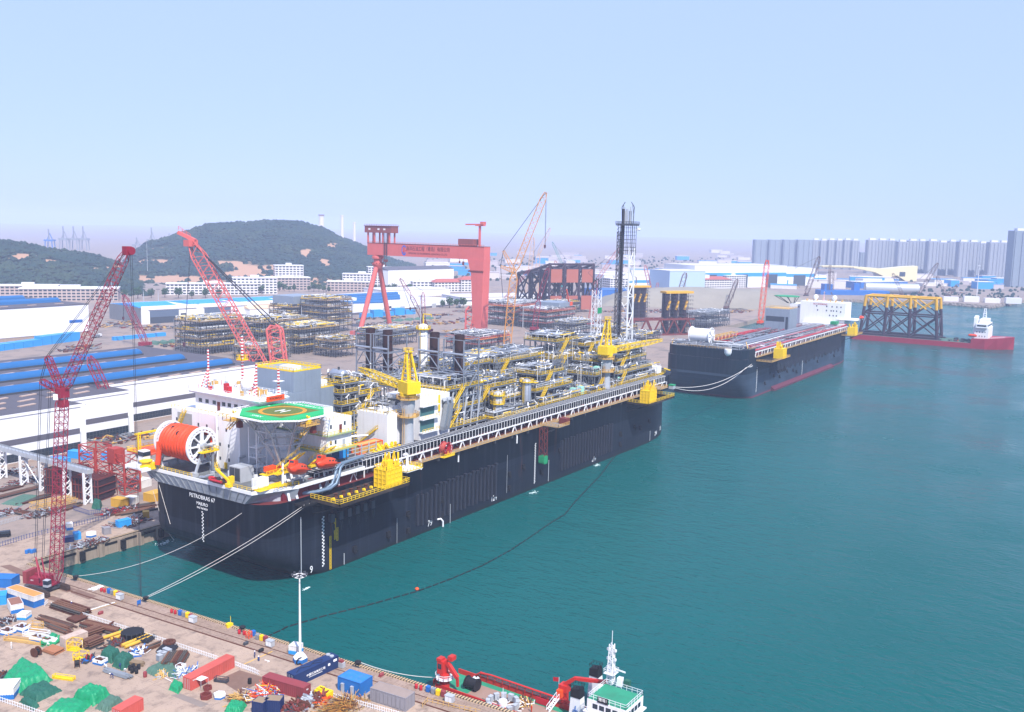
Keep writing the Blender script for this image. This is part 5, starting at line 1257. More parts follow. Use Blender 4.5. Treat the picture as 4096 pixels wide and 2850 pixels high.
for i in range(22):
    a0,a1=R(35+i*13),R(35+(i+1)*13);yc,zc=22,78
    mb.quad(*[(-4.56,yc-3.6*r_*math.cos(a)*.8,zc+4.6*r_*math.sin(a)) for r_,a in ((.72,a0),(1,a0),(1,a1),(.72,a1))])
for k in range(3): mb.box(-4.58,-4.53,20.2,23.8,74.6+k*.7,74.9+k*.7)
mb.m(1).add([(-4.58,23,76.2),(-4.58,21.6,76.2),(-4.58,22,82)],[(0,1,2)]).box(-4.59,-4.54,18,21,77.6,78.2)
mb.build('emblem',[SB,SR],gb,kind='stuff')
# ---- lattice cranes: base on the ground, the other points lie upright over it
def stand(base,px):
    k=(base-CAMP).dot(FW);d=ray(*px);return CAMP+d*(k/d.dot(FW))
def crane(label,bpx,pts,m,w=2.2,stays=(),hook=None,body=True,name='lattice_crane',n=None,group=None,z=YZ,tracks=True,ch=.09):
    b=G(*bpx,z);o=thing(name,label,'crane',b,0,group);P_=[Vector((0,0,3 if body else 0))]+[stand(b,p)-b for p in pts]
    sd_=R0
    for i,(a,c) in enumerate(zip(P_[:-1],P_[1:])):
        l=(c-a).length;n_=n or max(4,int(l/(w*1.05)))
        mb=M();u=(c-a);mb.lat(a,a+u*.08,w*.35,w,1,w*ch,w*ch*.6,FW).lat(a+u*.08,a+u*.9,w,w,n_,w*ch,w*ch*.6,FW).lat(a+u*.9,c,w,w*.4,2,w*ch,w*ch*.6,FW)
        mb.build('boom' if i == 0 else 'jib',m,o,kind='stuff');w *= .8
    if body:
        M().cb((0,0,2.9),(7,4,2.4),SA*0).cb((-4.4,0,3.0),(2.4,4.2,2.8)).cb((2.6,-2.2,3.1),(2,1.2,2.2)).build('upperworks',m,o)
        if tracks: M().box(-4.4,4.4,-3.4,-2,0,1.4).box(-4.4,4.4,2,3.4,0,1.4).box(-2,2,-2,2,.7,1.6).build('crawler_track',DGREY,o)
    if stays:
        mb=M()
        for i,j in stays:
            a=P_[i] if isinstance(i,int) else stand(b,i)-b;c=P_[j] if isinstance(j,int) else stand(b,j)-b
            mb.bar(a,c,w*.06+.08);mb.bar(a+FW*.8,c+FW*.8,w*.06+.08)
        mb.build('stay_cable',m if w < 1 else CABLE,o,kind='stuff')
    if hook:
        i,hp=hook;a=P_[i];c=stand(b,hp)-b;mb=M().bar(a,c,.16).bar(a+FW*.5+R0*.4,c+R0*.3,.16);mb.build('hoist_rope',CABLE,o,kind='stuff')
        M().cb(c+Vector((0,0,-.8)),(1.2,1.2,2.2)).cb(c+Vector((0,0,-2.2)),(.6,.6,1)).build('hook_block',mat('hook_grey','55303a',.6),o)
    return o
crane('coral red heavy crane boom leaning left across the hill, hooked tip highest at left',z6(1075,330),[z1(1710,260)],CORAL,7.5,stays=((1,z2(200,1230)),(1,z2(250,1230))),hook=(1,z1(1650,1170)),n=26,ch=.07)
c2_=G(*z6(1075,330));tp=stand(c2_,z1(1710,255));t2=stand(c2_,z1(1600,180))
o=bpy.data.objects['lattice_crane'];M().bar(tp-c2_+R0*3,t2-c2_,3.2,2).cb(tp-c2_+Vector((0,0,-1.5)),(7,5,4)).rail([tp-c2_+Vector((0,0,1.5)),t2-c2_+Vector((0,0,1.5))],2.4,3,.2).build('tip_extension',CORAL,o)
crane('coral red back mast tower of the heavy crane beside the grey turbine house',z2(270,1640),[z2(215,1235)],CORAL,9,body=False,n=7,name='crane_mast',ch=.1)
crane('ochre yellow lattice crane, tallest boom in the picture centre',z3(60,1480),[z3(128,760),z3(412,45)],OCHRE,6,stays=((2,z3(30,570)),(z3(30,570),z3(5,705)),(z3(5,705),0)),hook=(2,z3(403,520)))
b5=G(*z3(60,1480));e5=[stand(b5,q)-b5 for q in (z3(128,755),z3(30,570),z3(5,710))]
o5=[q for q in bpy.data.objects if q.get('label','').startswith('ochre')][0];M().lat(e5[0],e5[1],3.5,1.6,8,.35,.2,FW).lat(e5[0],e5[2],3.5,1.6,7,.35,.2,FW).build('strut',OCHRE,o5,kind='stuff')
crane('coral red leaning lattice boom against the gantry right leg',z2(2000,1405),[z2(2100,745)],CORAL,7,n=20,ch=.08)
crane('coral red upright lattice mast at foot of the gantry right leg',z2(1975,1400),[z2(1985,1070)],CORAL,9,body=False,n=7,name='crane_mast',ch=.1)
PINK=mat('faded_pink_red','b05a55',.6,var=.15);PALE=mat('pale_ochre','cda37c',.6,var=.15);TEAL=mat('crane_teal','3f8f8a',.6,var=.15);BRN=mat('crane_brown','6a5048',.6,var=.2)
for lb,bp,pts,m,w_,st,hk in (
 ('pale ochre crane with upright mast just right of the tall ochre crane',z3(240,1010),[z3(300,450)],PALE,5,(),(1,z3(307,640))),
 ('pale ochre crane with forked jib right of the pale upright crane',z3(320,1020),[z3(345,600),z3(450,365)],PALE,5,((2,z3(300,590)),),None),
 ('teal green crane with drooping jib before the hazy shore',z3(560,900),[z3(570,720),z3(468,490)],TEAL,4,((2,z3(605,660)),),None),
 ('crimson crane with short steep boom before the orange deck modules',z3(310,1290),[z3(345,1010),z3(432,725)],CRANERED,5,(),(2,z3(440,700))),
 ('crimson crane left of the dark jacket with thin leaning jib',z3(560,1110),[z3(552,810),z3(492,660)],PINK,4,(),None),
 ('pink red crane whose long jib ends behind the flare tower',z3(805,1250),[z3(862,840),z3(1075,545)],PINK,4.2,((2,z3(790,765)),(z3(790,765),1)),None),
 ('crimson crane at right of the gantry right leg, low jib',z3(20,1130),[z3(60,970),z3(270,735)],CRANERED,3.6,((2,1),),None),
 ('pink crane standing before the striped halls right of the flare tower',z3(1360,990),[z3(1300,700)],PINK,4.5,(),None),
 ('dark brown crane boom close right of the flare tower',z3(1190,1010),[z3(1212,800)],BRN,5,(),None),
 ('brown crane above the dark columned jacket legs',z3(1590,1040),[z3(1665,765)],BRN,6,(),(1,z3(1660,960))),
 ('brown crane before the grey sand heap',z3(2030,1095),[z3(2130,825)],BRN,4.5,((1,z3(2090,1000)),),None),
 ('red crane with small fan jib before the pale tower hall',z3(1390,1000),[z3(1415,855)],PINK,3,(),None),
 ('small crimson crawler crane on open ground behind the gantry',z2(1600,1310),[z2(1440,965),z2(1345,818)],CRANERED,3.4,((2,z2(1555,930)),),(2,z2(1437,1080))),
 ('upright crimson crane mast beside the small crawler crane',z2(1560,1310),[z2(1552,940)],CRANERED,3,(),None),
 ('crimson crawler crane on open ground right of the left edge hall',z1(1310,1210),[z1(1105,740)],CRANERED,4,((1,z1(1030,690)),),(1,z1(1105,940))),
 ('orange lattice crane rising behind the second ship',z4(85,940),[z4(145,400)],ORANGE,5,(),None),
 ('brown heavy crane with hook line behind the white superstructure',z4(470,700),[z4(582,370)],BRN,6,((1,z4(375,470)),),(1,z4(570,570))),
 ('dark crane mast behind the white superstructure radome',z4(680,690),[z4(686,492)],BRN,6,(),None),
 ('brown far shore crane with the longest jib, right of the jacket',z4(1420,690),[z4(1575,425)],BRN,5,((1,z4(1420,560)),),None),
 ('brown far shore crane leaning left above the jacket',z4(1275,700),[z4(1195,510)],BRN,4,(),None),
 ('brown far shore crane leaning left, paired with a low jib',z4(1645,715),[z4(1565,535)],BRN,4,((1,z4(1560,640)),),None),
 ('brown far shore crane with low jib leaning right',z4(1655,715),[z4(1745,600)],BRN,4,(),None),
 ('crimson lattice boom leaning across the white assembly hall front',z5(1090,520),[z1(800,1290)],CRANERED,3.6,(),None)):
    crane(lb,bp,pts,m,w_,st,hk,group='lattice cranes in the yard')
# tower crane behind the second ship
b_=G(*z4(655,690));tc_=thing('tower_crane','thin tower crane with flat jib behind the second ship superstructure','crane',b_);hgt_=hgt(*z4(655,690),YZ,z4(655,440)[1]);M().lat((0,0,0),(0,0,hgt_),3,3,24,.35,.2).build('mast',BRN,tc_,kind='stuff');M().lat(-R0*14+Vector((0,0,hgt_*.92)),R0*40+Vector((0,0,hgt_*.92)),2,1.4,18,.3,.18).build('jib',BRN,tc_,kind='stuff')
# ================================================================ second ship
def on2(name,mb,m,sm=False,kind=None,parent=None): return mb.build(name,m,parent or ship2,sm,kind=kind)
on2('stern_bulwark',M().prism([(-11.8,9),(-9,2.5),(-2,-.02),(9,-.02),(9,54.02),(-2,54.02),(-9,51),(-11.8,45)],26,32),HULL2)
text('PETROBRAS 70',1.5,PW,ship2,(1.8,-.08,21),FACE_SEA,sx=.8)
on2('side_walkway',M().box(9,236,-1.2,1,26,26.15),PLATE);on2('walkway_railing',M().rail([(9,-1.2,26.1),(236,-1.2,26.1)],1.2,2,.13,toe=.3),GOLD,kind='stuff')
mb=M();x=12
while x < 236:
    mb.bar((x,1,26),(x+1.5,1,29),.4).bar((x+6,1,26),(x+6,1,29),.3);x += 12
mb.bar((10,1,29),(238,1,29),.5).bar((10,4,29),(238,4,29),.4);on2('pipe_rack_truss',mb,WHITE,kind='stuff')
mb=M();x=10
while x < 236: mb.box(x,x+.6,.9,1.1,26.8,28.8);x += 3.4
on2('rack_post',mb,DGREY,kind='stuff')
on2('red_fire_main',M().tube((10,2.4,29.8),(238,2.4,29.8),.4,8),RED,True);on2('red_fire_main',M().tube((10,46,29.5),(140,46,29.5),.4,8),RED,True)
mb=M()
for i,y in enumerate((20,21.2,22.4,23.6,25,26.4)): mb.tube((14,y,30+.3*(i % 2)),(234,y,30+.3*(i % 2)),.42 if i in (0,4) else .25,8)
on2('deck_pipe_run',mb,SILVER,True,'stuff')
mb=M()
for y in (20,26): mb.bar((14,y,29.2),(234,y,29.2),.4)
for i in range(19): mb.bar((15+i*12,20,26),(15+i*12,20,30),.4).bar((15+i*12,26,26),(15+i*12,26,30),.4)
on2('pipe_support',mb,GREY,kind='stuff')
mb=M();rr=random.Random(12);pipework(mb,rr,14,232,4,19,26.4,29.2,260,cols=(5,5,6,1,4,4,0,2));pipework(mb,rr,14,232,28,50,26.4,29.4,200,cols=(5,5,6,1,4,0))
for _ in range(200): mb.k=rr.choice((4,5,5,1,2));x,y=rr.uniform(12,234),rr.uniform(4,50);mb.cb((x,y,26.6),(rr.uniform(.6,2),rr.uniform(.6,2),rr.uniform(.6,2)))
on2('deck_fittings',mb,STEELS,kind='stuff')
# white reel at the near end
r2=part('offloading_reel',ship2,(2,34,38.2))
M().lathe([(4.6,-6.5),(4.6,6.5)],28,(0,0,0),'y').build('drum',WHITE,r2,True)
for y in (-6.8,6.8):
    mb=M()
    for r0,r1 in ((5.6,5.0),(1.6,.8)): mb.lathe([(r1,y-.2),(r0,y-.2),(r0,y+.2),(r1,y+.2),(r1,y-.2)],28,(0,0,0),'y',cap=False)
    for i in range(8): a=2*math.pi*i/8;mb.bar((1.2*math.cos(a),y,1.2*math.sin(a)),(5.2*math.cos(a),y,5.2*math.sin(a)),.7,.3)
    mb.build('reel_flange',WHITE,r2,True)
M().bar((-3,-8,-6),(0,-7.4,0),.6).bar((3,-8,-6),(0,-7.4,0),.6).bar((-3,8,-6),(0,7.4,0),.6).bar((3,8,-6),(0,7.4,0),.6).build('reel_stand',LGREY,r2,kind='stuff')
on2('chute',M().lathe([(.3,-2.2),(1.6,-1.5),(2.3,0),(2.3,2.2)],14,(-12.6,10,30.4)),WHITE,True)
mb=M().rail([(-11,9,32),(-11,45,32)],1.2,2,.12).rail([(-2,0,32),(9,0,32)],1.2,2,.12).bar((3,3,32),(5,5,36),.5).bar((-8,50,32),(-6,50,35.5),.5);on2('stern_railing',mb,GOLD,kind='stuff')
mb=M();rr=random.Random(33);pipework(mb,rr,-9,8,4,50,32.3,35,60,cols=(0,1,2,6));on2('stern_gear',mb,STEELS,kind='stuff')
on2('gangway_bridge',M().lat((40,44,31),(90,44,31),4,4,14,.4,.25),GOLD,kind='stuff')
# grey machinery house and white accommodation at the far end
gh=part('machinery_house',ship2);gp=[(193,38),(193,57)]
M().box(172,192,30,50,28.5,45).build('wall',COR,gh);M().box(171.9,172,34,49,35,39).box(171.9,172,31,33,29,39).build('opening',DARKDOOR,gh);M().box(175,190,32,48,45,45.4).rail([(172,30,45),(192,30,45),(192,50,45),(172,50,45)],1.2,2,.14,close=True).build('roof_railing',GOLD,gh,kind='stuff')
mb=M()
for x in (174,182,190):
    for y in (32,48): mb.box(x-.6,x+.6,y-.6,y+.6,26,28.5)
mb.build('plinth_leg',DGREY,gh,kind='stuff')
a2=part('accommodation',ship2);M().box(246,266,6,44,26,47.5).build('wall',WHITE,a2);M().box(248,268,34,54,26,44.5).box(240,246.2,4,40,26,30).build('lower_wall',WHITE,a2)
wm_=M().box(-.1,0,-.45,.45,-.6,.6).mesh('window',GLASS)
for y,z in ((13,44),(17,44),(21.5,44),(30,44),(13,40.5),(15.6,40.5),(17.6,40.5),(21.5,40.5),(29,40.5),(13,36.5),(15.6,36.5),(18.6,36.5),(9.6,44),(9.6,40)): inst(wm_,'window',a2,(246,y,z))
for y,z in ((37,42),(41,42),(46,42),(37,38),(41.5,38),(50,38),(41,34)): inst(wm_,'window',a2,(248,y,z))
text('NO SMOKING',2.1,RED,a2,(245.9,27,45.6),FACE_AFT,sx=.9)
M().box(244,266,-4.5,12,33.4,33.9).bar((262,-4,33.4),(262,6,28),.5).bar((250,-4,33.4),(250,4,28),.5).build('lifeboat_deck',WHITE,a2)
for y in (18,34): M().tube((256,y,47.5),(256,y,49),.9,8).ball((256,y,51),2.1,14,8).build('radome',WHITE,a2,True)
M().bar((256,27,47.5),(256,27,56),.6).build('banded_mast',RWm,a2);M().cb((256,27,54.5),(2,2,.3)).build('mast_platform',DGREY,a2)
hd2=part('helideck',ship2);M().prism([(252+11*math.cos(R(22.5+45*i)),58+11*math.sin(R(22.5+45*i))) for i in range(8)],50.2,50.8).build('deck_plate',GREEN,hd2)
mb=M()
for i in range(8): a=R(22.5+45*i);mb.bar((252+10*math.cos(a),58+10*math.sin(a),50.2),(252+4*math.cos(a),54+3*math.sin(a),44.6),.4)
mb.build('support_truss',DGREY,hd2,kind='stuff')
mb=M();rr=random.Random(5)
for _ in range(30): x,y=rr.uniform(248,264),rr.uniform(8,42);mb.bar((x,y,47.5),(x,y,47.5+rr.uniform(.8,2.6)),rr.uniform(.15,.8))
mb.build('roof_gear',GOLD,a2,kind='stuff')
on2('red_frame',M().rail([(226,3,26.2),(244,3,26.2),(244,14,26.2)],4,3,.3),RED,kind='stuff');on2('green_cover',M().cb((238,12,31.3),(8,5,2.4)),GREEN)
lb2=thing('lifeboat','orange lifeboat on the far ship beside its white superstructure','lifeboat',(385.4+259,-1,35.4),0,'enclosed lifeboats at the stern')
mb=M();vs=[]
for i in range(11):
    u=i/10;w_=1.7*(max(.02,1-abs(2*u-1)**3))**.6
    for j in range(10): a=2*math.pi*j/10;vs.append((-5+10*u,w_*math.cos(a),1.4*w_/1.7*math.sin(a)))
mb.add(vs,[(i*10+j,i*10+(j+1) % 10,(i+1)*10+(j+1) % 10,(i+1)*10+j) for i in range(10) for j in range(10)]);mb.build('hull',OR2,lb2,True);M().box(-3.5,-1.5,-.7,.7,1,1.9).build('conning_hatch',OR2,lb2)
# its mooring platforms with yellow winch houses
for x0,x1,bx in ((12,50,33),(214,244,218)):
    p=part('mooring_platform',ship2);z=23.5;M().box(x0,x1,-10,0,z-.5,z).build('deck',BLACK,p);M().rail([(x0,0,z),(x0,-10,z),(x1,-10,z),(x1,0,z)],1.2,2,.16,toe=.4).build('railing',GOLD,p,kind='stuff')
    h=M().box(bx,bx+8,-10,-4,z,z+6.6)
    for i in range(5): h.box(bx+i*1.93,bx+i*1.93+.3,-10.25,-10,z,z+6.6)
    for k in range(5): h.box(bx,bx+8,-10.18,-10,z+k*1.6,z+k*1.6+.2)
    h.build('winch_house',YEL,p);mb=M();rr=random.Random(bx)
    for _ in range(12): x,y=rr.uniform(bx+.5,bx+7.5),rr.uniform(-9.5,-4.5);mb.bar((x,y,z+6.6),(x+rr.uniform(-1.5,1.5),y+rr.uniform(-1,1),z+rr.uniform(8,11)),.7)
    mb.build('winch_gear',YEL,p,kind='stuff');M().bar((x0+2,-9.5,z-.5),(x0+2,0,z-5),.4).bar((x1-2,-9.5,z-.5),(x1-2,0,z-5),.4).build('knee_bracket',BLACK,p,kind='stuff')
for i in range(60):
    x=40+i*3.1
    if x < 214: inst(rm,'riser_tube',hl2,(x,-.1,11.5+1.2*math.sin(i*1.7)+(i % 3)*.4),sc=(.8,.8,13))
KEEL=mat('bilge_keel_maroon','5c2838',.7,var=.15,sc=.3,streak=.3)
on2('bilge_sponson',M().ext([(-2.6,-1),(-2.6,1.2),(-.02,2.8),(-.02,-1)],44,190,'x'),KEEL)
for x,z in ((48,9),(70,12),(76,9),(90,8),(98,6),(120,11),(140,13),(150,8),(170,12),(196,8),(205,13),(30,6),(60,7)): inst(pd,'chain_stopper',hl2,(x,-.02,z))
for i in range(5): inst(pd,'chain_stopper',hl2,(56+i*4,-.02,11))
draft_marks(14,-.03,3,19,'sea',ship2);draft_marks(112,-.03,3,18,'sea',ship2)
# ================================================================ heavy-lift ship with the jacket aboard
hv=thing('heavy_lift_ship','low red heavy-lift ship with white bridge, carrying a steel jacket','ship',(800,46,0),R(-90))
HVR=mat('heavy_lift_red','9c2438',.55,var=.12,sc=.1,streak=.25)
M().prism([(0,2),(2,0),(112,0),(112,38),(2,38),(0,36)],-1,5).build('hull',HVR,hv);M().prism([(1,1.2),(112,.8),(112,37.2),(1,37)],5,5.06).build('cargo_deck',mat('cargo_deck_green','4c6a5e',.8,var=.3,dirt=.4),hv)
mb=M();sec=[(112,19,19,9.5),(124,19,18,10),(134,15,12,10.8),(142,8,3,11.6),(147,.5,.3,12.2)]
for (x0,t0,w0,h0),(x1,t1,w1,h1) in zip(sec[:-1],sec[1:]):
    for s_ in (-1,1):
        q=[(x0,19+s_*w0,-1),(x1,19+s_*w1,-1),(x1,19+s_*t1,h1),(x0,19+s_*t0,h0)];mb.quad(*(q if s_ < 0 else q[::-1]))
    mb.quad((x0,19-t0,h0),(x1,19-t1,h1),(x1,19+t1,h1),(x0,19+t0,h0))
mb.quad((112,0,-1),(112,0,9.5),(112,38,9.5),(112,38,-1));mb.build('bow',HVR,hv)
sb_=part('bridge_house',hv);M().box(114,126,4,34,9.5,20).box(115,125,2,36,20,24).box(117,124,8,30,24,28).ext([(6,9.5),(6,29),(12,31),(14,9.5)],112.5,116,'x').build('wall',WHITE,sb_)
M().box(124.9,125.05,4,34,21.4,22.9).box(114.9,115.02,4,34,21.4,22.9).box(116,124,1.92,2.0,21.4,22.9).build('bridge_window',GLASS,sb_);M().lat((120,19,28),(120,19,38),3,1.4,5,.4,.25).bar((120,12,33),(120,26,33),.4).build('mast',WHITE,sb_,kind='stuff')
for z in (12,16):
    for i in range(4): inst(ws,'window',sb_,(116+i*2.4,4,z))
M().lathe([(.2,-4),(1.2,-3),(1.5,0),(1.2,3),(.2,4)],10,(113,.5,12.6),'x').build('lifeboat',OR2,sb_,True);M().rail([(112,.4,9.6),(126,.4,10),(140,10,11.4)],1.2,2,.14).build('railing',WHITE,sb_,kind='stuff')
mb=M();rr=random.Random(2)
for _ in range(40): x,y=rr.uniform(92,111),rr.uniform(4,34);mb.cb((x,y,5.6),(rr.uniform(.5,3),rr.uniform(.5,2),rr.uniform(.6,2.4)))
mb.build('deck_gear',DGREY,hv,kind='stuff')
M().cb((98,10,5.7),(3,3,1)).cb((104,22,5.7),(3,2,1)).build('deck_winch',ORANGE,hv)
jk=thing('steel_jacket','upright steel jacket with yellow top standing on the red heavy-lift ship','jacket',(800,46,5.1),R(-90))
JD=mat('jacket_dark','3a2b38',.6,.1,var=.2);JY=mat('jacket_yellow','d8a429',.55,var=.12)
X_=(8,31,55,81);ht_=40;dk_,yl_=M(),M()
def taper(x,y,z): return (44.5+(x-44.5)*(1-.10*z/ht_),19+(y-19)*(1-.10*z/ht_),z)
for x in X_:
    for y in (6,32):
        zs=ht_*.72;dk_.tube(taper(x,y,1),taper(x,y,zs),1.5,10);yl_.tube(taper(x,y,zs),taper(x,y,ht_),1.5,10)
def strut(a,b,r):
    za,zb=a[2],b[2]
    if max(za,zb) <= ht_*.72: dk_.tube(a,b,r,8)
    elif min(za,zb) >= ht_*.72: yl_.tube(a,b,r,8)
    else:
        t_=(ht_*.72-za)/(zb-za);m_=tuple(a[i]+(b[i]-a[i])*t_ for i in range(3));(dk_ if za < zb else yl_).tube(a,m_,r,8);(yl_ if za < zb else dk_).tube(m_,b,r,8)
for i in range(3):
    for y in (6,32):
        for z0_,z1_ in ((2,22),(22,39.5)): strut(taper(X_[i],y,z0_),taper(X_[i+1],y,z1_),.65);strut(taper(X_[i+1],y,z0_),taper(X_[i],y,z1_),.65)
        for z in (1.5,22,39.5): strut(taper(X_[i],y,z),taper(X_[i+1],y,z),.7 if z < 39 else 1)
for x in X_:
    for z in (1.5,22,39.5): strut(taper(x,6,z),taper(x,32,z),.7)
    strut(taper(x,6,2),taper(x,32,22),.6);strut(taper(x,32,22),taper(x,6,39),.6)
dk_.build('lower_member',JD,jk,True,kind='stuff');yl_.build('upper_member',JY,jk,True,kind='stuff')
M().box(4,85,4,8,-.05,1).box(4,85,30,34,-.05,1).build('skid_beam',JD,jk,kind='stuff')
# ================================================================ yard structures under construction
DKM=mat('scaffold_dark','3b3e47',.7,.2,var=.25)
def yard_module(label,px,w_,d_,levels,rz,seed,cols=(5,5,6,1,2,3),railm=GOLD,fm=DKM,pipes=30,skin=None,hs=0,name='topside_module'):
    o=thing(name,label,'module',G(*px),rz,'modules standing in the yard')
    module(0,w_,0,d_,levels,seed,pipes,vess=1,leg0=0,parent=o,cols=cols,railm=railm,fm=fm,lamps=5,name='deck_stack',stairs=False)
    if skin: M().box(w_*.1,w_*.9,1,d_-1,levels[-1],levels[-1]+hs).build('housing',skin,o)
    # scaffold poles round the outside
    mb=M();zt=levels[-1]
    n_=int(w_/2.6)
    for i in range(n_+1):
        for y in (-1.2,d_+1.2): mb.bar((w_*i/n_,y,0),(w_*i/n_,y,zt+1),.12)
    z=1.8
    while z < zt: mb.bar((0,-1.2,z),(w_,-1.2,z),.1);mb.bar((-1.2,0,z),(-1.2,d_,z),.1);z += 2
    for i in range(int(d_/2.6)+1): mb.bar((-1.2,i*2.6,0),(-1.2,i*2.6,zt+1),.12)
    mb.build('scaffold',GREY,o,kind='stuff');return o
yard_module('scaffolded dark module behind the coral crane boom, yellow stair on top',z1(1800,1285),46,30,[6,12,18,25],R(0),51)
yard_module('scaffolded module with twin brown stacks behind the crane mast',z2(90,1560),30,26,[7,14,21,28],R(0),52)
yard_module('tall dark scaffolded module left of the gantry left leg',z2(690,1310),34,34,[6,12,18,24,30],R(0),53)
yard_module('grey clad module with boxy housing behind the stack module',z2(370,1290),40,30,[8,16,22],R(0),54,skin=COR,hs=10)
yard_module('low module with white roof pipes before the tall dark module',z2(440,1500),44,30,[6,12,19],R(0),55)
yard_module('low pipe module just left of the exhaust frames',z2(770,1530),24,22,[6,12],R(0),56)
yard_module('dark low module beside the white assembly hall end',z2(60,1592),30,24,[6,11],R(0),57)
for lb,px,w_,d_,lv,sd_ in (('orange topped deck module before the dark jacket',z3(110,1250),60,40,[7,14,21],61),('orange deck module with grey cabin and small crane',z3(420,1275),56,34,[6,12,18],62),('low orange deck beside the ochre crane foot',z7(1385,360),44,34,[6,11],63)):
    o=yard_module(lb,px,w_,d_,lv,R(0),sd_,cols=(5,6,2),railm=ORANGE);M().box(-1,w_+1,-1,d_+1,lv[-1]-.9,lv[-1]-.31).build('orange_deck_edge',mat('deck_orange','d97a2c',.6,var=.15),o)
    if sd_ == 62: M().box(w_*.45,w_*.95,2,d_-4,18,25).build('cabin',COR,o);M().bar((w_*.9,4,22),(w_*.72,2,38),1.2).cb((w_*.9,4,22),(5,5,6)).build('deck_crane',ORANGE,o)
for i,(p,w_,d_,lv) in enumerate(((z3(640,1345),40,20,[6,12]),(z3(1010,1385),50,22,[5,10]),(z3(1250,1400),44,20,[5]),(z3(560,1140),40,26,[6,13]),(z2(1150,1440),50,26,[6,12]),(z2(250,1420),34,26,[7,14,20]),(z2(560,1230),36,24,[8,16]))): yard_module('low dark pipe module standing behind the near ship, %s from left' % ['fourth','sixth','last','fifth','third','first','second'][i],p,w_,d_,lv,0,80+i,railm=(GOLD if i % 2 else GREY))
# the big dark jacket lying on its side, with orange side panels
jb_=thing('steel_jacket','huge dark jacket lying on its side with orange end panels','jacket',(782,395,YZ),R(-32));dk_=M();OP=mat('buoyancy_orange','a8604e',.6,var=.1)
W_,Hh_=60,54
xs_=[(-90,.72),(-55,.8),(-25,.9),(0,1)]
def jp(i,y,z): s_=xs_[i][1];return (y*1.0,-xs_[i][0],4+z*s_)
for i in range(4):
    for z in (0,Hh_):
        for y in (0,20,40,60): 
            if i < 3: dk_.tube(jp(i,y,z),jp(i+1,y,z),1.6,8)
        dk_.tube(jp(i,0,z),jp(i,60,z),1.2,8)
    for y in (0,20,40,60): dk_.tube(jp(i,y,0),jp(i,y,Hh_),1.7,8)
    for y in (0,20,40): dk_.tube(jp(i,y,0),jp(i,y+20,Hh_*.5),1,6);dk_.tube(jp(i,y+20,0),jp(i,y,Hh_*.5),1,6);dk_.tube(jp(i,y,Hh_*.5),jp(i,y+20,Hh_),1,6);dk_.tube(jp(i,y+20,Hh_*.5),jp(i,y,Hh_),1,6)
for i in range(3):
    for y in (0,60): dk_.tube(jp(i,y,0),jp(i+1,y,Hh_),1.1,6);dk_.tube(jp(i,y,Hh_),jp(i+1,y,0),1.1,6)
    for z in (Hh_,): dk_.tube(jp(i,0,z),jp(i+1,60,z),.9,6);dk_.box(0,60,-xs_[i+1][0],-xs_[i][0],4+Hh_*xs_[i][1]-.6,4+Hh_*xs_[i][1])
dk_.build('member',JD,jb_,kind='stuff')
for a,b in ((1,16),(22,38),(43,58)): M().box(a,b,-1.9,-1.2,36,52).build('side_panel',OP,jb_);M().box(a,b,-1.9,-1.2,3,20).build('side_panel',OP,jb_)
def legs_cluster(label,px,n_,w_,h_,rz):
    o=thing('jacket_cluster',label,'jacket',G(*px),rz)
    for i in range(n_):
        M().tube((i*w_/n_+3,3,0),(i*w_/n_+3,3,h_),2.3,12).tube((i*w_/n_+3,9,0),(i*w_/n_+3,9,h_),1.6,10).lat((i*w_/n_+3,4,0),(i*w_/n_+3,4,h_),6.4,6.4,12,.3,.2,(1,0,0),tri=True).build('leg_column',JD,o,kind='stuff');M().bar((i*w_/n_+1,-.4,h_-16),(i*w_/n_+4,-.4,h_-7),1.6).build('yellow_stripe',JY,o)
    M().box(-1,w_+1,-1,10,h_,h_+2).build('top_beam',JY,o);mb=M()
    for z in range(4,int(h_),4): mb.rail([(-1.5,-1.5,z),(w_,-1.5,z)],2,3,.2)
    mb.build('scaffold',DKM,o,kind='stuff')
legs_cluster('scaffolded dark jacket legs with yellow caps beside the flare tower',z3(1175,1210),3,22,38,R(-32));legs_cluster('scaffolded dark jacket legs with yellow caps left of the white reel ship',z3(1480,1320),3,30,40,R(-32))
o=thing('steel_truss','long brown steel truss lying on the ground behind the flare tower','truss',G(*z3(1150,1330)),R(-34));M().lat((0,0,8),(70,0,8),12,12,9,1.6,1.1,h0=15,h1=15).build('member',BROWN,o,kind='stuff')
yard_module('dark pipe rack module on the quay behind the white reel',z3(1850,1270),56,26,[6,14],R(-4),64,cols=(5,6,1),railm=GREY)
# sand heap
mb=M();c=G(*z3(1930,1090));vs=[];n1,n2=26,12
for i in range(n1+1):
    for j in range(n2+1):
        u,v=i/n1*2-1,j/n2*2-1;h=25*max(0,1-max(abs(u)**3,abs(v)**2.2))**.8+mnoise.fractal(Vector((u*3,v*3,1)),1,2,4)*2.4;x,y=u*150,v*45+45;vs.append((c.x+R0.x*x+FW.x*y,c.y+R0.y*x+FW.y*y,YZ+max(-.5,h)))
mb.add(vs,[(i*(n2+1)+j,(i+1)*(n2+1)+j,(i+1)*(n2+1)+j+1,i*(n2+1)+j+1) for i in range(n1) for j in range(n2)]);tag(mb.build('sand_heap',mat('heap_sand','8c867c',.95,var=.2,sc=.05),smooth=True),kind='structure')
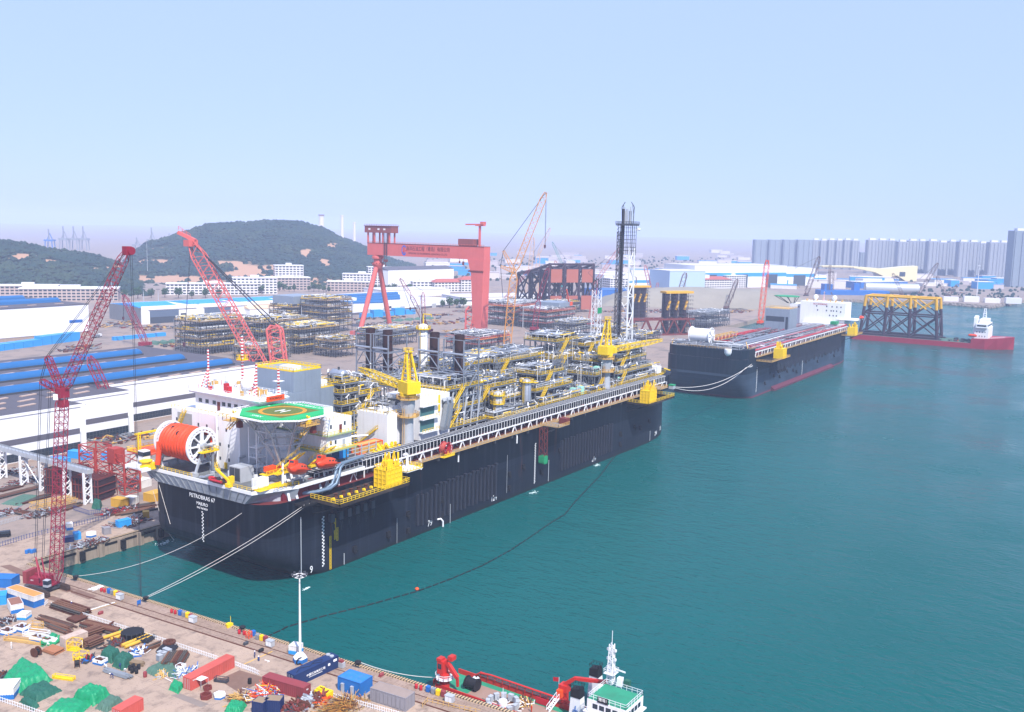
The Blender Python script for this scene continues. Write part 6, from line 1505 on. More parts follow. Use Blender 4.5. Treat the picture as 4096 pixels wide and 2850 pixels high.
# ================================================================ far skyline
def tower_mat(name,c):
    m=bpy.data.materials.new(name);m.use_nodes=True;t=m.node_tree;N=t.nodes;L=t.links;b=N['Principled BSDF'];b.inputs['Roughness'].default_value=.7
    tc=N.new('ShaderNodeTexCoord');br=N.new('ShaderNodeTexBrick');br.offset=0;br.inputs['Brick Width'].default_value=3.2;br.inputs['Row Height'].default_value=3;br.inputs['Mortar Size'].default_value=.5;br.inputs['Scale'].default_value=1
    br.inputs['Color1'].default_value=lin('7c8592');br.inputs['Color2'].default_value=lin('868f9c');br.inputs['Mortar'].default_value=lin(c)  # windows kept close to the wall tone; haze fade is put into the colour
    sp=N.new('ShaderNodeSeparateXYZ');L.new(tc.outputs['Object'],sp.inputs[0]);ad=N.new('ShaderNodeMath');L.new(sp.outputs[0],ad.inputs[0]);L.new(sp.outputs[1],ad.inputs[1]);cb=N.new('ShaderNodeCombineXYZ');L.new(ad.outputs[0],cb.inputs[0]);L.new(sp.outputs[2],cb.inputs[1]);L.new(cb.outputs[0],br.inputs['Vector']);L.new(br.outputs[0],b.inputs['Base Color']);return m
TWA,TWB=tower_mat('tower_pale','9a9ca4'),tower_mat('tower_grey','7c8896')
def tower(px0,px1,pyt,dist,m,label,crown=True,grp='far tower blocks'):
    d0=ray((px0+px1)/2,1090);dh=math.hypot(d0.x,d0.y);p=Vector((CAMP.x+d0.x/dh*dist,CAMP.y+d0.y/dh*dist,YZ));d=ray((px0+px1)/2,pyt);h=CAMH+d.z/math.hypot(d.x,d.y)*dist-YZ
    w_=(px1-px0)/FPX*dist;o=thing('tower_block',label,'tower block',p,math.atan2(R0.y,R0.x),grp)
    M().box(-w_/2,w_/2,0,w_*.7,0,h).build('body',m,o)
    for s_ in (-.36,.0,.36): M().box(w_*s_-w_*.08,w_*s_+w_*.08,-1.6,0,0,h-2).build('balcony_bay',m,o)
    if crown: M().box(-w_*.3,w_*.3,w_*.15,w_*.5,h,h+5).build('roof_crown',OFFW,o)
def zx(x): return 3000+x*.4774
def zy(y): return 850+y*.4774
for i in range(4): tower(zx(32+i*119),zx(32+i*119+117),zy(230),2900,TWB,'grey unfinished tower, %s of four standing shoulder to shoulder' % ('leftmost','second from left','third from left','rightmost')[i],False)
for i in range(6): tower(zx(512+i*66),zx(512+i*66+60),zy(232+i % 2*4),2950,TWA,'pale tower block, %s in the first pale row' % ('first','second','third','fourth','fifth','last')[i])
names=['first','second','third','fourth','fifth','sixth','seventh','eighth','ninth','tenth','eleventh','twelfth','thirteenth','fourteenth']
for i in range(14): tower(zx(975+i*85),zx(975+i*85+(66 if i % 3 == 2 else 80)),zy(232+i*1.6+(9 if i % 4 == 3 else 0)),2700+60*(i % 3),TWA,'pale tower block, %s from left in the long second row' % names[i])
tower(zx(2200),zx(2340),zy(155),2250,TWB,'tallest grey tower block at the right edge');tower(zx(915),zx(960),zy(335),3000,TWB,'small low tower in the gap between pale rows',False)
# pale curved showroom building on the far shore
o=thing('curved_pavilion','long pale yellow curved pavilion below the far tower blocks','building',G(*z4(600,560)),math.atan2(R0.y,R0.x));L_=215;mb=M();pr_=[(0,30),(60,31),(110,28),(140,26),(180,31),(215,34),(215,0),(190,0),(170,12),(148,6),(120,18),(70,27),(0,27)]
vs=[(x,y,z) for y in (0,30) for x,z in pr_];n_=len(pr_);mb.add(vs,[(i,(i+1) % n_,n_+(i+1) % n_,n_+i) for i in range(n_)]+[tuple(range(n_)),tuple(range(2*n_-1,n_-1,-1))]);mb.build('shell',mat('pavilion_cream','e2d6a8',.6,var=.05),o);M().box(175,188,-.3,-.05,10,20).build('window',GLASS,o)
# power station chimneys and far container cranes
def at_dist(px,py,dist): d=ray(px,py);dh=math.hypot(d.x,d.y);return CAMP+d*(dist/dh)
CHM=mat('chimney_pale','d8cfd0',.7,var=.08)
for i,(x,yt,r) in enumerate(((640,245,10),(826,250,6),(936,312,5))):
    p=at_dist(*z2(x,yt),3900);o=thing('chimney','hazy power station chimney behind the hill, %s of three' % ('thickest and leftmost','middle','thin rightmost')[i],'chimney',(p.x,p.y,YZ));h=p.z-YZ;M().lathe([(r*1.15,0),(r,h)],14).build('shaft',CHM,o,True);M().lathe([(r*1.25,h-4),(r*1.25,h)],14).build('rim',BROWN if i == 0 else CHM,o)
for i,(x,yt) in enumerate(((430,150),(560,125),(652,125),(738,125),(1220,225),(1352,135),(1512,190))):
    p=at_dist(*z1(x,yt),3300);o=thing('container_crane','faint container crane with raised boom on the far left shore, %s from left' % names[i],'crane',(p.x,p.y,YZ),math.atan2(R0.y,R0.x),'container cranes on the far shore');h=p.z-YZ;mb=M()
    for a in (-12,12):
        for b in (0,18): mb.bar((a,b,0),(a*.8,b,h*.5),2.4)
    mb.box(-14,14,-2,20,h*.42,h*.5);mb.bar((-8,9,h*.5),(0,9,h*.8),2).bar((8,9,h*.5),(0,9,h*.8),2);mb.build('portal',BLUE if i == 0 else GREY,o,kind='stuff');M().bar((2,0,h*.5),(3,-4,h),3).bar((-3,6,h*.5),(2,-2,h*.9),1.4).build('boom',GREY,o)
# low buildings in the distance
rr=random.Random(91);FB=[mat('far_wall_a','cfc6c4',.8),mat('far_wall_b','b8aeb0',.8),SKYBLUE,mat('far_wall_c','d8d2d0',.8)]
for i in range(110):
    px=rr.uniform(1700,3000) if i < 80 else rr.uniform(2900,4096);py=rr.uniform(1010,1120) if i < 80 else rr.uniform(1110,1160);p=G(px,py);w_,d_,h=rr.uniform(14,70),rr.uniform(12,30),rr.uniform(5,15)
    o=thing('low_building','small low building in the hazy flat land behind the yard','building',p,math.atan2(R0.y,R0.x)+rr.uniform(-.3,.3),'low buildings in the distance');k=rr.randrange(4);M().box(0,w_,0,d_,0,h).build('wall',FB[k],o);M().box(-.5,w_+.5,-.5,d_+.5,h,h+.8).build('roof',FB[(k+rr.choice((0,1,3))) % 4],o)
# blue floating dock, white storage tubes and far shore odds
o=thing('floating_dock','long dark blue hull lying behind the second ship superstructure','ship',G(*z4(590,712),.2),math.atan2(R0.y,R0.x)+.08);M().box(0,120,0,24,-1,12).box(8,22,4,20,12,22).box(60,70,6,18,12,24).build('hull',BLUE,o)
o=thing('steel_tube','huge grey steel tube lying on the far shore left of the dark blue shed','tube',G(*z4(960,675)),math.atan2(R0.y,R0.x)-.1);M().lathe([(9,0),(9,90)],18,(0,0,9),'x').build('shell',LGREY,o,True)
o=thing('light_mast','thin white light mast on the far pier','mast',G(*z4(1900,700)));M().bar((0,0,0),(0,0,52),.9).cb((0,0,52),(4,4,1)).build('pole',WHITE,o)
o=thing('jetty_house','row of low white sheds on the far pier edge','building',G(*z4(1620,745)),math.atan2(R0.y,R0.x)-.25)
for i in range(5): M().box(i*30,i*30+22,0,12,0,7+i % 2*2).build('shed',OFFW,o)
# rock armour and greenery along the far pier
mb=M();rr=random.Random(6)
for a,b in zip(sh[:-2],sh[1:-1]):
    for _ in range(150): t_=rr.random();c=a+(b-a)*t_;mb.ball((c.x+rr.uniform(-4,4),c.y+rr.uniform(-5,2),rr.uniform(-.3,3)),rr.uniform(1.2,3),5,3)
tag(mb.build('rock_armour',mat('armour_rock','8a7f78',.95,var=.3)),'grey rock armour along the far pier','rocks',kind='stuff')
mb=M()
for _ in range(260):
    p=G(rr.uniform(3500,4096),rr.choice((1125,1135,1150,1165,1180,1190))+rr.uniform(-4,4));s_=rr.uniform(1.5,4);mb.ball((p.x,p.y,p.z+s_*.4),s_,5,3)
for _ in range(700):
    p=G(rr.uniform(1700,2950),rr.uniform(1030,1125));s_=rr.uniform(2,4.5);mb.ball((p.x,p.y,p.z+s_*.4),s_,5,3)
tag(mb.build('scrub',FOREST),'dark scrub scattered over the far flat land','scrub',kind='stuff')
# ================================================================ near quay
EA=math.atan2(-155.4,11.0)            # run of the near quay edge
def E(y,off,z=YZ): return Vector((quay_x(y)-off,y,z))   # a spot 'off' metres behind the quay edge
HAZ=bpy.data.materials.new('hazard_stripe');HAZ.use_nodes=True;_t=HAZ.node_tree;_b=_t.nodes['Principled BSDF'];_b.inputs['Roughness'].default_value=.8
_w=_t.nodes.new('ShaderNodeTexWave');_w.bands_direction='Y';_w.inputs['Scale'].default_value=.42;_tc=_t.nodes.new('ShaderNodeTexCoord');_t.links.new(_tc.outputs['Object'],_w.inputs['Vector'])
_g=_t.nodes.new('ShaderNodeMath');_g.operation='GREATER_THAN';_g.inputs[1].default_value=.5;_t.links.new(_w.outputs['Fac'],_g.inputs[0])
_m=_t.nodes.new('ShaderNodeMix');_m.data_type='RGBA';_m.inputs[6].default_value=lin('bfa27c');_m.inputs[7].default_value=lin('4c4236');_t.links.new(_g.outputs[0],_m.inputs[0]);_t.links.new(_m.outputs[2],_b.inputs['Base Color'])
mb=M();y=65
while y > -150: a,b=E(y,.5),E(y-5.9,.5);mb.bar(a+Vector((0,0,.12)),b+Vector((0,0,.12)),1.0,.25);y -= 6
tag(mb.build('kerb',HAZ),kind='structure')
mb=M();x=-46
while x < 180: mb.bar((x,66,YZ+.12),(x+5.9,66,YZ+.12),1.0,.25);x += 6
k2_=tag(mb.build('kerb',HAZ),kind='structure')
# quay wall piers and fenders on the long quay
pm=M().box(-.9,.9,-.7,.3,-5,4.3).mesh('wall_pier',WALLC);fm_=M().box(-.7,.7,-1.1,-.02,1,3.8).mesh('fender',BLACK);sl_=M().box(-2.2,2.2,-.14,.1,3,3.7).mesh('wall_slot',BLACK)
for i in range(16):
    x=-42+i*7
    inst(pm,'wall_pier',ground,(x+3.5,65.5,0));inst(sl_,'wall_slot',ground,(x,65.5,0))
    if i % 2: inst(fm_,'fender',ground,(x+3.5,64.8,0))
# surface differences on the apron: darker plates, painted lines
STPL=mat('steel_road_plate','7a5f52',.8,.1,var=.25,sc=.6);DUST=mat('dusty_track','a2887a',.9,var=.2,sc=.2)
def flat(name,pts,m,z): tag(M().quad(*[(*G(*p)[:2],YZ+z) for p in pts]).build(name,m),kind='structure')
flat('road_plate',[q1(630,520),q1(700,490),q1(870,550),q1(800,582)],STPL,.03)
for k,(a,b) in enumerate((((0,280),(290,395)),((290,395),(600,500)),((380,560),(660,640)))): flat('road_plate',[q1(a[0],a[1]),q1(a[0]+90,a[1]-12),q1(b[0]+90,b[1]-8),q1(b[0],b[1]+18)],STPL,.02+.004*k)
flat('road_plate',[q1(1960,1300),q1(2150,1215),q1(2400,1290),q1(2150,1420)],STPL,.02);flat('road_plate',[q1(1530,1440),q1(1610,1422),q1(1880,1520),q1(1800,1548)],mat('grey_road_plate','857870',.85,var=.2),.02)
edge=[]
for y in (64,20,-30,-80,-140): edge.append(y)
tag(M().quad(E(64,7.2)+Vector((0,0,.008)),E(-150,7.2)+Vector((0,0,.008)),E(-150,1.2)+Vector((0,0,.008)),E(64,1.2)+Vector((0,0,.008))).build('quay_edge_strip',ground_mat('edge_paving','a58e80','96806f','6e5a50',.25,3)),kind='structure')
mb=M();mb.bar(E(60,7.2)+Vector((0,0,.06)),E(-150,7.2)+Vector((0,0,.06)),.35,.12);mb.bar(E(60,4.6)+Vector((0,0,.06)),E(-150,4.6)+Vector((0,0,.06)),.12,.1);tag(mb.build('crane_rail',RUST),kind='structure')
LW,LY=mat('line_white','e2ddd8',.8,var=.1,sc=1),mat('line_yellow','d8a83a',.8,var=.15,sc=1)
for a,b,m,w_ in ((q1(750,692),q1(1030,605),LW,.55),(q1(795,690),q1(1050,612),LY,.12),(q2(170,1162),q2(425,1046),LY,.25),(q2(355,1122),q2(400,1134),LW,.3),(q2(380,1142),q2(400,1134),LW,.3)):
    A,B=G(*a),G(*b);s_=Vector((-(B-A).y,(B-A).x,0)).normalized()*w_/2;h_=Vector((0,0,.02));tag(M().quad(A-s_+h_,B-s_+h_,B+s_+h_,A+s_+h_).build('painted_line',m),kind='structure')
# ---- shipping containers and sheds
CRED=mat('container_red','c4574c',.6,var=.1,sc=.4,streak=.2,dirt=.15);CMAR=mat('container_maroon','8c3b40',.6,var=.12,sc=.4,streak=.25);CNAV=mat('container_navy','16305e',.5,var=.1,sc=.4)
CBLU=mat('shed_blue','1c6bb4',.55,var=.12,sc=.5,streak=.15,dirt=.15);CGRY=mat('shed_grey','8d8a90',.6,var=.12,sc=.5,streak=.4);CYEL=mat('container_yellow','c99a34',.6,var=.12,streak=.2);CWHT=mat('container_white','dcd8d4',.6,var=.08,streak=.3,dirt=.2)
RUSTW=mat('container_rusty_white','c0aa9c',.7,var=.2,streak=.6,scol='7a4a34',dirt=.4,dcol='8a5a44',dsc=.5)
def container(label,a,b,W_,H_,m,roof=None,z=YZ,ribs=True,doors=True,low=None,name='shipping_container',group=None,A=None,B=None):
    A=A or G(*a,z);B=B or G(*b,z);d=B-A;L_=math.hypot(d.x,d.y);o=thing(name,label,'container',(A.x,A.y,z),math.atan2(d.y,d.x),group)
    mb=M().box(.08,L_-.08,.08,W_-.08,.12,H_-.05)
    if ribs:
        n_=int(L_/.55)
        for i in range(n_): x=.25+(L_-.5)*i/n_;mb.box(x,x+.26,.03,.09,.2,H_-.2);mb.box(x,x+.26,W_-.09,W_-.03,.2,H_-.2)
        for i in range(int(W_/.5)): y=.2+i*.5;mb.box(.03,.09,y,y+.24,.2,H_-.2);mb.box(L_-.09,L_-.03,y,y+.24,.2,H_-.2)
    mb.build('body',m,o)
    fr=M()
    for x in (0,L_-.16):
        for y in (0,W_-.16): fr.box(x,x+.16,y,y+.16,0,H_)
    for z_ in (0,H_-.15):
        for y in (0,W_-.12): fr.box(.16,L_-.16,y,y+.12,z_,z_+.15)
        for x in (0,L_-.12): fr.box(x,x+.12,.16,W_-.16,z_,z_+.15)
    fr.build('corner_frame',m,o);M().box(.14,L_-.14,.14,W_-.14,H_-.05,H_-.01).build('roof_panel',roof or m,o)
    if doors:
        for k in range(2): M().box(-.05,.02,.14+k*(W_/2-.1),W_/2-.06+k*(W_/2-.1),.2,H_-.2).build('door',m,o)
        mb=M()
        for y in (W_*.2,W_*.38,W_*.62,W_*.8): mb.bar((-.1,y,.2),(-.1,y,H_-.2),.06)
        mb.build('lock_rod',LGREY,o,kind='stuff')
    if low: M().box(.06,L_-.06,.06,W_-.06,.02,H_*.42).box(-.02,L_+.02,-.02,W_+.02,.05,H_*.4).build('lower_band',low,o)
    return o
o=container('long red container with white markings at end of the pipe storage, nearest the brown plate',q1(1715,1400),q1(2105,1190),2.44,2.7,CRED);text('TCKU',.35,PW,o,(.9,-.03,2.1),FACE_SEA)
o=container('red container cut by the bottom edge beside bright green tarps',q1(1085,1690),q1(1290,1572),2.44,2.7,CRED)
o=container('maroon container lying along the fence between scaffold heap and navy container',q2(335,1375),q2(705,1485),2.44,2.7,CMAR);text('tcs',.6,PW,o,(11.3,1.2,2),(R(90),0,R(90)))
o=container('long navy container with white lettering beside the quay edge',q2(625,1375),q2(1020,1190),2.6,2.9,CNAV,ribs=False);text('中国石油海洋工程',.62,PW,o,(6.0,-.04,1.5),FACE_SEA,sx=1.1);text('CHINA OFFSHORE ENGINEERING',.26,PW,o,(5.9,-.04,.95),FACE_SEA)
M().box(9.6,10.2,-.03,.05,1.5,2).box(11.2,12.2,-.03,.05,1.9,2.4).build('label_plate',PW,o);M().path([(1,.6,2.95),(3,1.8,2.95),(5,.8,2.95),(7.4,1.9,2.96),(9,1.2,2.96),(8,.4,2.96),(6,1.4,2.97)],.06,5).build('roof_hose',BLACK,o,True)
M().lathe([(.5,0),(.5,.25)],12,(11.4,.8,2.9)).lathe([(.5,0),(.5,.25)],12,(11.4,2,2.9)).build('roof_fan',LGREY,o,kind='stuff')
o=container('bright blue shed with small porches at the quay edge',q2(1010,1390),q2(1215,1457),4.2,3.1,CBLU,ribs=False,doors=False,name='site_shed',roof=mat('shed_roof_blue','2a78b8',.7,var=.2,sc=1,dirt=.3,dcol='7a7a80',dsc=.8))
M().box(1.2,1.9,-.5,0,1.8,2).box(1.25,1.85,-.45,0,0,1.8).box(3.8,4.5,-.5,0,1.8,2).box(3.85,4.45,-.45,0,0,1.8).build('porch',LGREY,o)
o=container('long grey steel shed with flat tan roof at the quay edge',q2(1300,1490),q2(1620,1590),3.4,3.0,CGRY,doors=False,name='site_shed',roof=mat('shed_roof_tan','94837a',.8,var=.15,sc=.6));mb=M()
for i in range(8): mb.box(.5+i*1.05,1.3+i*1.05,-.04,.02,.3,2.4)
mb.build('cabinet_door',CGRY,o,kind='stuff')
container('blue container under the orange roofed one by the fence',q1(60,575),q1(305,660),3,1.7,CBLU);container('white container with orange rusted roof stacked on the blue one',q1(60,535),q1(305,618),3,1.4,CWHT,roof=mat('orange_rust_roof','c98a4a',.8,var=.25,sc=.6),z=YZ+1.7,A=Vector((*G(*q1(60,575))[:2],YZ+1.7)),B=Vector((*G(*q1(305,660))[:2],YZ+1.7)))
container('white and blue container with brown rusted roof left of the pallets',q1(100,715),q1(215,692),5.5,2.4,CWHT,roof=mat('brown_rust_roof','8a5f50',.8,var=.25,sc=.6),low=CBLU);container('light blue and white box container with orange lid',q1(150,765),q1(235,770),2.4,1.6,CWHT,low=SKYBLUE,doors=False)
container('blue container at left edge above the orange roofed one',q1(-120,470),q1(105,480),4,2.6,CBLU);container('pale blue container at left edge with green net',q1(-60,640),q1(60,625),4,2.5,SKYBLUE)
container('rusty white container standing behind the yellow cages',q1(590,1030),q1(792,955),2.44,2.5,RUSTW)
container('white container cut by the left edge with blue base',q1(-90,1490),q1(125,1478),4.5,2.6,CWHT,low=CBLU)
# ---- left yard containers
for lb,a,b,w_,h_,m in (('yellow container with white panels left of the near ship stern',z5(995,1180),z5(1100,1197),3.2,3,CYEL),('white container beside the yellow container',z5(1115,1165),z5(1200,1175),3,2.8,CWHT),('yellow container partly hidden by the ship stern',z5(1285,1130),z5(1370,1148),6,3,CYEL),('white container below the red lattice tower',z5(1150,1000),z5(1270,1022),5,3,CWHT)): container(lb,a,b,w_,h_,m)
for i,(a,b,m,lb) in enumerate(((z5(570,1510),z5(665,1498),NAVY,'navy skip box at the long quay edge'),(z5(672,1485),z5(730,1475),SKYBLUE,'teal blue tool cabin beside the navy skip box'),(z5(1065,1375),z5(1180,1350),SKYBLUE,'teal generator set with orange cover on the long quay'),(z5(600,1400),z5(658,1392),CWHT,'white and blue cabin on the long quay road'),(z5(935,1440),z5(1000,1428),CGRY,'grey cabin with yellow locker at the long quay edge'),(z5(1280,1290),z5(1340,1285),CYEL,'brown yellow crate beside the near ship stern'))): container(lb,a,b,2.4,2.2 if i else 1.6,m,low=CBLU if i == 3 else None,doors=False)
for i in range(9):
    a=z1(i*85-40,1252-i*11.5);container('light blue site cabin in the row before the left edge hall, %s from left' % names[i],a,(a[0]+36,a[1]-4.6),9,7 if i > 4 else 5,SKYBLUE,ribs=False,doors=False,group='light blue site cabins',name='site_cabin')
for i in range(5):
    a=z2(1015+i*96,1178-i*9);container('light blue site cabin behind the gantry legs, %s from left' % names[i],a,(a[0]+38,a[1]-2),8,5+i % 2*3,SKYBLUE,ribs=False,doors=False,group='light blue site cabins',name='site_cabin')
for i in range(5):
    a=z1(1025+i*96,1152-i*9);container('light blue box in the line right of the left edge hall, %s from left' % names[i],a,(a[0]+36,a[1]-3),4,3,SKYBLUE,ribs=False,doors=False,group='light blue site cabins',name='site_cabin')
for i,(a,b) in enumerate(((z5(440,800),z5(560,825)),(z5(700,760),z5(760,770)),(z5(905,765),z5(975,770)),(z5(600,745),z5(700,755)))): container('light blue site cabin by the assembly hall front, %s from left' % names[i],a,b,4,3,SKYBLUE,ribs=False,doors=False,name='site_cabin',group='light blue site cabins')
# ---- tarpaulin covered heaps
def tarp(label,pts,h,m,seed,flatness=.6):
    P_=[G(*p) for p in pts];a,b,c=P_[0],P_[1],P_[2];u,v=b-a,c-b;N1,N2=30,24;vs=[]
    for i in range(N1+1):
        for j in range(N2+1):
            s_,t_=i/N1,j/N2;p=a+u*s_+v*t_;ed=min(s_,1-s_,t_*1.0,1-t_);k=smooth(min(1,ed/.16))
            hh=.72*h*k*(flatness+(1-flatness)*(.5+.5*mnoise.noise(Vector((s_*3+seed,t_*3,seed)))))+mnoise.noise(Vector((s_*9,t_*9+seed,seed*2)))*.1*h+abs(mnoise.noise(Vector((s_*7+seed,t_*5,9))))*.22*h*k
            off=(1-k)*.5*mnoise.noise(Vector((s_*14,t_*14,seed+5)));vs.append((p.x+off-a.x,p.y+off-a.y,max(.02,hh)))
    o=M().add(vs,[(i*(N2+1)+j,(i+1)*(N2+1)+j,(i+1)*(N2+1)+j+1,i*(N2+1)+j+1) for i in range(N1) for j in range(N2)]).build('tarpaulin',m,None,2);o.location=a;tag(o,label,'tarpaulin','tarpaulin covered heaps');return o
TARPG=mat('faded_tarpaulin','4a6a5c',.7,var=.25,sc=.9,bump=.5,bsc=1.5)
tarp('large bright green tarpaulin over a long stack at bottom left',[q1(150,1430),q1(475,1310),q1(350,1180)],3,TARP,1);tarp('bright green tarpaulin over lower part of the bottom left stack',[q1(0,1330),q1(150,1430),q1(350,1190)],2.2,TARP,2)
tarp('bright green tarpaulin over square stack left of the bottom red container',[q1(640,1480),q1(840,1540),q1(1000,1440)],3,TARP,3,.8);tarp('bright green tarpaulin spread low at the bottom edge',[q1(370,1620),q1(700,1640),q1(850,1500)],1.8,TARP,4)
tarp('dull green tarpaulin over humped heap below the bright green stack',[q1(165,1430),q1(330,1510),q1(560,1400)],2,TARPD,5);tarp('dull green tarpaulin at the fence corner, bottom left',[q1(170,1500),q1(300,1580),q1(360,1540)],1.4,TARPD,6)
tarp('dark green tarpaulin over crate behind the long faded one',[q1(885,1110),q1(1000,1160),q1(1095,1080)],2.4,TARPD,7,.95);tarp('dark green tarpaulin over crate, front one of the pair',[q1(1000,1180),q1(1110,1225),q1(1215,1130)],2.6,TARPD,8,.95)
tarp('long faded green tarpaulin between drums and brown pipes',[q1(1290,1230),q1(1410,1285),q1(1600,1180)],1.5,TARPG,9);tarp('small faded tarpaulin heap near the red container',[q1(1490,1260),q1(1560,1300),q1(1640,1240)],1,TARPG,10)
tarp('green tarpaulin on blue skid beside the red container end',[q1(1510,1390),q1(1600,1430),q1(1650,1360)],1.8,TARP,11);tarp('green tarpaulin beside the bottom scaffold heap',[q2(-10,1590),q2(140,1620),q2(200,1530)],2,TARP,12);tarp('green tarpaulin patch near the yellow pipes',[q1(985,885),q1(1060,905),q1(1115,870)],.9,TARP,13);tarp('small green tarpaulin behind the rusty white container',[q1(430,925),q1(490,945),q1(520,900)],.8,TARP,14)
tarp('grey green tarpaulin next to the bottom red container',[q1(850,1560),q1(960,1600),q1(1110,1490)],1.8,TARPG,15);tarp('green tarpaulin in the left yard before the brown frames',[z5(820,1200),z5(900,1220),z5(920,1170)],3,TARPD,16,.95);tarp('long green tarpaulin in the left yard storage',[z5(0,1160),z5(180,1180),z5(390,1090)],1.2,TARPG,17);tarp('green net over white boxes by the lamp post',[q2(565,1030),q2(600,1045),q2(625,1020)],2.2,TARPD,18)
for i in range(6): a=z1(1340+i*80,1180-i*5);tarp('green netting heap on open ground right of the left edge hall, %s from left' % names[i],[a,(a[0]+30,a[1]+6),(a[0]+45,a[1]-2)],3,TARPG,20+i)
for i in range(5): a=z2(1195+i*90,1205-i*6);tarp('green netting heap behind the gantry legs, %s from left' % names[i],[a,(a[0]+30,a[1]+3),(a[0]+45,a[1]-3)],2.5,TARPG,30+i)
# ---- stacks of pipe and steel: each pipe is a part
def stack(label,a,b,n_,rows,r,m,name='pipe_stack',jit=.15,sq=False):
    A,B=G(*a),G(*b);d=B-A;L_=math.hypot(d.x,d.y);o=thing(name,label,'pipe stack',(A.x,A.y,YZ),math.atan2(d.y,d.x),'stacks of pipe and steel')
    ms_=[(M().box(0,L_,-r,r,-r,-r*.7).box(0,L_,-r*.2,r*.2,-r*.7,r*.7).box(0,L_,-r,r,r*.7,r) if sq else M().tube((0,0,0),(L_,0,0),r,10)).mesh('beam' if sq else 'pipe',q,not sq) for q in ((m,mat('old_steel','4a443f',.8,var=.3),mat('pale_rust','6e4c3a',.85,var=.3)) if m is RUST else (m,))]
    for k in range(rows):
        for i in range(n_-(0 if sq else k)): inst(random.choice(ms_),'beam' if sq else 'pipe',o,(rnd(-jit,jit)*3,r+(2.7 if sq else 2.05)*r*i+(0 if sq else r*k),r+.12+(2*r if sq else 1.74*r)*k))
    mb=M()
    for x in (.15,.5,.85): mb.box(L_*x-.1,L_*x+.1,0,2.05*r*n_,0,.12)
    mb.build('dunnage',RUST,o,kind='stuff');return o
BPIPE=mat('black_pipe','2c2e35',.6,.2,var=.25,sc=.8);YPIPE=mat('yellow_pipe','d0a438',.6,var=.2,sc=.7,dirt=.2)
stack('stack of black pipes behind the yellow pipes, beside the fence',q1(1320,985),q1(1400,930),9,2,.22,BPIPE);stack('stack of black pipes by the fence, nearer the red container',q1(1540,1075),q1(1600,1015),9,2,.22,BPIPE);stack('stack of rust brown pipes against the red container',q1(1640,1190),q1(1700,1090),11,3,.24,RUST)
stack('bundle of brown pipes between the scrap rods and yellow pipes',q1(700,830),q1(1000,905),5,2,.3,RUST)
for i,(a,b) in enumerate((((945,945),(1140,880)),((1000,960),(1130,918)),((1105,1015),(1350,915)),((1120,1035),(1360,940)),((1250,900),(1330,925)))): stack('yellow pipe %s of the five round the black hose spool' % names[i],q1(*a),q1(*b),1,1,.42,YPIPE)
stack('dark steel beams stacked at the head of the pipe storage',q1(440,660),q1(700,745),5,2,.3,RUST,'beam_stack',sq=True);stack('heap of thin brown rods left of the brown pipes',q1(330,770),q1(590,850),12,2,.11,RUST,jit=.8);stack('second heap of thin brown rods beside the rusty container',q1(400,830),q1(600,905),10,2,.1,RUST,jit=.8)
stack('bundle of grey scaffold poles with white helmets workers beside it',q1(930,1240),q1(1130,1300),12,5,.07,GREY,jit=.3);stack('stack of rust brown girders behind the rusty container',q1(760,960),q1(930,900),4,3,.3,RUST,'beam_stack',sq=True);stack('second pile of dark girders before the yellow pipes',q1(800,1040),q1(930,985),4,3,.3,RUST,'beam_stack',sq=True)
stack('tangle of dark angle irons behind the black pipes',q1(1270,1070),q1(1420,1010),6,2,.16,RUST,'beam_stack',jit=.7,sq=True);stack('timber baulks stacked beside the dark green tarpaulins',q1(1150,1170),q1(1260,1190),5,3,.12,mat('weathered_timber','8f7a62',.9,var=.2),'timber_stack',jit=.2,sq=True)
for lb,a,b in (('brown steel plates on the left yard ground',z5(100,1245),z5(300,1290)),('brown pipes in the left yard storage, front row',z5(0,1120),z5(430,1010)),('long brown pipes in the left yard storage, back row',z5(0,1060),z5(200,1010)),('brown steel sections beside the green tarpaulin in left yard',z5(210,1165),z5(470,1095)),('dark pipes behind the blue railing in left yard',z5(560,1230),z5(760,1170)),('long steel sections below the yellow container',z5(1000,1240),z5(1390,1180)),('second row of steel sections below the yellow container',z5(1050,1275),z5(1400,1215))): stack(lb,a,b,6,1,.25,RUST,'beam_stack',jit=.6,sq=True)
for i,(a,b) in enumerate(((z5(270,1200),z5(640,1130)),(z5(340,1220),z5(690,1150)))):
    A,B=G(*a),G(*b);o=thing('lattice_section','yellow lattice boom section lying in the left yard, %s one' % ('back','front')[i],'boom section',A,math.atan2((B-A).y,(B-A).x));M().lat((0,0,1),((B-A).length,0,1),2,2,12,.2,.12).build('lattice',GOLD,o,kind='stuff')
# rusty sheet piles and plates
RP=mat('rust_orange_plate','a06a4a',.85,var=.25,sc=.6)
for lb,pts in (('brown plate stack left of the rusty cable drum',[q1(385,1050),q1(490,1085),q1(580,1040)]),('dark steel base frame beside the fence',[q1(600,770),q1(680,800),q1(790,755)])):
    P_=[G(*p) for p in pts];o=thing('plate_stack',lb,'plates',P_[0]);u,v=P_[1]-P_[0],P_[2]-P_[1]
    for k in range(4):
        q=Vector((0,0,.2*k+.02));s_=Vector((rnd(-.3,.3),rnd(-.3,.3),0));c=[s_+q,s_+u+q,s_+u+v+q,s_+v+q];M().add([tuple(x) for x in c]+[tuple(x+Vector((0,0,.18))) for x in c],[(0,1,2,3),(4,5,6,7),(0,1,5,4),(1,2,6,5),(2,3,7,6),(3,0,4,7)]).build('plate',RP if 'left' in lb else RUST,o)
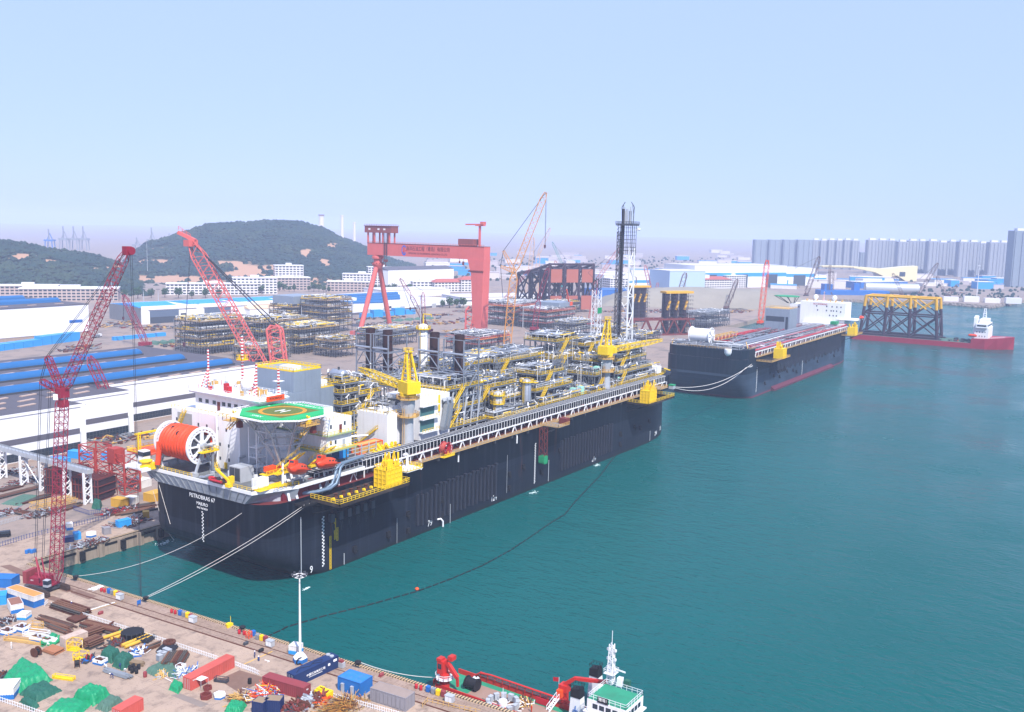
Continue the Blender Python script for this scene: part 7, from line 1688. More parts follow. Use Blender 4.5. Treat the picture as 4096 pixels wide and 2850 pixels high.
# ---- cages, drums, spools, planters
def cage(label,px,w_,d_,h_,m):
    o=thing('steel_cage',label,'cage',G(*px),EA+.3);mb=M()
    for x in (0,w_):
        for y in (0,d_): mb.bar((x,y,0),(x,y,h_),.12)
    for z in (.1,h_/2,h_): mb.bar((0,0,z),(w_,0,z),.1).bar((0,d_,z),(w_,d_,z),.1).bar((0,0,z),(0,d_,z),.1).bar((w_,0,z),(w_,d_,z),.1)
    for i in range(8): mb.bar((w_*i/8,0,0),(w_*i/8,0,h_*.5),.06).bar((0,d_*i/8,0),(0,d_*i/8,h_*.5),.06)
    mb.build('bar_frame',m,o,kind='stuff');M().box(0,w_,0,d_,0,.15).build('floor',m,o);return o
cage('yellow steel cage in front of the rusty white container',q1(600,1040),2.6,2.2,2.4,YEL);cage('yellow steel cage with rusty load, nearest the cable drum',q1(655,1130),2.6,2.2,1.8,YEL);cage('white steel frame trough beside the brown rods',q1(205,910),6,2,1.3,WHITE);cage('cream frame stand left of the brown rods',q1(245,850),3,2,1.6,GOLD);cage('white lattice trough at the left of the pallets',q1(35,950),10,1.6,1.2,GOLD);cage('yellow ladder frame beside the bright green stack',q1(470,1290),5,1,.8,YEL);cage('black steel frame bench by the red container',q1(1920,1320),3,1,1,DGREY)
def drum(label,px,r,w_,m,rz=0):
    o=thing('cable_drum',label,'cable drum',G(*px),rz)
    for y in (0,w_): M().lathe([(r,y-.06),(r,y+.06)],20,(0,0,r),'y').build('flange',m,o,True)
    M().lathe([(r*.55,.06),(r*.55,w_-.06)],16,(0,0,r),'y').build('core',BLACK,o,True);return o
drum('brown cable drum standing alone before the yellow cages',q1(715,1185),1.1,1,RUST,1);drum('rusty cable drum beside the brown plate stack',q1(345,1080),1.1,1.2,RUST,1.8);drum('red topped drum beside the skip',q1(820,1130),.8,.9,RED,.7)
o=thing('hose_spool','big black wire spool lying among the yellow pipes','spool',G(*q1(1190,935)));M().lathe([(2.6,0),(2.6,.15),(1.4,.2),(1.4,1.8),(2.6,1.85),(2.6,2)],20).build('core',BLACK,o,True);mb=M()
for i in range(14): a=2*math.pi*i/14;mb.bar((2.6*math.cos(a),2.6*math.sin(a),0),(2.6*math.cos(a),2.6*math.sin(a),2.2),.12)
mb.build('spoke',DGREY,o,kind='stuff');o=thing('hose_spool','flat rusty wheel lying on the black pipes','spool',G(*q1(1520,1000))+Vector((0,0,.9)));M().lathe([(1.5,0),(1.5,.4),(.9,.4),(.9,.1)],18).build('rim',RUST,o,True);mb=M()
for i in range(6): a=math.pi*i/6;mb.bar((-1.4*math.cos(a),-1.4*math.sin(a),.3),(1.4*math.cos(a),1.4*math.sin(a),.3),.14)
mb.build('spoke',RUST,o,kind='stuff')
def barrel_mesh(r,h,m): return M().lathe([(r*.94,0),(r,.03),(r,h*.33),(r*1.04,h*.35),(r,h*.37),(r,h*.66),(r*1.04,h*.68),(r,h*.7),(r,h-.03),(r*.94,h)],12).mesh('barrel_shell',m,True)
bm_k=barrel_mesh(.38,1.1,BLACK)
for i,p in enumerate(((1165,1215),(1195,1200),(1215,1225),(1245,1205),(1185,1240),(1225,1245))):
    o=thing('oil_drum','black drum in the cluster beside the faded tarpaulin','drum',G(*q1(*p)),0,'black drums on the pallet');inst(bm_k,'shell',o)
for p,m,lb in (((1302,1275),CMAR,'red and white drum standing alone before the faded tarpaulin'),((2240,1335),BLACK,'dark drum on the brown plate near maroon container')):
    o=thing('oil_drum',lb,'drum',G(*q1(*p)));inst(barrel_mesh(.42,1.2,m),'shell',o)
for i,p in enumerate(((240,168),(262,160),(285,165),(310,158))): o=thing('oil_drum','blue drum in the row at foot of the red crawler crane','drum',G(*q1(*p)),0,'blue drums by the crane');inst(barrel_mesh(.5,1.1,CBLU),'shell',o)
def hexplanter(label,px,m,m2,r=1.3,h=.9):
    o=thing('hexagonal_ring',label,'steel ring',G(*px));pr_=[(r*math.cos(R(60*i)),r*math.sin(R(60*i))) for i in range(6)];mb=M()
    for i in range(6):
        a,b=pr_[i],pr_[(i+1) % 6];k=.72;mb.add([(a[0],a[1],0),(b[0],b[1],0),(b[0],b[1],h),(a[0],a[1],h),(a[0]*k,a[1]*k,0),(b[0]*k,b[1]*k,0),(b[0]*k,b[1]*k,h),(a[0]*k,a[1]*k,h)],[(0,1,2,3),(3,2,6,7),(7,6,5,4)])
    mb.build('ring_wall',m,o)
    if m2:
        mb=M()
        for i in range(6): a,b=pr_[i],pr_[(i+1) % 6];mb.quad((a[0]*1.01,a[1]*1.01,0),(b[0]*1.01,b[1]*1.01,0),(b[0]*1.01,b[1]*1.01,h*.45),(a[0]*1.01,a[1]*1.01,h*.45))
        mb.build('lower_band',m2,o)
hexplanter('dark red hexagonal steel ring on the ground',q1(1848,1462),BROWN,None);hexplanter('white and blue hexagonal steel ring beside the dark red one',q1(1970,1458),WHITE,CBLU);hexplanter('dark red square-cut ring behind the hexagonal rings',q1(1862,1385),BROWN,None,1,.7);hexplanter('white and blue hexagonal bollard base on the long quay',z5(818,1448),WHITE,CBLU,1.7,1.3)
def skip(label,px,w_,d_,m,m2,h=1.2):
    o=thing('skip',label,'skip',G(*px),EA+.15);mb=M().box(0,w_,0,d_,0,.1).box(0,.12,0,d_,.1,h).box(w_-.12,w_,0,d_,.1,h).box(.12,w_-.12,0,.12,.1,h).box(.12,w_-.12,d_-.12,d_,.1,h);mb.build('wall',m,o)
    M().box(-.02,w_+.02,-.02,d_+.02,.02,h*.4).build('lower_band',m2,o);mb=M()
    for _ in range(14): mb.cb((rnd(.3,w_-.3),rnd(.3,d_-.3),h*rnd(.6,.95)),(rnd(.2,.8),rnd(.2,.8),rnd(.1,.5)),rnd(0,3))
    mb.build('scrap_load',RUST,o,kind='stuff')
for lb,p,w_,d_ in (('white and blue skip of scrap beside the dark green tarpaulins',(830,1160),2.6,2),('white and blue skip with brown lid left of the frame trough',(118,862),3,2.6),('white and blue skip at the left edge with dark scrap',(-10,895),3,2.4),('white and blue skip near the red container end',(1570,1215),1.8,1.6),('white and blue long skip beside the brown rods',(260,950),6,2)): skip(lb,q1(*p),w_,d_,WHITE,CBLU)
# grey cabinets
gcm=M().box(-.6,.6,-.5,.5,.1,1.4).box(-.66,.66,-.56,.56,1.4,1.5).mesh('housing',LGREY)
for i,p in enumerate(((1432,1130),(1468,1105),(1512,1080),(1440,1100),(1490,1070))): o=thing('grey_cabinet','pale grey cabinet in the group beside the black pipes','cabinet',G(*q1(*p)),EA,'grey cabinets by the pipes');inst(gcm,'housing',o);M().box(-.5,.5,-.54,-.5,.2,1.3).build('door',COR,o)
# ---- white picket fence: one fence per run, each picket a part
def fence(label,pts,m=WHITE,h=1.15,step=.55,px=None,name='picket_fence',base=None):
    P_=[G(*p) for p in pts];o=thing(name,label,'fence',P_[0]);pk=M().box(-.06,.06,-.03,.03,0,h).mesh('picket',m);rl=M();n_=0
    for a,b in zip(P_[:-1],P_[1:]):
        d=b-a;k=max(1,int(d.length/step))
        for i in range(k):
            c=a+d*(i/k)-P_[0];inst(pk,'picket',o,(c.x,c.y,0),math.atan2(d.y,d.x))
        for z in (.3,h*.85): rl.bar(a-P_[0]+Vector((0,0,z)),b-P_[0]+Vector((0,0,z)),.07)
    rl.build('rail',m,o)
fence('white picket fence along the pipe storage beside the open apron',[q1(460,640),q1(1000,815),q1(1500,975),q1(1960,1130)]);fence('short white picket fence between the red and maroon containers',[q1(2110,1180),q1(2296,1240)]);fence('white picket fence panel between red container and maroon container, quay side',[q2(90,1175),q2(310,1262)]);fence('white picket fence below the grey shed at the bottom edge',[q2(975,1465),q2(1260,1545),q2(1600,1640)]);fence('white railing cut by the bottom left corner',[q1(-20,1490),q1(180,1555),q1(420,1640)],step=.7);fence('white railing beside the orange roofed container',[q1(400,640),q1(432,612)])
BLF=mat('fence_blue','24407c',.6,var=.15)
fence('blue railing along the long quay road in the left yard',[z5(0,1545),z5(240,1470),z5(560,1390),z5(760,1340),z5(980,1290)],BLF,1.6,.9,name='blue_railing');fence('blue lattice railing enclosing the left yard corner',[z5(660,1215),z5(800,1260),z5(980,1230)],BLF,1.8,.6,name='blue_railing');fence('pale railing in the left yard storage',[z5(0,1350),z5(280,1270)],LGREY,1.5,.5,name='grey_railing');fence('yellow chain railing beside the grey shed',[q2(1770,1550),q2(1815,1500),q2(2296,1610)],GOLD,1.1,1.2,name='yellow_railing')
# ---- quay furniture
bol=M().lathe([(.75,0),(.75,.12),(.45,.15),(.38,.6),(.75,.72),(.8,.95),(.6,1.1),(.1,1.12)],14).mesh('bollard_body',BLACK,True);bpl=M().box(-1.1,1.1,-1,1,0,.06).mesh('base_plate',DGREY)
for i,p in enumerate((q1(680,400),q1(1308,590),q1(2175,855),q2(1192,1172))):
    o=thing('mooring_bollard','black mooring bollard on the near quay edge, %s from the crawler crane' % names[i],'bollard',G(*p),EA,'mooring bollards');inst(bol,'bollard_body',o);inst(bpl,'base_plate',o)
binm={}
for nm,m in (('red',RED),('blue',BLUE),('grey',GREY),('yellow',YEL),('maroon',CMAR)): binm[nm]=(M().prism([(-.42,-.4),(.42,-.4),(.42,.4),(-.42,.4)],.12,1.15).box(-.3,-.2,-.36,.36,0,.12).mesh('bin_body',m),M().add([(-.46,-.44,1.15),(.46,-.44,1.15),(.46,.44,1.22),(-.46,.44,1.22),(-.4,-.38,1.3),(.4,-.38,1.3),(.4,.38,1.38),(-.4,.38,1.38)],[(0,1,5,4),(1,2,6,5),(2,3,7,6),(3,0,4,7),(4,5,6,7)]).mesh('bin_lid',m))
rbm=barrel_mesh(.36,1.0,RED);cabm=M().box(-.9,.9,-.6,.6,.15,1.5).box(-1,1,-.7,.7,1.5,1.6).box(-.8,-.6,-.5,.5,0,.15).box(.6,.8,-.5,.5,0,.15).mesh('cabinet_body',LGREY);cabd=M().box(-.8,-.05,-.64,-.6,.25,1.4).box(.05,.8,-.64,-.6,.25,1.4).mesh('cabinet_door',WHITE)
where=('nearest the crawler crane','second from the crawler crane','third, level with the navy container','last, level with the grey shed')
for gi,(zz,rb_,bs,cb) in enumerate(((q1,((910,508),(938,515)),((980,525),(1008,537),(1038,545),(1066,555)),(1076,580)),(q1,((1540,700),(1572,710)),((1618,722),(1650,733),(1683,742),(1714,755)),(1730,785)),(q2,((128,888),(172,898)),((256,905),(293,938),(330,948),(364,955)),(405,1000)),(q2,((1715,1378),(1757,1392)),((1823,1408),(1868,1425),(1912,1440),(1958,1450)),(2015,1500)))):
    for k,p in enumerate(rb_): o=thing('fire_barrel','red fire barrel in the bin row %s' % where[gi],'barrel',G(*zz(*p)),0,'red barrels on the quay edge');inst(rbm,'shell',o)
    for k,(p,c) in enumerate(zip(bs,('blue','grey','yellow','maroon'))): o=thing('waste_bin','%s waste bin in the bin row %s' % (c,where[gi]),'bin',G(*zz(*p)),EA+R(90),'waste bins on the quay edge');inst(binm[c][0],'bin_body',o);inst(binm[c][1],'bin_lid',o)
    o=thing('power_cabinet','pale grey power cabinet beside the bin row %s' % where[gi],'cabinet',G(*zz(*cb)),EA,'power cabinets on the quay edge');inst(cabm,'cabinet_body',o);inst(cabd,'cabinet_door',o)
o=thing('power_cabinet','small pale cabinet with red lid beside the navy container end','cabinet',G(*q2(1046,1190)),EA);M().box(-.7,.7,-.5,.5,.1,1.3).build('cabinet_body',LGREY,o);M().box(-.6,.4,-.4,.4,1.3,1.8).build('red_lid',CMAR,o)
o=thing('sign_board','blue notice board at the middle bollard','sign',G(*q1(1247,635)),EA+R(90));M().box(-.6,.6,-.04,.04,.5,1.5).build('panel',BLUE,o);M().bar((-.5,0,0),(-.5,0,.6),.08).bar((.5,0,0),(.5,0,.6),.08).build('leg',BLUE,o,kind='stuff')
o=thing('rope_coil','heap of white mooring rope near the crawler crane','rope',G(*q1(865,485)));mb=M();rr=random.Random(4);mb.path([(rr.uniform(-2.2,2.2)*.9,rr.uniform(-1.1,1.1),.1+rr.uniform(0,.35)) for _ in range(70)],.09,5);mb.build('rope',WHITE,o,True,kind='stuff')
for i,(p,m,lb) in enumerate(((q1(900,712),CMAR,'small red pump lying alone on the apron'),(q2(185,985),DGREY,'dark pump with hose lying on the apron'),(q2(322,1048),BLACK,'black mat heap beside two workers on the apron'),(q2(1400,1268),CMAR,'small red valve box on the quay edge paving'))):
    o=thing('pump_unit',lb,'pump',G(*p));M().lathe([(.3,-.5),(.38,-.3),(.38,.3),(.2,.5)],10,(0,0,.42),'x').cb((0,0,.12),(1.2,.7,.22)).cb((.6,.1,.4),(.4,.5,.5)).build('housing',m,o,True)
o=thing('yellow_pedestal','yellow steel pedestal at the quay edge by the third bollard','pedestal',G(*q1(2052,825)));M().prism([(-.9,-.6),(.9,-.6),(.5,.6),(-.5,.6)],0,.9).bar((.6,0,.9),(.6,0,2.6),.08).build('housing',YEL,o)
o=thing('shore_crane_frame','rusty frame with blue tap set beside the third bin row','frame',G(*q2(215,925)));M().lat((0,0,0),(0,0,1.8),1,1,3,.12,.08).build('lattice',ORANGE,o,kind='stuff')
# lamp mast with ring of floodlights
o=thing('floodlight_mast','tall white floodlight mast with hexagonal base on the quay','lamp',G(*q2(675,1135)));hm_=20.6
M().lathe([(.32,2.2),(.16,hm_)],12).build('pole',WHITE,o,True);pr_=[(1.7*math.cos(R(60*i)),1.7*math.sin(R(60*i))) for i in range(6)];M().prism(pr_,.0,1.0).build('base_lower',CBLU,o);mb=M()
for i in range(6): a,b=pr_[i],pr_[(i+1) % 6];mb.quad((*a,1),(*b,1),(b[0]*.3,b[1]*.3,2.4),(a[0]*.3,a[1]*.3,2.4))
mb.build('base_upper',WHITE,o);M().path([(.95*math.cos(2*math.pi*i/16)-1.3,-1.2+.1,.9+.7*math.sin(2*math.pi*i/16)) for i in range(16)],.14,6,True).build('tyre',BLACK,o,True)
M().path([(1.5*math.cos(2*math.pi*i/18),1.5*math.sin(2*math.pi*i/18),hm_) for i in range(18)],.09,5,True).bar((-1.5,0,hm_),(1.5,0,hm_),.1).bar((0,-1.5,hm_),(0,1.5,hm_),.1).build('lamp_ring',WHITE,o);lm_=M().cb((0,0,.25),(.55,.35,.45)).mesh('floodlight',DGREY)
for i in range(8): a=2*math.pi*i/8;inst(lm_,'floodlight',o,(1.6*math.cos(a),1.6*math.sin(a),hm_+.1),a)
# generator skid beside the mast and crates at the bottom
container('white and blue trough unit behind the floodlight mast',q2(570,1070),q2(655,1085),2.4,2.2,CWHT,low=SKYBLUE,doors=False,ribs=False,name='pump_skid')
for i,(p,q_) in enumerate(((q2(350,1590),q2(495,1600)),(q2(240,1600),q2(340,1620)))): o=container('blue steel crate of planks at the bottom edge, %s' % ('right','left')[i],p,q_,2.6,2.6,NAVY,roof=mat('weathered_timber','8f7a62',.9,var=.2),doors=False,name='steel_crate')
def heap(label,px,n_,cols,spread,seed,size=(1.5,3.5),th=(.06,.14),hmax=2,name='scaffold_heap',plates=0):
    rr=random.Random(seed);o=thing(name,label,'scrap heap',G(*px));mb=M()
    for _ in range(n_):
        mb.k=rr.randrange(len(cols));u,v=rr.gauss(0,.4),rr.gauss(0,.4);r_=math.hypot(u,v);z=max(.1,hmax*(1-r_)*rr.random());x,y=u*spread[0],v*spread[1];a=rr.uniform(0,3.14);l=rr.uniform(*size);dz=rr.uniform(-.6,.9)
        mb.bar((x,y,z),(x+l*math.cos(a),y+l*math.sin(a),max(.1,z+dz)),rr.uniform(*th))
    for _ in range(plates): mb.k=rr.randrange(len(cols));mb.cb((rr.gauss(0,.35)*spread[0],rr.gauss(0,.35)*spread[1],rr.uniform(.1,hmax*.6)),(rr.uniform(.5,1.4),rr.uniform(.3,1),rr.uniform(.1,.6)),rr.uniform(0,3))
    mb.build('loose_pieces',list(cols),o,kind='stuff')
heap('heap of orange and blue scaffold frames left of the maroon container',q2(400,1440),260,(ORANGE,ORANGE,RED,BLUE,WHITE,YEL),(5,3),1,hmax=2.4);heap('heap of bent yellow steel rods at the bottom edge',q2(1060,1580),420,(mat('dull_yellow','a58a4a',.7),OCHRE,RUST),(6,3.4),2,(2,4),(.04,.09),2.4);heap('heap of silver duct scrap beside yellow machine',q2(790,1510),120,(LGREY,SILVER,RUST),(3.5,2.2),3,(.8,2),(.2,.5),1.4,plates=30);heap('heap of rusty chain and scrap at the bottom edge',q2(640,1560),160,(RUST,BROWN,DGREY),(4,2.4),4,(.6,1.6),(.15,.4),1.2,plates=20)
heap('heap of orange steel offcuts right of the yellow machine',q2(880,1490),70,(ORANGE,BROWN),(2.4,1.8),5,(.8,1.8),(.2,.5),1.4,plates=14);heap('heap of bamboo poles beside the scaffold frames',q2(170,1480),120,(GOLD,RUST),(3,2),6,(1.5,3),(.06,.12),1.2);heap('pale coil of hose beside the faded tarpaulin',q1(1450,1275),90,(GOLD,LGREY),(1.3,1.3),7,(.5,1.2),(.1,.2),1);heap('rusty fittings around the black wire spool',q1(1060,985),110,(RUST,DGREY,BROWN),(3,2),8,(.6,1.6),(.12,.3),1,plates=14);heap('blue and white frame parts beside the red container',q1(1670,1250),120,(BLUE,WHITE,LGREY),(3,1.6),9,(1,2.4),(.08,.16),.8);heap('white and blue panel heap beside the dark green tarpaulins',q1(1240,1065),70,(WHITE,BLUE),(2,1.6),10,(1,2.2),(.1,.3),.8,plates=8)
heap('small dark scrap by the left edge of the storage',q1(80,780),60,(RUST,LGREY,DGREY),(3,2),12,(.8,2),(.1,.25),.7,plates=10);heap('green and white sheet heap behind the rusty container',q1(470,970),40,(GREEN,WHITE),(2,1.6),13,(.8,2),(.2,.5),.8,plates=14);heap('dark scrap beside the bright green stack at left edge',q1(20,1280),60,(DGREY,RUST),(2,1.4),14,(.5,1.4),(.15,.4),.9,plates=12);heap('rusty brackets before the yellow cage',q1(800,1130),60,(RUST,DGREY,BLUE),(2,1.2),15,(.5,1.4),(.1,.3),.8,plates=10);heap('brown girder offcuts behind the rusty container roof',q1(850,880),110,(RUST,BROWN),(4,2),16,(1,3),(.15,.35),1.3)
for lb,p,n_,sp,sd_ in (('dark tyre and net heap at the left yard edge',z5(60,1250),120,(6,4),41),('scaffold tube heap below the white runway',z5(270,960),200,(9,5),42),('mixed steel heap behind the white runway',z5(90,880),160,(14,6),43),('red hose and pipe heap below the yellow container',z5(1080,1230),140,(7,3),44),('loose steel beside the blue railing',z5(420,1250),120,(8,4),45),('loose steel on the long quay beside the ship stern',z5(1180,1330),160,(8,4),46),('mooring gear heap at the long quay edge',z5(820,1520),120,(7,2),47)): heap(lb,p,n_,(RUST,DGREY,LGREY,BROWN,RED if sd_ == 44 else GREY),sp,sd_,(1,4),(.1,.3),1.2,plates=24)
# yellow machine
o=thing('yellow_machine','yellow compressor block beside the maroon container end','machine',G(*q2(800,1450)),EA);M().box(0,3.6,0,2,.3,1.5).box(.3,1.6,.3,1.7,1.5,1.9).build('housing',YEL,o);M().path([(.8,1,2),(1.5,.7,2.1),(2.2,1,2)],.08,5).box(.2,.8,-.05,.0,.6,1.2).build('hose',BLACK,o);M().box(0,3.6,.2,1.8,0,.3).build('skid',DGREY,o)
o=thing('canopy_frame','small white canopy on posts beside the red container','canopy',G(*q1(1745,1370)),EA);M().add([(0,0,2),(2,0,2),(2,2,2),(0,2,2),(1,1,2.5)],[(0,1,4),(1,2,4),(2,3,4),(3,0,4)]).build('roof',WHITE,o);M().bar((0,0,0),(0,0,2),.08).bar((2,0,0),(2,0,2),.08).bar((2,2,0),(2,2,2),.08).bar((0,2,0),(0,2,2),.08).build('post',LGREY,o,kind='stuff')
# dark car in the left yard
o=thing('parked_car','dark van parked at the left edge behind the blue railing','car',G(*z5(25,1455)),R(150));M().ext([(-2.3,.5),(2.3,.5),(2.3,1.0),(1.4,1.15),(.7,1.85),(-2.1,1.9),(-2.3,1.2)],-.9,.9,'y').build('body',mat('car_black','14161c',.25,var=.05),o);M().ext([(.66,1.2),(1.25,1.2),(.66,1.78)],-.92,.92,'y').box(-1.9,.5,-.92,.92,1.25,1.7).build('window',GLASS,o);tm_=M().lathe([(.34,-.12),(.34,.12)],12,(0,0,0),'y').mesh('wheel',BLACK)
for x in (-1.5,1.5):
    for y in (-.85,.85): inst(tm_,'wheel',o,(x,y,.34))
# ---- people: one continuous body grown over a skeleton, coloured as coveralls, skin and helmet
def person_mesh(pose,cov,hel):
    J={'pel': (0,0,.95),'sp': (0,.0,1.2),'ch': (0,0,1.4),'nk': (0,0,1.52),'hd': (0,.02,1.66),'ht': (0,.02,1.76)}
    L_={'hl': (-.1,0,.92),'kl': (-.11,.03,.5),'al': (-.11,-.02,.1),'tl': (-.11,.15,.04),'hr': (.1,0,.92),'kr': (.12,.05,.5),'ar': (.13,-.04,.1),'tr': (.13,.14,.04),'sl': (-.19,0,1.42),'el': (-.27,.02,1.15),'wl': (-.27,.12,.92),'fl': (-.26,.17,.82),'sr': (.19,0,1.42),'er': (.28,.0,1.15),'wr': (.26,.1,.93),'fr': (.25,.15,.83)}
    J.update(L_)
    if pose == 'crouch':
        J.update({'pel': (0,-.15,.45),'sp': (0,-.05,.7),'ch': (0,.1,.88),'nk': (0,.18,.98),'hd': (0,.24,1.1),'ht': (0,.26,1.19),'hl': (-.1,-.12,.44),'kl': (-.16,.3,.5),'hr': (.1,-.12,.44),'kr': (.16,.3,.46),'sl': (-.19,.1,.9),'el': (-.24,.34,.66),'wl': (-.14,.52,.5),'fl': (-.1,.58,.42),'sr': (.19,.1,.9),'er': (.24,.34,.64),'wr': (.14,.52,.46),'fr': (.1,.58,.38)})
    if pose == 'bend':
        J.update({'sp': (0,.16,1.12),'ch': (0,.36,1.2),'nk': (0,.46,1.24),'hd': (0,.58,1.26),'ht': (0,.66,1.27),'sl': (-.19,.36,1.2),'el': (-.22,.46,.92),'wl': (-.16,.56,.7),'fl': (-.14,.6,.6),'sr': (.19,.36,1.2),'er': (.22,.46,.92),'wr': (.16,.56,.68),'fr': (.14,.6,.58)})
    rad={'pel': .15,'sp': .14,'ch': .16,'nk': .065,'hd': .1,'ht': .085,'hl': .1,'hr': .1,'kl': .075,'kr': .075,'al': .055,'ar': .055,'tl': .045,'tr': .045,'sl': .075,'sr': .075,'el': .055,'er': .055,'wl': .04,'wr': .04,'fl': .045,'fr': .045}
    ks=list(J);ed=[('pel','sp'),('sp','ch'),('ch','nk'),('nk','hd'),('hd','ht'),('pel','hl'),('hl','kl'),('kl','al'),('al','tl'),('pel','hr'),('hr','kr'),('kr','ar'),('ar','tr'),('ch','sl'),('sl','el'),('el','wl'),('wl','fl'),('ch','sr'),('sr','er'),('er','wr'),('wr','fr')]
    me=bpy.data.meshes.new('person_skeleton');me.from_pydata([J[k] for k in ks],[(ks.index(a),ks.index(b)) for a,b in ed],[]);ob=bpy.data.objects.new('person_source',me);COL.objects.link(ob);md=ob.modifiers.new('skin','SKIN');sv=me.skin_vertices[0].data
    for i,k in enumerate(ks): sv[i].radius=(rad[k],rad[k]);sv[i].use_root=(k == 'pel')
    ob.modifiers.new('sub','SUBSURF').levels=1;ob.modifiers['sub'].render_levels=1
    dg=bpy.context.evaluated_depsgraph_get();out=bpy.data.meshes.new_from_object(ob.evaluated_get(dg));out.name='body';bpy.data.objects.remove(ob)
    out.materials.clear()
    for m in (cov,mat('skin_tone','b88468',.6,var=.05),hel,BLACK): out.materials.append(m)
    hd_=Vector(J['hd']);nk=Vector(J['nk']);ax=(Vector(J['ht'])-nk).normalized()
    for f in out.polygons:
        c=f.center;t_=(c-nk).dot(ax);near=(c-hd_).length < .22;f.use_smooth=True
        f.material_index=2 if near and t_ > .17 else (1 if near and t_ > .0 else (1 if min((c-Vector(J['fl'])).length,(c-Vector(J['fr'])).length) < .09 else (3 if c.z < .12 and pose != 'x' else 0)))
    return out
COVB,COVW,COVO=mat('coverall_blue','1f3670',.8,var=.1),mat('coverall_white','d8d4d0',.8,var=.08),mat('vest_orange','d8481c',.7,var=.08);HW,HY=mat('helmet_white','f0f0f0',.4,var=.02),mat('helmet_yellow','e0b020',.4,var=.02)
pb,pw_,pc,pbe,pwe,por=person_mesh('stand',COVB,HW),person_mesh('stand',COVW,HW),person_mesh('crouch',COVB,HW),person_mesh('bend',COVB,HW),person_mesh('bend',COVW,HW),person_mesh('stand',COVO,HY)
helm=M().lathe([(.17,0),(.135,.01),(.13,.06),(.09,.11),(.01,.13)],12).mesh('helmet',HW,True);helmy=M().lathe([(.17,0),(.135,.01),(.13,.06),(.09,.11),(.01,.13)],12).mesh('helmet',HY,True)
for p,me,rz,lb,hz_p in ((q1(643,655),pb,2.2,'worker in blue coveralls standing by the end of the white picket fence',(0,.02,1.7)),(q1(105,1028),pw_,.5,'worker in white coveralls standing beside the cream lattice trough',(0,.02,1.7)),(q2(268,1105),pb,1.2,'worker in blue coveralls standing alone on the open apron',(0,.02,1.7)),(q2(303,1135),pc,-.6,'worker in blue coveralls crouching near the yellow line',(0,.25,1.12)),(q1(1015,1290),pbe,1.0,'worker in dark coveralls bending at the scaffold pole bundle, camera side',(0,.62,1.27)),(q1(1125,1240),pwe,2.4,'worker in white shirt bending at the right end of the scaffold poles',(0,.62,1.27)),(q1(957,1212),pwe,.2,'worker in white helmet bending at the left end of the scaffold poles',(0,.62,1.27)),(q1(1075,1205),pbe,-1.2,'worker in blue behind the scaffold pole bundle',(0,.62,1.27)),(q1(740,1015),pw_,1.1,'worker in white beside the rusty container end',(0,.02,1.7))):
    o=thing('person',lb,'person',G(*p),rz,'workers on the quay');inst(me,'body',o);inst(helm,'helmet',o,hz_p)
# ================================================================ the red crawler crane on the near quay
cc=thing('crawler_crane','tall crimson crawler crane standing on the near quay at left','crane',G(*q1(430,500)),0);B0=cc.location.copy();yaw=R(20)
M().cb((0,0,0),(0,0,0));tr=M()
for s_ in (-1,1):
    pr_=[(-4.6,.25),(-4.2,0),(4.2,0),(4.6,.25),(4.6,.95),(4.2,1.25),(-4.2,1.25),(-4.6,.95)];mb=M();mb.ext([(x,z) for x,z in pr_],s_*3-.55,s_*3+.55,'y')
    for i in range(22): x=-4.3+i*.41;mb.box(x,x+.2,s_*3-.6,s_*3+.6,1.24,1.34);mb.box(x,x+.2,s_*3-.6,s_*3+.6,-.0,.06)
    mb.build('crawler_track',mat('track_rust','4a3a34',.8,.2,var=.3),cc,rz=EA)
M().box(-1.8,1.8,-2.5,2.5,.5,1.4).lathe([(1.5,1.4),(1.5,1.8)],16).build('carbody',DGREY,cc,rz=EA)
up=part('upperworks',cc,(0,0,1.8),EA+R(12))
M().box(-5.2,2.2,-1.6,1.6,0,.5).box(-4.6,.6,.2,1.6,.5,2.4).box(-4.6,-1,-1.6,.1,.5,1.9).build('machinery_house',CRANERED,up);M().box(-6.4,-5.2,-2,2,.1,3.4).build('counterweight',CMAR,up);M().box(1,2.6,-2.7,-1.4,.3,2.2).build('cab',LGREY,up);M().box(1.1,2.64,-2.74,-1.36,1.0,2.1).build('cab_window',GLASS,up);text('SCC',.5,PW,up,(-3.6,-1.65,1.2),FACE_SEA)
def rel(px): return stand(B0,px)-B0
foot=Vector((1.2,0,3));mt=rel(z5(560,160));jt=rel(z1(1138,345));st1=rel(z1(425,1290));st2=rel(z1(365,1510));bs_=rel(q1(320,200))
sdv=FW
def mast_lat(a,b,w_,n_,name,m=CRANERED,ch=.13): u=b-a;M().lat(a,a+u*.06,w_*.4,w_,1,ch*1.3,ch*.8,sdv).lat(a+u*.06,a+u*.94,w_,w_,n_,ch*1.3,ch*.8,sdv,tri=True).lat(a+u*.94,b,w_,w_*.5,1,ch*1.3,ch*.8,sdv).build(name,m,cc,kind='stuff')
mast_lat(Vector(rel(q1(500,440))),mt,2.5,26,'main_boom');mast_lat(mt,jt,2.3,22,'luffing_jib');mast_lat(mt,st1,1.5,9,'jib_strut');mast_lat(mt,st2,1.4,6,'jib_strut')
M().cb(jt,(1.6,2,2.4)).lathe([(1.1,-.3),(1.1,.3)],16,tuple(jt+R0*1.2),'y').build('jib_head',CRANERED,cc);M().cb(mt,(2.6,2.4,2.6)).cb(mt+Vector((0,0,-3)),(2,2,2)).build('boom_head',CRANERED,cc);M().cb(mt-R0*1.3-FW*1.3+Vector((0,0,-1.2)),(1.2,.2,1.6),math.atan2(R0.y,R0.x)).build('number_plate',WHITE,cc)
mb=M()
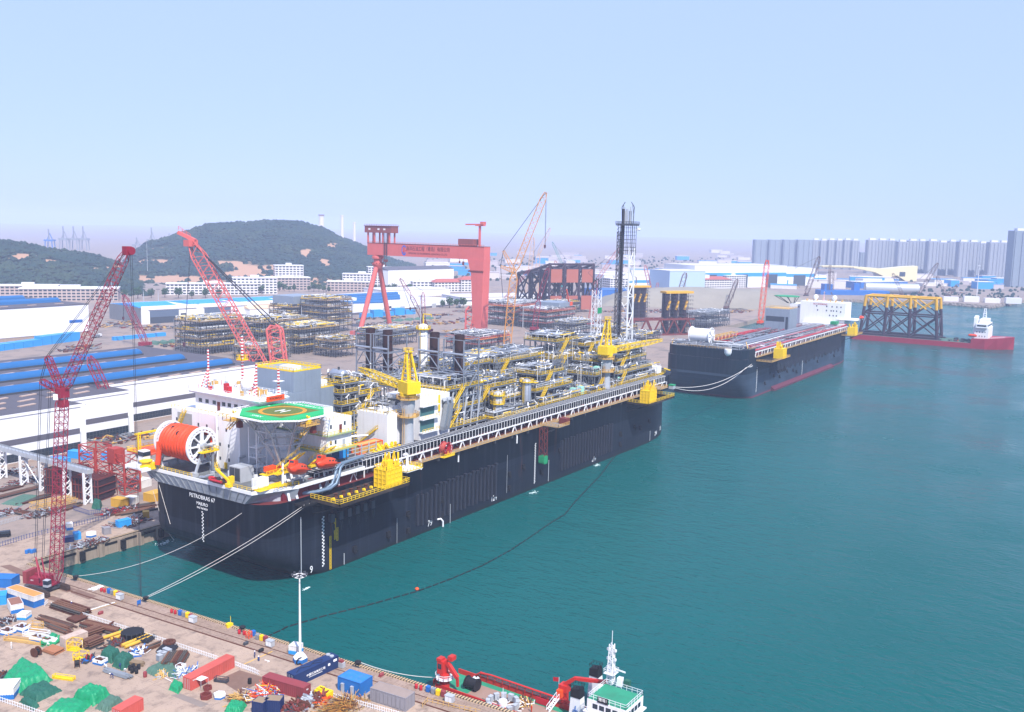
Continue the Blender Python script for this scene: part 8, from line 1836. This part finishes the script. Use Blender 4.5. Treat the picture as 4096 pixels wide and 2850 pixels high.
for s_ in (-.5,.5): q_=FW*s_;mb.bar(jt+q_,st1+q_,.12).bar(st1+q_,st2+q_,.12).bar(st2+q_,bs_+q_,.1).bar(st2+R0*2.6+q_,bs_+R0*2+q_,.1).bar(jt+(mt-jt)*.35+q_,st1+q_,.08)
mb.build('stay_cable',CABLE,cc,kind='stuff');M().bar(bs_,Vector((-2.6,-.6,4.4)),.3).bar(bs_,Vector((-1,.8,3.2)),.3).bar(bs_+R0*1.6,Vector((-.5,0,3.2)),.3).build('gantry_frame',CRANERED,cc,kind='stuff')
hk=rel(z1(1195,1560));mb=M()
for s_ in (0,.5): mb.bar(jt+R0*(.9+s_),rel(q1(1270,820))+R0*s_*.4,.08)
mb.build('hoist_rope',CABLE,cc,kind='stuff');hb=rel(q1(1270,600));M().cb(hb,(.5,.5,1.4)).cb(hb+Vector((0,0,-1.1)),(.3,.3,.8)).build('hook_block',BLACK,cc)
# ================================================================ elevated runway, red lattice towers and dark frames in the left yard
rw=thing('crane_runway','white elevated crane runway on lattice legs in the left yard','runway',(-3,104,YZ));M().box(-1.2,1.2,0,75,11.2,12.8).build('beam',LGREY,rw);M().rail([(-1.2,0,12.8),(-1.2,75,12.8)],1.2,2.4,.1).bar((.6,0,12.95),(.6,75,12.95),.25).build('railing',GREY,rw,kind='stuff')
for y in (2,14.5,30,43,58,72): M().lat((0,y,0),(0,y,11.2),2.6,2.6,5,.45,.3,(1,0,0),h0=.6,h1=.6).build('lattice_leg',WHITE,rw,kind='stuff')
M().bar((0,44,11),(0,31,.4),.3).build('brace',WHITE,rw)
def ltower(label,x,y,w_,d_,h,m,top=None):
    o=thing('lattice_tower',label,'tower',(x,y,YZ));mb=M()
    for a in (0,w_):
        for b in (0,d_): mb.bar((a,b,0),(a,b,h),.5)
    n_=int(h/3.4)
    for k in range(n_+1):
        z=h*k/n_
        for p,q in (((0,0),(w_,0)),((w_,0),(w_,d_)),((w_,d_),(0,d_)),((0,d_),(0,0))):
            mb.bar((*p,z),(*q,z),.3)
            if k < n_: mb.bar((*p,z),(*q,z+h/n_),.24).bar((*q,z),(*p,z+h/n_),.24)
    mb.build('lattice',m,o,kind='stuff')
    if top: M().box(*top).build('head_box',m,o)
    return o
TR=mat('tower_red','a83c34',.65,var=.2,sc=.4,streak=.3)
ltower('red lattice tower with open top left of the near ship',11,123,7,10,15,TR);o=ltower('red lattice tower with red box on top nearest the ship stern',11,105,6.5,9,15,TR,(-.5,3.4,5,9.4,11,16.6));M().box(3,6.4,0,3.6,11.4,16).build('white_box',CWHT,o)
o=thing('hose_winder','rusty hose wheel on frame beside the red box tower','reel',G(*z5(1250,830),12));o.location.z=YZ;M().path([(3*math.cos(2*math.pi*i/18),0,9+3*math.sin(2*math.pi*i/18)) for i in range(18)],.25,6,True).path([(3*math.cos(2*math.pi*i/18),2,9+3*math.sin(2*math.pi*i/18)) for i in range(18)],.25,6,True).build('rim',BROWN,o);mb=M()
for i in range(9): a=2*math.pi*i/9;mb.bar((0,0,9),(3*math.cos(a),0,9+3*math.sin(a)),.16).bar((0,2,9),(3*math.cos(a),2,9+3*math.sin(a)),.16)
mb.bar((-2,1,0),(0,1,9),.4).bar((2,1,0),(0,1,9),.4);mb.build('spoke',GOLD,o,kind='stuff')
for lb,a,b,w_,h in (('dark brown steel box frame behind the white runway, left',z5(400,1060),z5(590,1085),12,9),('dark brown steel box frame behind the white runway, right',z5(650,1110),z5(880,1140),10,8)):
    A,B=G(*a),G(*b);d=B-A;L_=d.length;o=thing('steel_box_frame',lb,'frame',A,math.atan2(d.y,d.x));mb=M().box(.3,L_-.3,.3,w_-.3,.3,h-.8)
    mb.build('plating',mat('dark_primer','35222a',.8,var=.3,sc=.6),o);mb=M()
    for i in range(9):
        x=L_*i/8;mb.box(x-.12,x+.12,0,.3,0,h).box(x-.12,x+.12,w_-.3,w_,0,h).box(x-.1,x+.1,0,w_,h-.3,h)
    for z in (0,h/3,h*2/3,h): mb.bar((0,.1,z),(L_,.1,z),.3).bar((0,.1,z),(0,w_,z),.3).bar((L_,.1,z),(L_,w_,z),.3)
    mb.build('rib',BROWN,o,kind='stuff')
o=thing('block_stack','stack of grey concrete blocks beside the dark brown frame','blocks',G(*z5(930,1105)));bk=M().box(0,3,0,1.2,0,.7).mesh('concrete_block',mat('block_concrete','a89a90',.9,var=.15))
for k in range(6):
    for i in range(2): inst(bk,'concrete_block',o,(rnd(-.3,.3)+i*3.2,rnd(-.2,.2),k*.75),rnd(-.05,.05))
# loose plant and stock on the open yard ground
rr=random.Random(17);SC=[RUST,DGREY,BROWN,GREY,GOLD]
def stock(label,px,seed,w_,d_):
    r_=random.Random(seed);o=thing('steel_stock',label,'steel stock',G(*px),r_.uniform(-.2,.2),'steel stock on the open yard');mb=M()
    for _ in range(46): mb.k=r_.randrange(5);x,y=r_.uniform(0,w_),r_.uniform(0,d_);l=r_.uniform(3,9);mb.bar((x,y,r_.uniform(.3,1.6)),(x+l*r_.choice((0,1)),y+l*r_.choice((0,1,.2)),r_.uniform(.3,1.8)),r_.uniform(.2,.7))
    for _ in range(8): mb.k=r_.randrange(5);mb.cb((r_.uniform(0,w_),r_.uniform(0,d_),.7),(r_.uniform(1,4),r_.uniform(1,3),1.4))
    mb.build('loose_pieces',SC,o,kind='stuff')
spots=[(z1(900,1040),40,24),(z1(1050,1010),44,20),(z1(1130,1060),40,22),(z1(1330,1070),44,24),(z1(1720,1070),40,24),(z1(1600,1230),50,26),(z2(1300,1260),60,20),(z2(1180,1250),30,20),(z2(1700,1160),26,16),(z2(1880,1130),30,18),(z3(60,1180),30,20),(z3(900,1230),36,16),(z3(1750,1160),60,24),(z3(1950,1150),60,24),(z3(2200,1140),60,24),(z1(650,1230),20,12),(z1(560,1260),24,10),(z5(1300,400),30,14),(z5(1400,380),26,14),(z5(850,620),20,8),(z5(1000,640),24,10),(z2(1950,1200),20,14),(z3(480,1000),40,20),(z3(1340,1060),40,20),(z3(1480,1080),40,20),(z4(100,690),60,30),(z4(330,640),60,30),(z4(850,690),50,24),(z4(1350,720),60,20),(z4(1750,690),60,26),(z1(1500,1215),40,16),(z2(520,1480),30,20),(z2(1000,1200),30,18),(z2(1120,1330),34,14),(z2(1420,1330),40,16),(z2(1750,1240),40,16),(z2(1820,1310),30,14),(z3(640,1190),40,14),(z3(760,1230),40,16),(z3(1000,1130),50,18),(z3(1130,1090),50,18),(z3(1400,1130),50,18),(z3(1560,1130),50,18),(z3(560,1060),40,16),(z2(1250,1190),40,14),(z2(1560,1230),40,14)]
nn=['first','second','third','fourth','fifth','sixth','seventh','eighth','ninth','tenth']
areas=('right of the left edge hall','below the hangar row','behind the gantry legs','beside the jacket yard','along the sand heap foot')
spots.sort(key=lambda q: q[0][0]);cnt={}
for i,(p,w_,d_) in enumerate(spots):
    a=areas[0 if p[0] < 520 else (1 if p[0] < 1000 else (2 if p[0] < 1990 else (3 if p[0] < 2700 else 4)))];k=cnt.get(a,0);cnt[a]=k+1
    stock('mixed steel stock on open ground %s, %s from left' % (a,ORD[k]),p,i+200,w_,d_)
# site vehicles
def truck(label,px,rz,m):
    o=thing('site_truck',label,'truck',G(*px),rz,'trucks on the yard ground');M().ext([(0,.9),(2.2,.9),(2.2,2.6),(1.7,2.9),(.4,2.9),(0,1.8)],-1.2,1.2,'y').build('cab',m,o);M().box(-9,-.3,-1.25,1.25,.95,1.3).box(-9,-.4,-1.25,1.25,1.3,2.6).build('flatbed',GREY,o);tm=M().lathe([(.5,-.2),(.5,.2)],10,(0,0,0),'y').mesh('wheel',BLACK)
    for x in (1.2,-2,-6.6,-7.8):
        for y in (-1.1,1.1): inst(tm,'wheel',o,(x,y,.5))
for i,(p,rz,m,w_) in enumerate(((z2(1700,1175),.3,NAVY,'dark truck behind the gantry crane on open ground'),(z2(1925,1200),.2,SKYBLUE,'blue truck left of the gantry right leg'),(z2(1880,1080),.2,WHITE,'white truck before the low pale hall'),(z1(1830,1045),1.5,DGREY,'dark truck in front of the hangar doors'),(z1(890,1120),.4,WHITE,'white truck right of the left edge hall'),(z2(980,1215),.5,GREEN,'green truck left of the gantry legs'))): truck(w_,p,rz,m)
# slim light masts in the yard
for i,(p,top) in enumerate(((z2(465,1290),z2(465,1045)),(z2(1470,1290),z2(1470,1110)),(z2(1528,1330),z2(1528,975)),(z3(205,1260),z3(205,1040)),(z3(1270,1330),z3(1270,1180)),(z3(1450,1320),z3(1450,1175)),(z1(1290,830),z1(1285,690)),(z1(1420,810),z1(1420,690)),(z1(1005,830),z1(1000,590)),(z1(1325,590),z1(1300,260)),(z4(890,640),z4(893,520)))):
    b=G(*p);h=hgt(*p,YZ,top[1]);o=thing('light_mast','slim yard light mast, %s counted from the left hangars' % (names[i]),'mast',b,0,'slim light masts in the yard');M().lathe([(.5,0),(.25,h)],8).build('pole',LGREY,o);M().cb((0,0,h),(4,4,.4)).build('lamp_ring',DGREY,o)
# ================================================================ supply vessel at the bottom edge
sv=thing('supply_vessel','red supply vessel with white bridge and green deck along the near quay','ship',(0,0,0));HR=mat('vessel_red','c02c24',.5,var=.12,sc=.3,streak=.25);DKG=mat('vessel_deck_green','2a8a6a',.75,var=.25,sc=.4,dirt=.3)
vx0,vx1=-34.2,-25.2;vy0=G(*q3(90,560),2.6).y+1.5;vy1=vy0-75
outl=[(vx0+1.2,vy0),(vx0,vy0-1.5),(vx0,vy1+12),((vx0+vx1)/2,vy1),(vx1,vy1+12),(vx1,vy0-1.5),(vx1-1.2,vy0)]
M().prism(outl[::-1],-1,2.4).build('hull',HR,sv);M().prism([(x*.97+(vx0+vx1)/2*.03,y) for x,y in outl][::-1],2.4,2.46).build('main_deck',DKG,sv);M().box(vx0+2,vx1-2,vy0-34,vy0-9,2.46,2.56).build('timber_deck',mat('deck_planks','94786a',.9,var=.2,sc=.6),sv)
mb=M()
for x,s_ in ((vx0,1),(vx1-.25,-1)): mb.box(x,x+.25,vy0-60,vy0-1.5,2.4,3.6)
mb.box(vx0+1.2,vx1-1.2,vy0-.25,vy0,2.4,3.6).build('bulwark',HR,sv)
mb=M().rail([(vx1-.6,vy0-8,3.6),(vx1-.6,vy0-36,3.6)],1.2,2,.16);mb.path([(vx1-.7,vy0-6,3.2),(vx1-.7,vy0-8,4.6),(vx1-.7,vy0-11,4.9),(vx1-.7,vy0-36,4.8)],.22,6);mb.build('cargo_rail',HR,sv,kind='stuff')
c=G(*q3(175,560),2.6);cx,cy_=c.x,c.y
sc_=part('deck_crane',sv,(cx,cy_,2.5));M().lathe([(1.15,0),(1.15,3.4)],16).build('pedestal',HR,sc_,True);M().lathe([(2.1,2.4),(2.1,2.5)],16).rail([(2.1*math.cos(R(30*i)),2.1*math.sin(R(30*i)),2.5) for i in range(12)],1.0,1,.09,close=True).build('platform',WHITE,sc_,kind='stuff')
M().box(-1,1,-.2,1.4,3.4,6.4).box(-1.1,.5,.3,1.5,6.4,7).build('crane_house',HR,sc_);M().bar((.2,-.6,6),(.2,-3.4,3.2),.8).bar((.2,-3.4,3.2),(.2,-3.5,1.2),.5).cb((1,-1.2,7),(1.6,1.2,1)).build('knuckle_boom',HR,sc_);M().box(-1.04,-1,.2,1.2,4.6,5.8).build('cab_window',GLASS,sc_)
M().lathe([(1.2,-1.4),(1.2,1.4)],14,(cx+3,cy_-5.5,3.9),'y').lathe([(1.5,-1.5),(1.5,-1.3)],14,(cx+3,cy_-5.5,3.9),'y').lathe([(1.5,1.3),(1.5,1.5)],14,(cx+3,cy_-5.5,3.9),'y').build('towing_winch',BLACK,sv,True)
for p in (q3(425,535),q3(455,540)): c=G(*p,3);M().path([(c.x,c.y,2.5),(c.x,c.y,4.3),(c.x,c.y-.5,4.8),(c.x,c.y-.9,4.4)],.35,8).build('vent',WHITE,sv,True)
c=G(*q3(500,620),2.6);o=tarp('green net heap on the supply vessel deck',[q3(450,640),q3(520,660),q3(550,610)],1.1,TARPD,40);o.location.z=2.58
# round white gangway basket
c=G(*q3(697,745),2.6);bs=thing('carousel_frame','round white steel carousel of small lockers on the vessel deck','carousel',(c.x,c.y,2.57));mb=M();lk=M().cb((0,0,.8),(1.1,.8,1.3)).cb((0,0,1.5),(1.15,.85,.1)).mesh('locker',LGREY)
for i in range(12): a=2*math.pi*i/12;inst(lk,'locker',bs,(3.2*math.cos(a),3.2*math.sin(a),.3),a+R(90));mb.bar((0,0,.4),(3*math.cos(a),3*math.sin(a),.4),.14)
mb.path([(3.4*math.cos(2*math.pi*i/24),3.4*math.sin(2*math.pi*i/24),.3) for i in range(24)],.1,5,True);mb.build('ring_frame',WHITE,bs,kind='stuff');M().lathe([(1,.3),(1,1.6),(.6,2),(.05,2.1)],14).bar((0,0,2),(0,0,4.6),.08).build('hub',WHITE,bs,True)
# superstructure
zr=10.6;hc=[G(*q3(*p),zr) for p in ((1475,650),(1770,755),(1920,640))];hx0,hx1=hc[1].x,hc[2].x+.4;hy1,hy0=hc[1].y,hc[0].y
h_=part('bridge_house',sv);M().box(hx0+.3,hx1-.3,hy1,hy0-.2,2.5,8).box(hx0-.3,hx1+.3,hy1-1,hy0+.2,8,zr).box(hx0-.8,hx1+.8,hy1-1.6,hy0+.8,7.8,8.05).build('wall',WHITE,h_);M().box(hx0-.2,hx1+.2,hy1-.9,hy0+.1,zr,zr+.05).build('roof_deck',DKG,h_)
gl=M()
for i in range(5): gl.box(hx0-.36,hx0-.3,hy1-.6+i*1.5,hy1+.5+i*1.5,8.9,9.9)
for i in range(4): gl.box(hx0+.5+i*1.5,hx0+1.6+i*1.5,hy1-1.06,hy1-1,8.9,9.9)
gl.build('bridge_window',GLASS,h_,kind='stuff');M().rail([(hx0-.2,hy1-.9,zr),(hx1+.2,hy1-.9,zr),(hx1+.2,hy0,zr),(hx0-.2,hy0,zr)],1.1,1.2,.07,close=True).rail([(hx0-.8,hy1-1.6,8.05),(hx0-.8,hy0+.8,8.05)],1,1.2,.07).build('railing',WHITE,h_,kind='stuff')
M().box(hx0-.42,hx0-.36,hy0-4.6,hy0-2.2,zr-.1,zr+1.2).build('name_board',BLACK,h_);text('港湾1',.8,PW,h_,(hx0-.46,hy0-3.4,zr+.65),FACE_AFT)
mbp=G(*q3(1665,520),zr);mx_,my_=mbp.x,mbp.y;ms=part('mast',sv,(mx_,my_,zr));M().lat((0,0,0),(0,0,8.6),1.3,.8,9,.16,.1,tri=True).build('lattice',WHITE,ms,kind='stuff');mb=M().bar((0,0,8.6),(0,0,11.5),.1)
for z in (3,5,7): mb.bar((0,-1,z),(0,1,z),.14).cb((0,.9,z+.3),(.35,.35,.5)).cb((0,-.9,z+.3),(.35,.35,.5))
mb.box(-1.2,1.2,-1.2,1.2,2.2,2.3).rail([(-1.2,-1.2,2.3),(1.2,-1.2,2.3),(1.2,1.2,2.3),(-1.2,1.2,2.3)],.9,1,.06,close=True).bar((-.2,-3.4,3.3),(.2,.2,3.3),.16,.3);mb.build('yardarm',WHITE,ms,kind='stuff');M().cb((0,-2.2,.9),(1.2,1,1.8)).build('search_light',WHITE,ms);M().cb((.6,-3.6,.7),(1,1.2,1.4)).build('canvas_cover',TARPD,ms)
for i,(p,q_) in enumerate(((q3(1365,785),5.2),(q3(1530,590),5.2))):
    c=G(*p,4);f=part('funnel',sv,(c.x,c.y,2.5));M().ext([(-1.6,0),(1.6,0),(1.2,q_),(-1.0,q_+.4)],-.9,.9,'x').build('casing',WHITE,f);M().ext([(-1.1,q_-.1),(1.3,q_-.1),(1.2,q_+1.6),(-.9,q_+2)],-1,1,'x').rail([(-1,-1,q_+2),(-1,1.2,q_+2),(1,1.2,q_+2),(1,-1,q_+2)],.7,.8,.06,close=True).build('top',BLACK,f)
    if i == 0: mb=M().bar((-1.06,.5,2.4),(-1.06,-.7,2.4),.12).bar((-1.06,-.1,1.9),(-1.06,-.1,3.4),.12).bar((-1.06,.6,2),(-1.06,-.1,1.7),.1).bar((-1.06,-.8,2),(-1.06,-.1,1.7),.1);mb.build('emblem',BLUE,f,kind='stuff')
c=G(*q3(1250,690),3);k2=part('deck_crane',sv,(c.x,c.y,2.5));M().lathe([(.9,0),(.9,4.2)],12).box(-1,1,-1,1,3,4.6).build('pedestal',HR,k2);e_=G(*q3(1640,512),9.5);M().bar((0,0,4.6),(0,-2.5,6.6),.8).bar((0,-2.5,6.6),(e_.x-c.x,e_.y-c.y,6.9),.7).build('knuckle_boom',HR,k2);M().cb((-1.4,.4,2.8),(1,1.2,1.8)).build('operator_seat',ORANGE,k2)
c=G(*q3(1180,520),6);M().bar((c.x,c.y-.6,2.5),(c.x,c.y-.6,7.5),.07).build('flag_staff',WHITE,sv);M().add([(c.x,c.y-.5,7.4),(c.x-.1,c.y+.9,7.1),(c.x-.1,c.y+.8,6.2),(c.x,c.y-.5,6.4),(c.x+.03,c.y-.5,7.4),(c.x-.07,c.y+.9,7.1),(c.x-.07,c.y+.8,6.2),(c.x+.03,c.y-.5,6.4)],[(0,1,2,3),(7,6,5,4),(0,4,5,1),(2,6,7,3)]).build('flag',RED,sv)
mb=M().stair((*G(*q3(1100,770),2.6)[:2],2.5),(*G(*q3(1190,690),4)[:2],5),1,8);mb.build('stair',WHITE,sv,kind='stuff');c=G(*q3(1050,700),3);M().box(c.x-.1,c.x+.1,c.y-1.6,c.y+1.6,2.6,4).build('banner',RED,sv)
heap('timber and wire lying on the vessel deck',q3(900,720),60,(RUST,GOLD,WHITE),(2.4,1.6),71,(1,2.6),(.1,.25),.8);bpy.data.objects[[q.name for q in bpy.data.objects if q.get('label') == 'timber and wire lying on the vessel deck'][0]].location=(*G(*q3(900,720),2.6)[:2],2.57)
c=G(*q3(955,785),2.6);o=thing('person','worker in orange vest standing on the supply vessel deck','person',(c.x,c.y,2.57),1.2,'workers on the quay');inst(por,'body',o);inst(helmy,'helmet',o,(0,.02,1.7))
# ================================================================ mooring lines, oil boom, wakes
LINE=mat('mooring_rope','d2ccc6',.8,var=.1)
def mooring_line(label,a,b,sag,r=.065,m=LINE,n_=28):
    a,b=Vector(a),Vector(b);o=M().path([a+(b-a)*(i/n_)-Vector((0,0,sag*4*(i/n_)*(1-i/n_)))-a for i in range(n_+1)],r,5).build('mooring_line',m,None,True);o.location=a;tag(o,label,'mooring line','mooring lines');return o
b1_,b2_,b3_=[G(*p)+Vector((0,0,.8)) for p in (q1(690,395),q1(1312,582),q1(1318,590))]
mooring_line('mooring rope from the ship stern to the bollard nearest the crawler crane',b1_,(-16.3,9.4,22.6),3.6);mooring_line('upper rope of the pair from ship quarter to the middle bollard',b2_,(-4,-3.4,24.6),1.2);mooring_line('lower rope of the pair from ship quarter to the middle bollard',b3_,(-2,-3.4,24.6),1.8)
M().box(-5,.6,-3.6,.2,23.8,24.4).tube((-4,-3.4,24.4),(-4,-3.4,25.3),.25,8).tube((-2,-3.4,24.4),(-2,-3.4,25.3),.25,8).build('roller_fairlead',BLACK,hl,kind='stuff')
mooring_line('slack rope hanging down the ship stern, left',(-16.2,47,24.5),(-16.2,42,13),0,.07);mooring_line('slack rope curving under the ship stern to the quay',(-16.2,50,22),(-12,46,6),2.5,.07);mooring_line('slack rope looped on the starboard side of the stern',(-12.8,4.6,25),(-15.6,12,16),2,.07)
p2=(385.4+3,3.6,22.5);mooring_line('upper rope from the near ship bow to the second ship',(238,-9,28.6),p2,5,.16);mooring_line('lower rope from the near ship bow to the second ship',(239,-9,28.2),(385.4-2,4.6,21.5),7,.16)
v_=G(*q2(1895,1280),3.4);mooring_line('rope from supply vessel to the bollard beside the navy container',G(*q2(1192,1165))+Vector((0,0,.8)),v_,.9,.08)
o=thing('mooring_box','green topped grey box hanging off the near ship bow platform','box',(236,-9.4,27.8));M().box(-.2,2.4,-1.2,1.2,0,1.6).build('body',LGREY,o);M().box(-.3,2.5,-1.3,1.3,1.6,2.2).build('lid',GREEN,o)
# floating oil boom: a chain of separate floats
bp_=[(1075,2545),(1150,2508),(1300,2464),(1470,2422),(1670,2366),(1800,2318),(1924,2266),(2035,2206),(2120,2150),(2200,2094),(2260,2058),(2300,2008),(2360,1945),(2400,1905),(2440,1850),(2470,1815)]
W3=[G(*p,.12) for p in bp_];ob=thing('oil_boom','long dark floating oil boom curving across the water from quay to ship','boom',(0,0,0));tot=0;fl_=M().tube((-1.1,0,0),(1.1,0,0),.2,6).box(-1.2,1.2,-.04,.04,-.4,.1).mesh('float',mat('boom_black','14181c',.6,var=.3));sg=[]
for a,b in zip(W3[:-1],W3[1:]): sg.append((a,b,(b-a).length));tot += (b-a).length
d_=0
while d_ < tot:
    t_=d_
    for a,b,l in sg:
        if t_ <= l: break
        t_ -= l
    c=a+(b-a)*(t_/l);inst(fl_,'float',ob,(c.x,c.y,.14),math.atan2((b-a).y,(b-a).x)+rnd(-.1,.1));d_ += 2.9
o=thing('marker_buoy','orange marker buoy on the floating boom','buoy',G(1668,2360,.1));M().lathe([(.2,-.3),(.55,0),(.62,.3),(.45,.6),(.12,.75)],12).build('float',ORANGE,o,True);M().bar((.3,0,.9),(.3,0,1.8),.1).build('pin',BLACK,o)
FOAM=mat('foam_white','cfe0e0',.8,var=.1)
for p,r_ in ((q6(870,812),2.4),(q6(295,1057),2.2),(q1(1480,70),3.4),(q2(735,480),.9)):
    c=G(*p,0);mb=M();rr=random.Random(int(p[0]))
    for _ in range(60): a,u=rr.uniform(0,6.28),abs(rr.gauss(0,.45));x,y=c.x+u*r_*math.cos(a)*1.6,c.y+u*r_*math.sin(a)*.7;mb.ball((x,y,.02),rr.uniform(.08,.3),5,3,.3)
    tag(mb.build('foam_patch',FOAM),'white foam where water is pumped out beside the hull','foam',kind='stuff')
flush_text()
# ================================================================ haze: pale even air round the camera and the whole place
hm=bpy.data.materials.new('haze_air');hm.use_nodes=True;t=hm.node_tree;t.nodes.clear()
ou=t.nodes.new('ShaderNodeOutputMaterial');pv=t.nodes.new('ShaderNodeVolumePrincipled')
pv.inputs['Color'].default_value=(.62,.72,1.0,1);pv.inputs['Density'].default_value=1.55e-4;pv.inputs['Anisotropy'].default_value=-.15
t.links.new(pv.outputs[0],ou.inputs['Volume'])
hz_=tag(M().box(-15000,15000,-15000,15000,-5,170).build('haze',hm),'pale blue haze hanging over the whole shipyard','haze',kind='stuff')
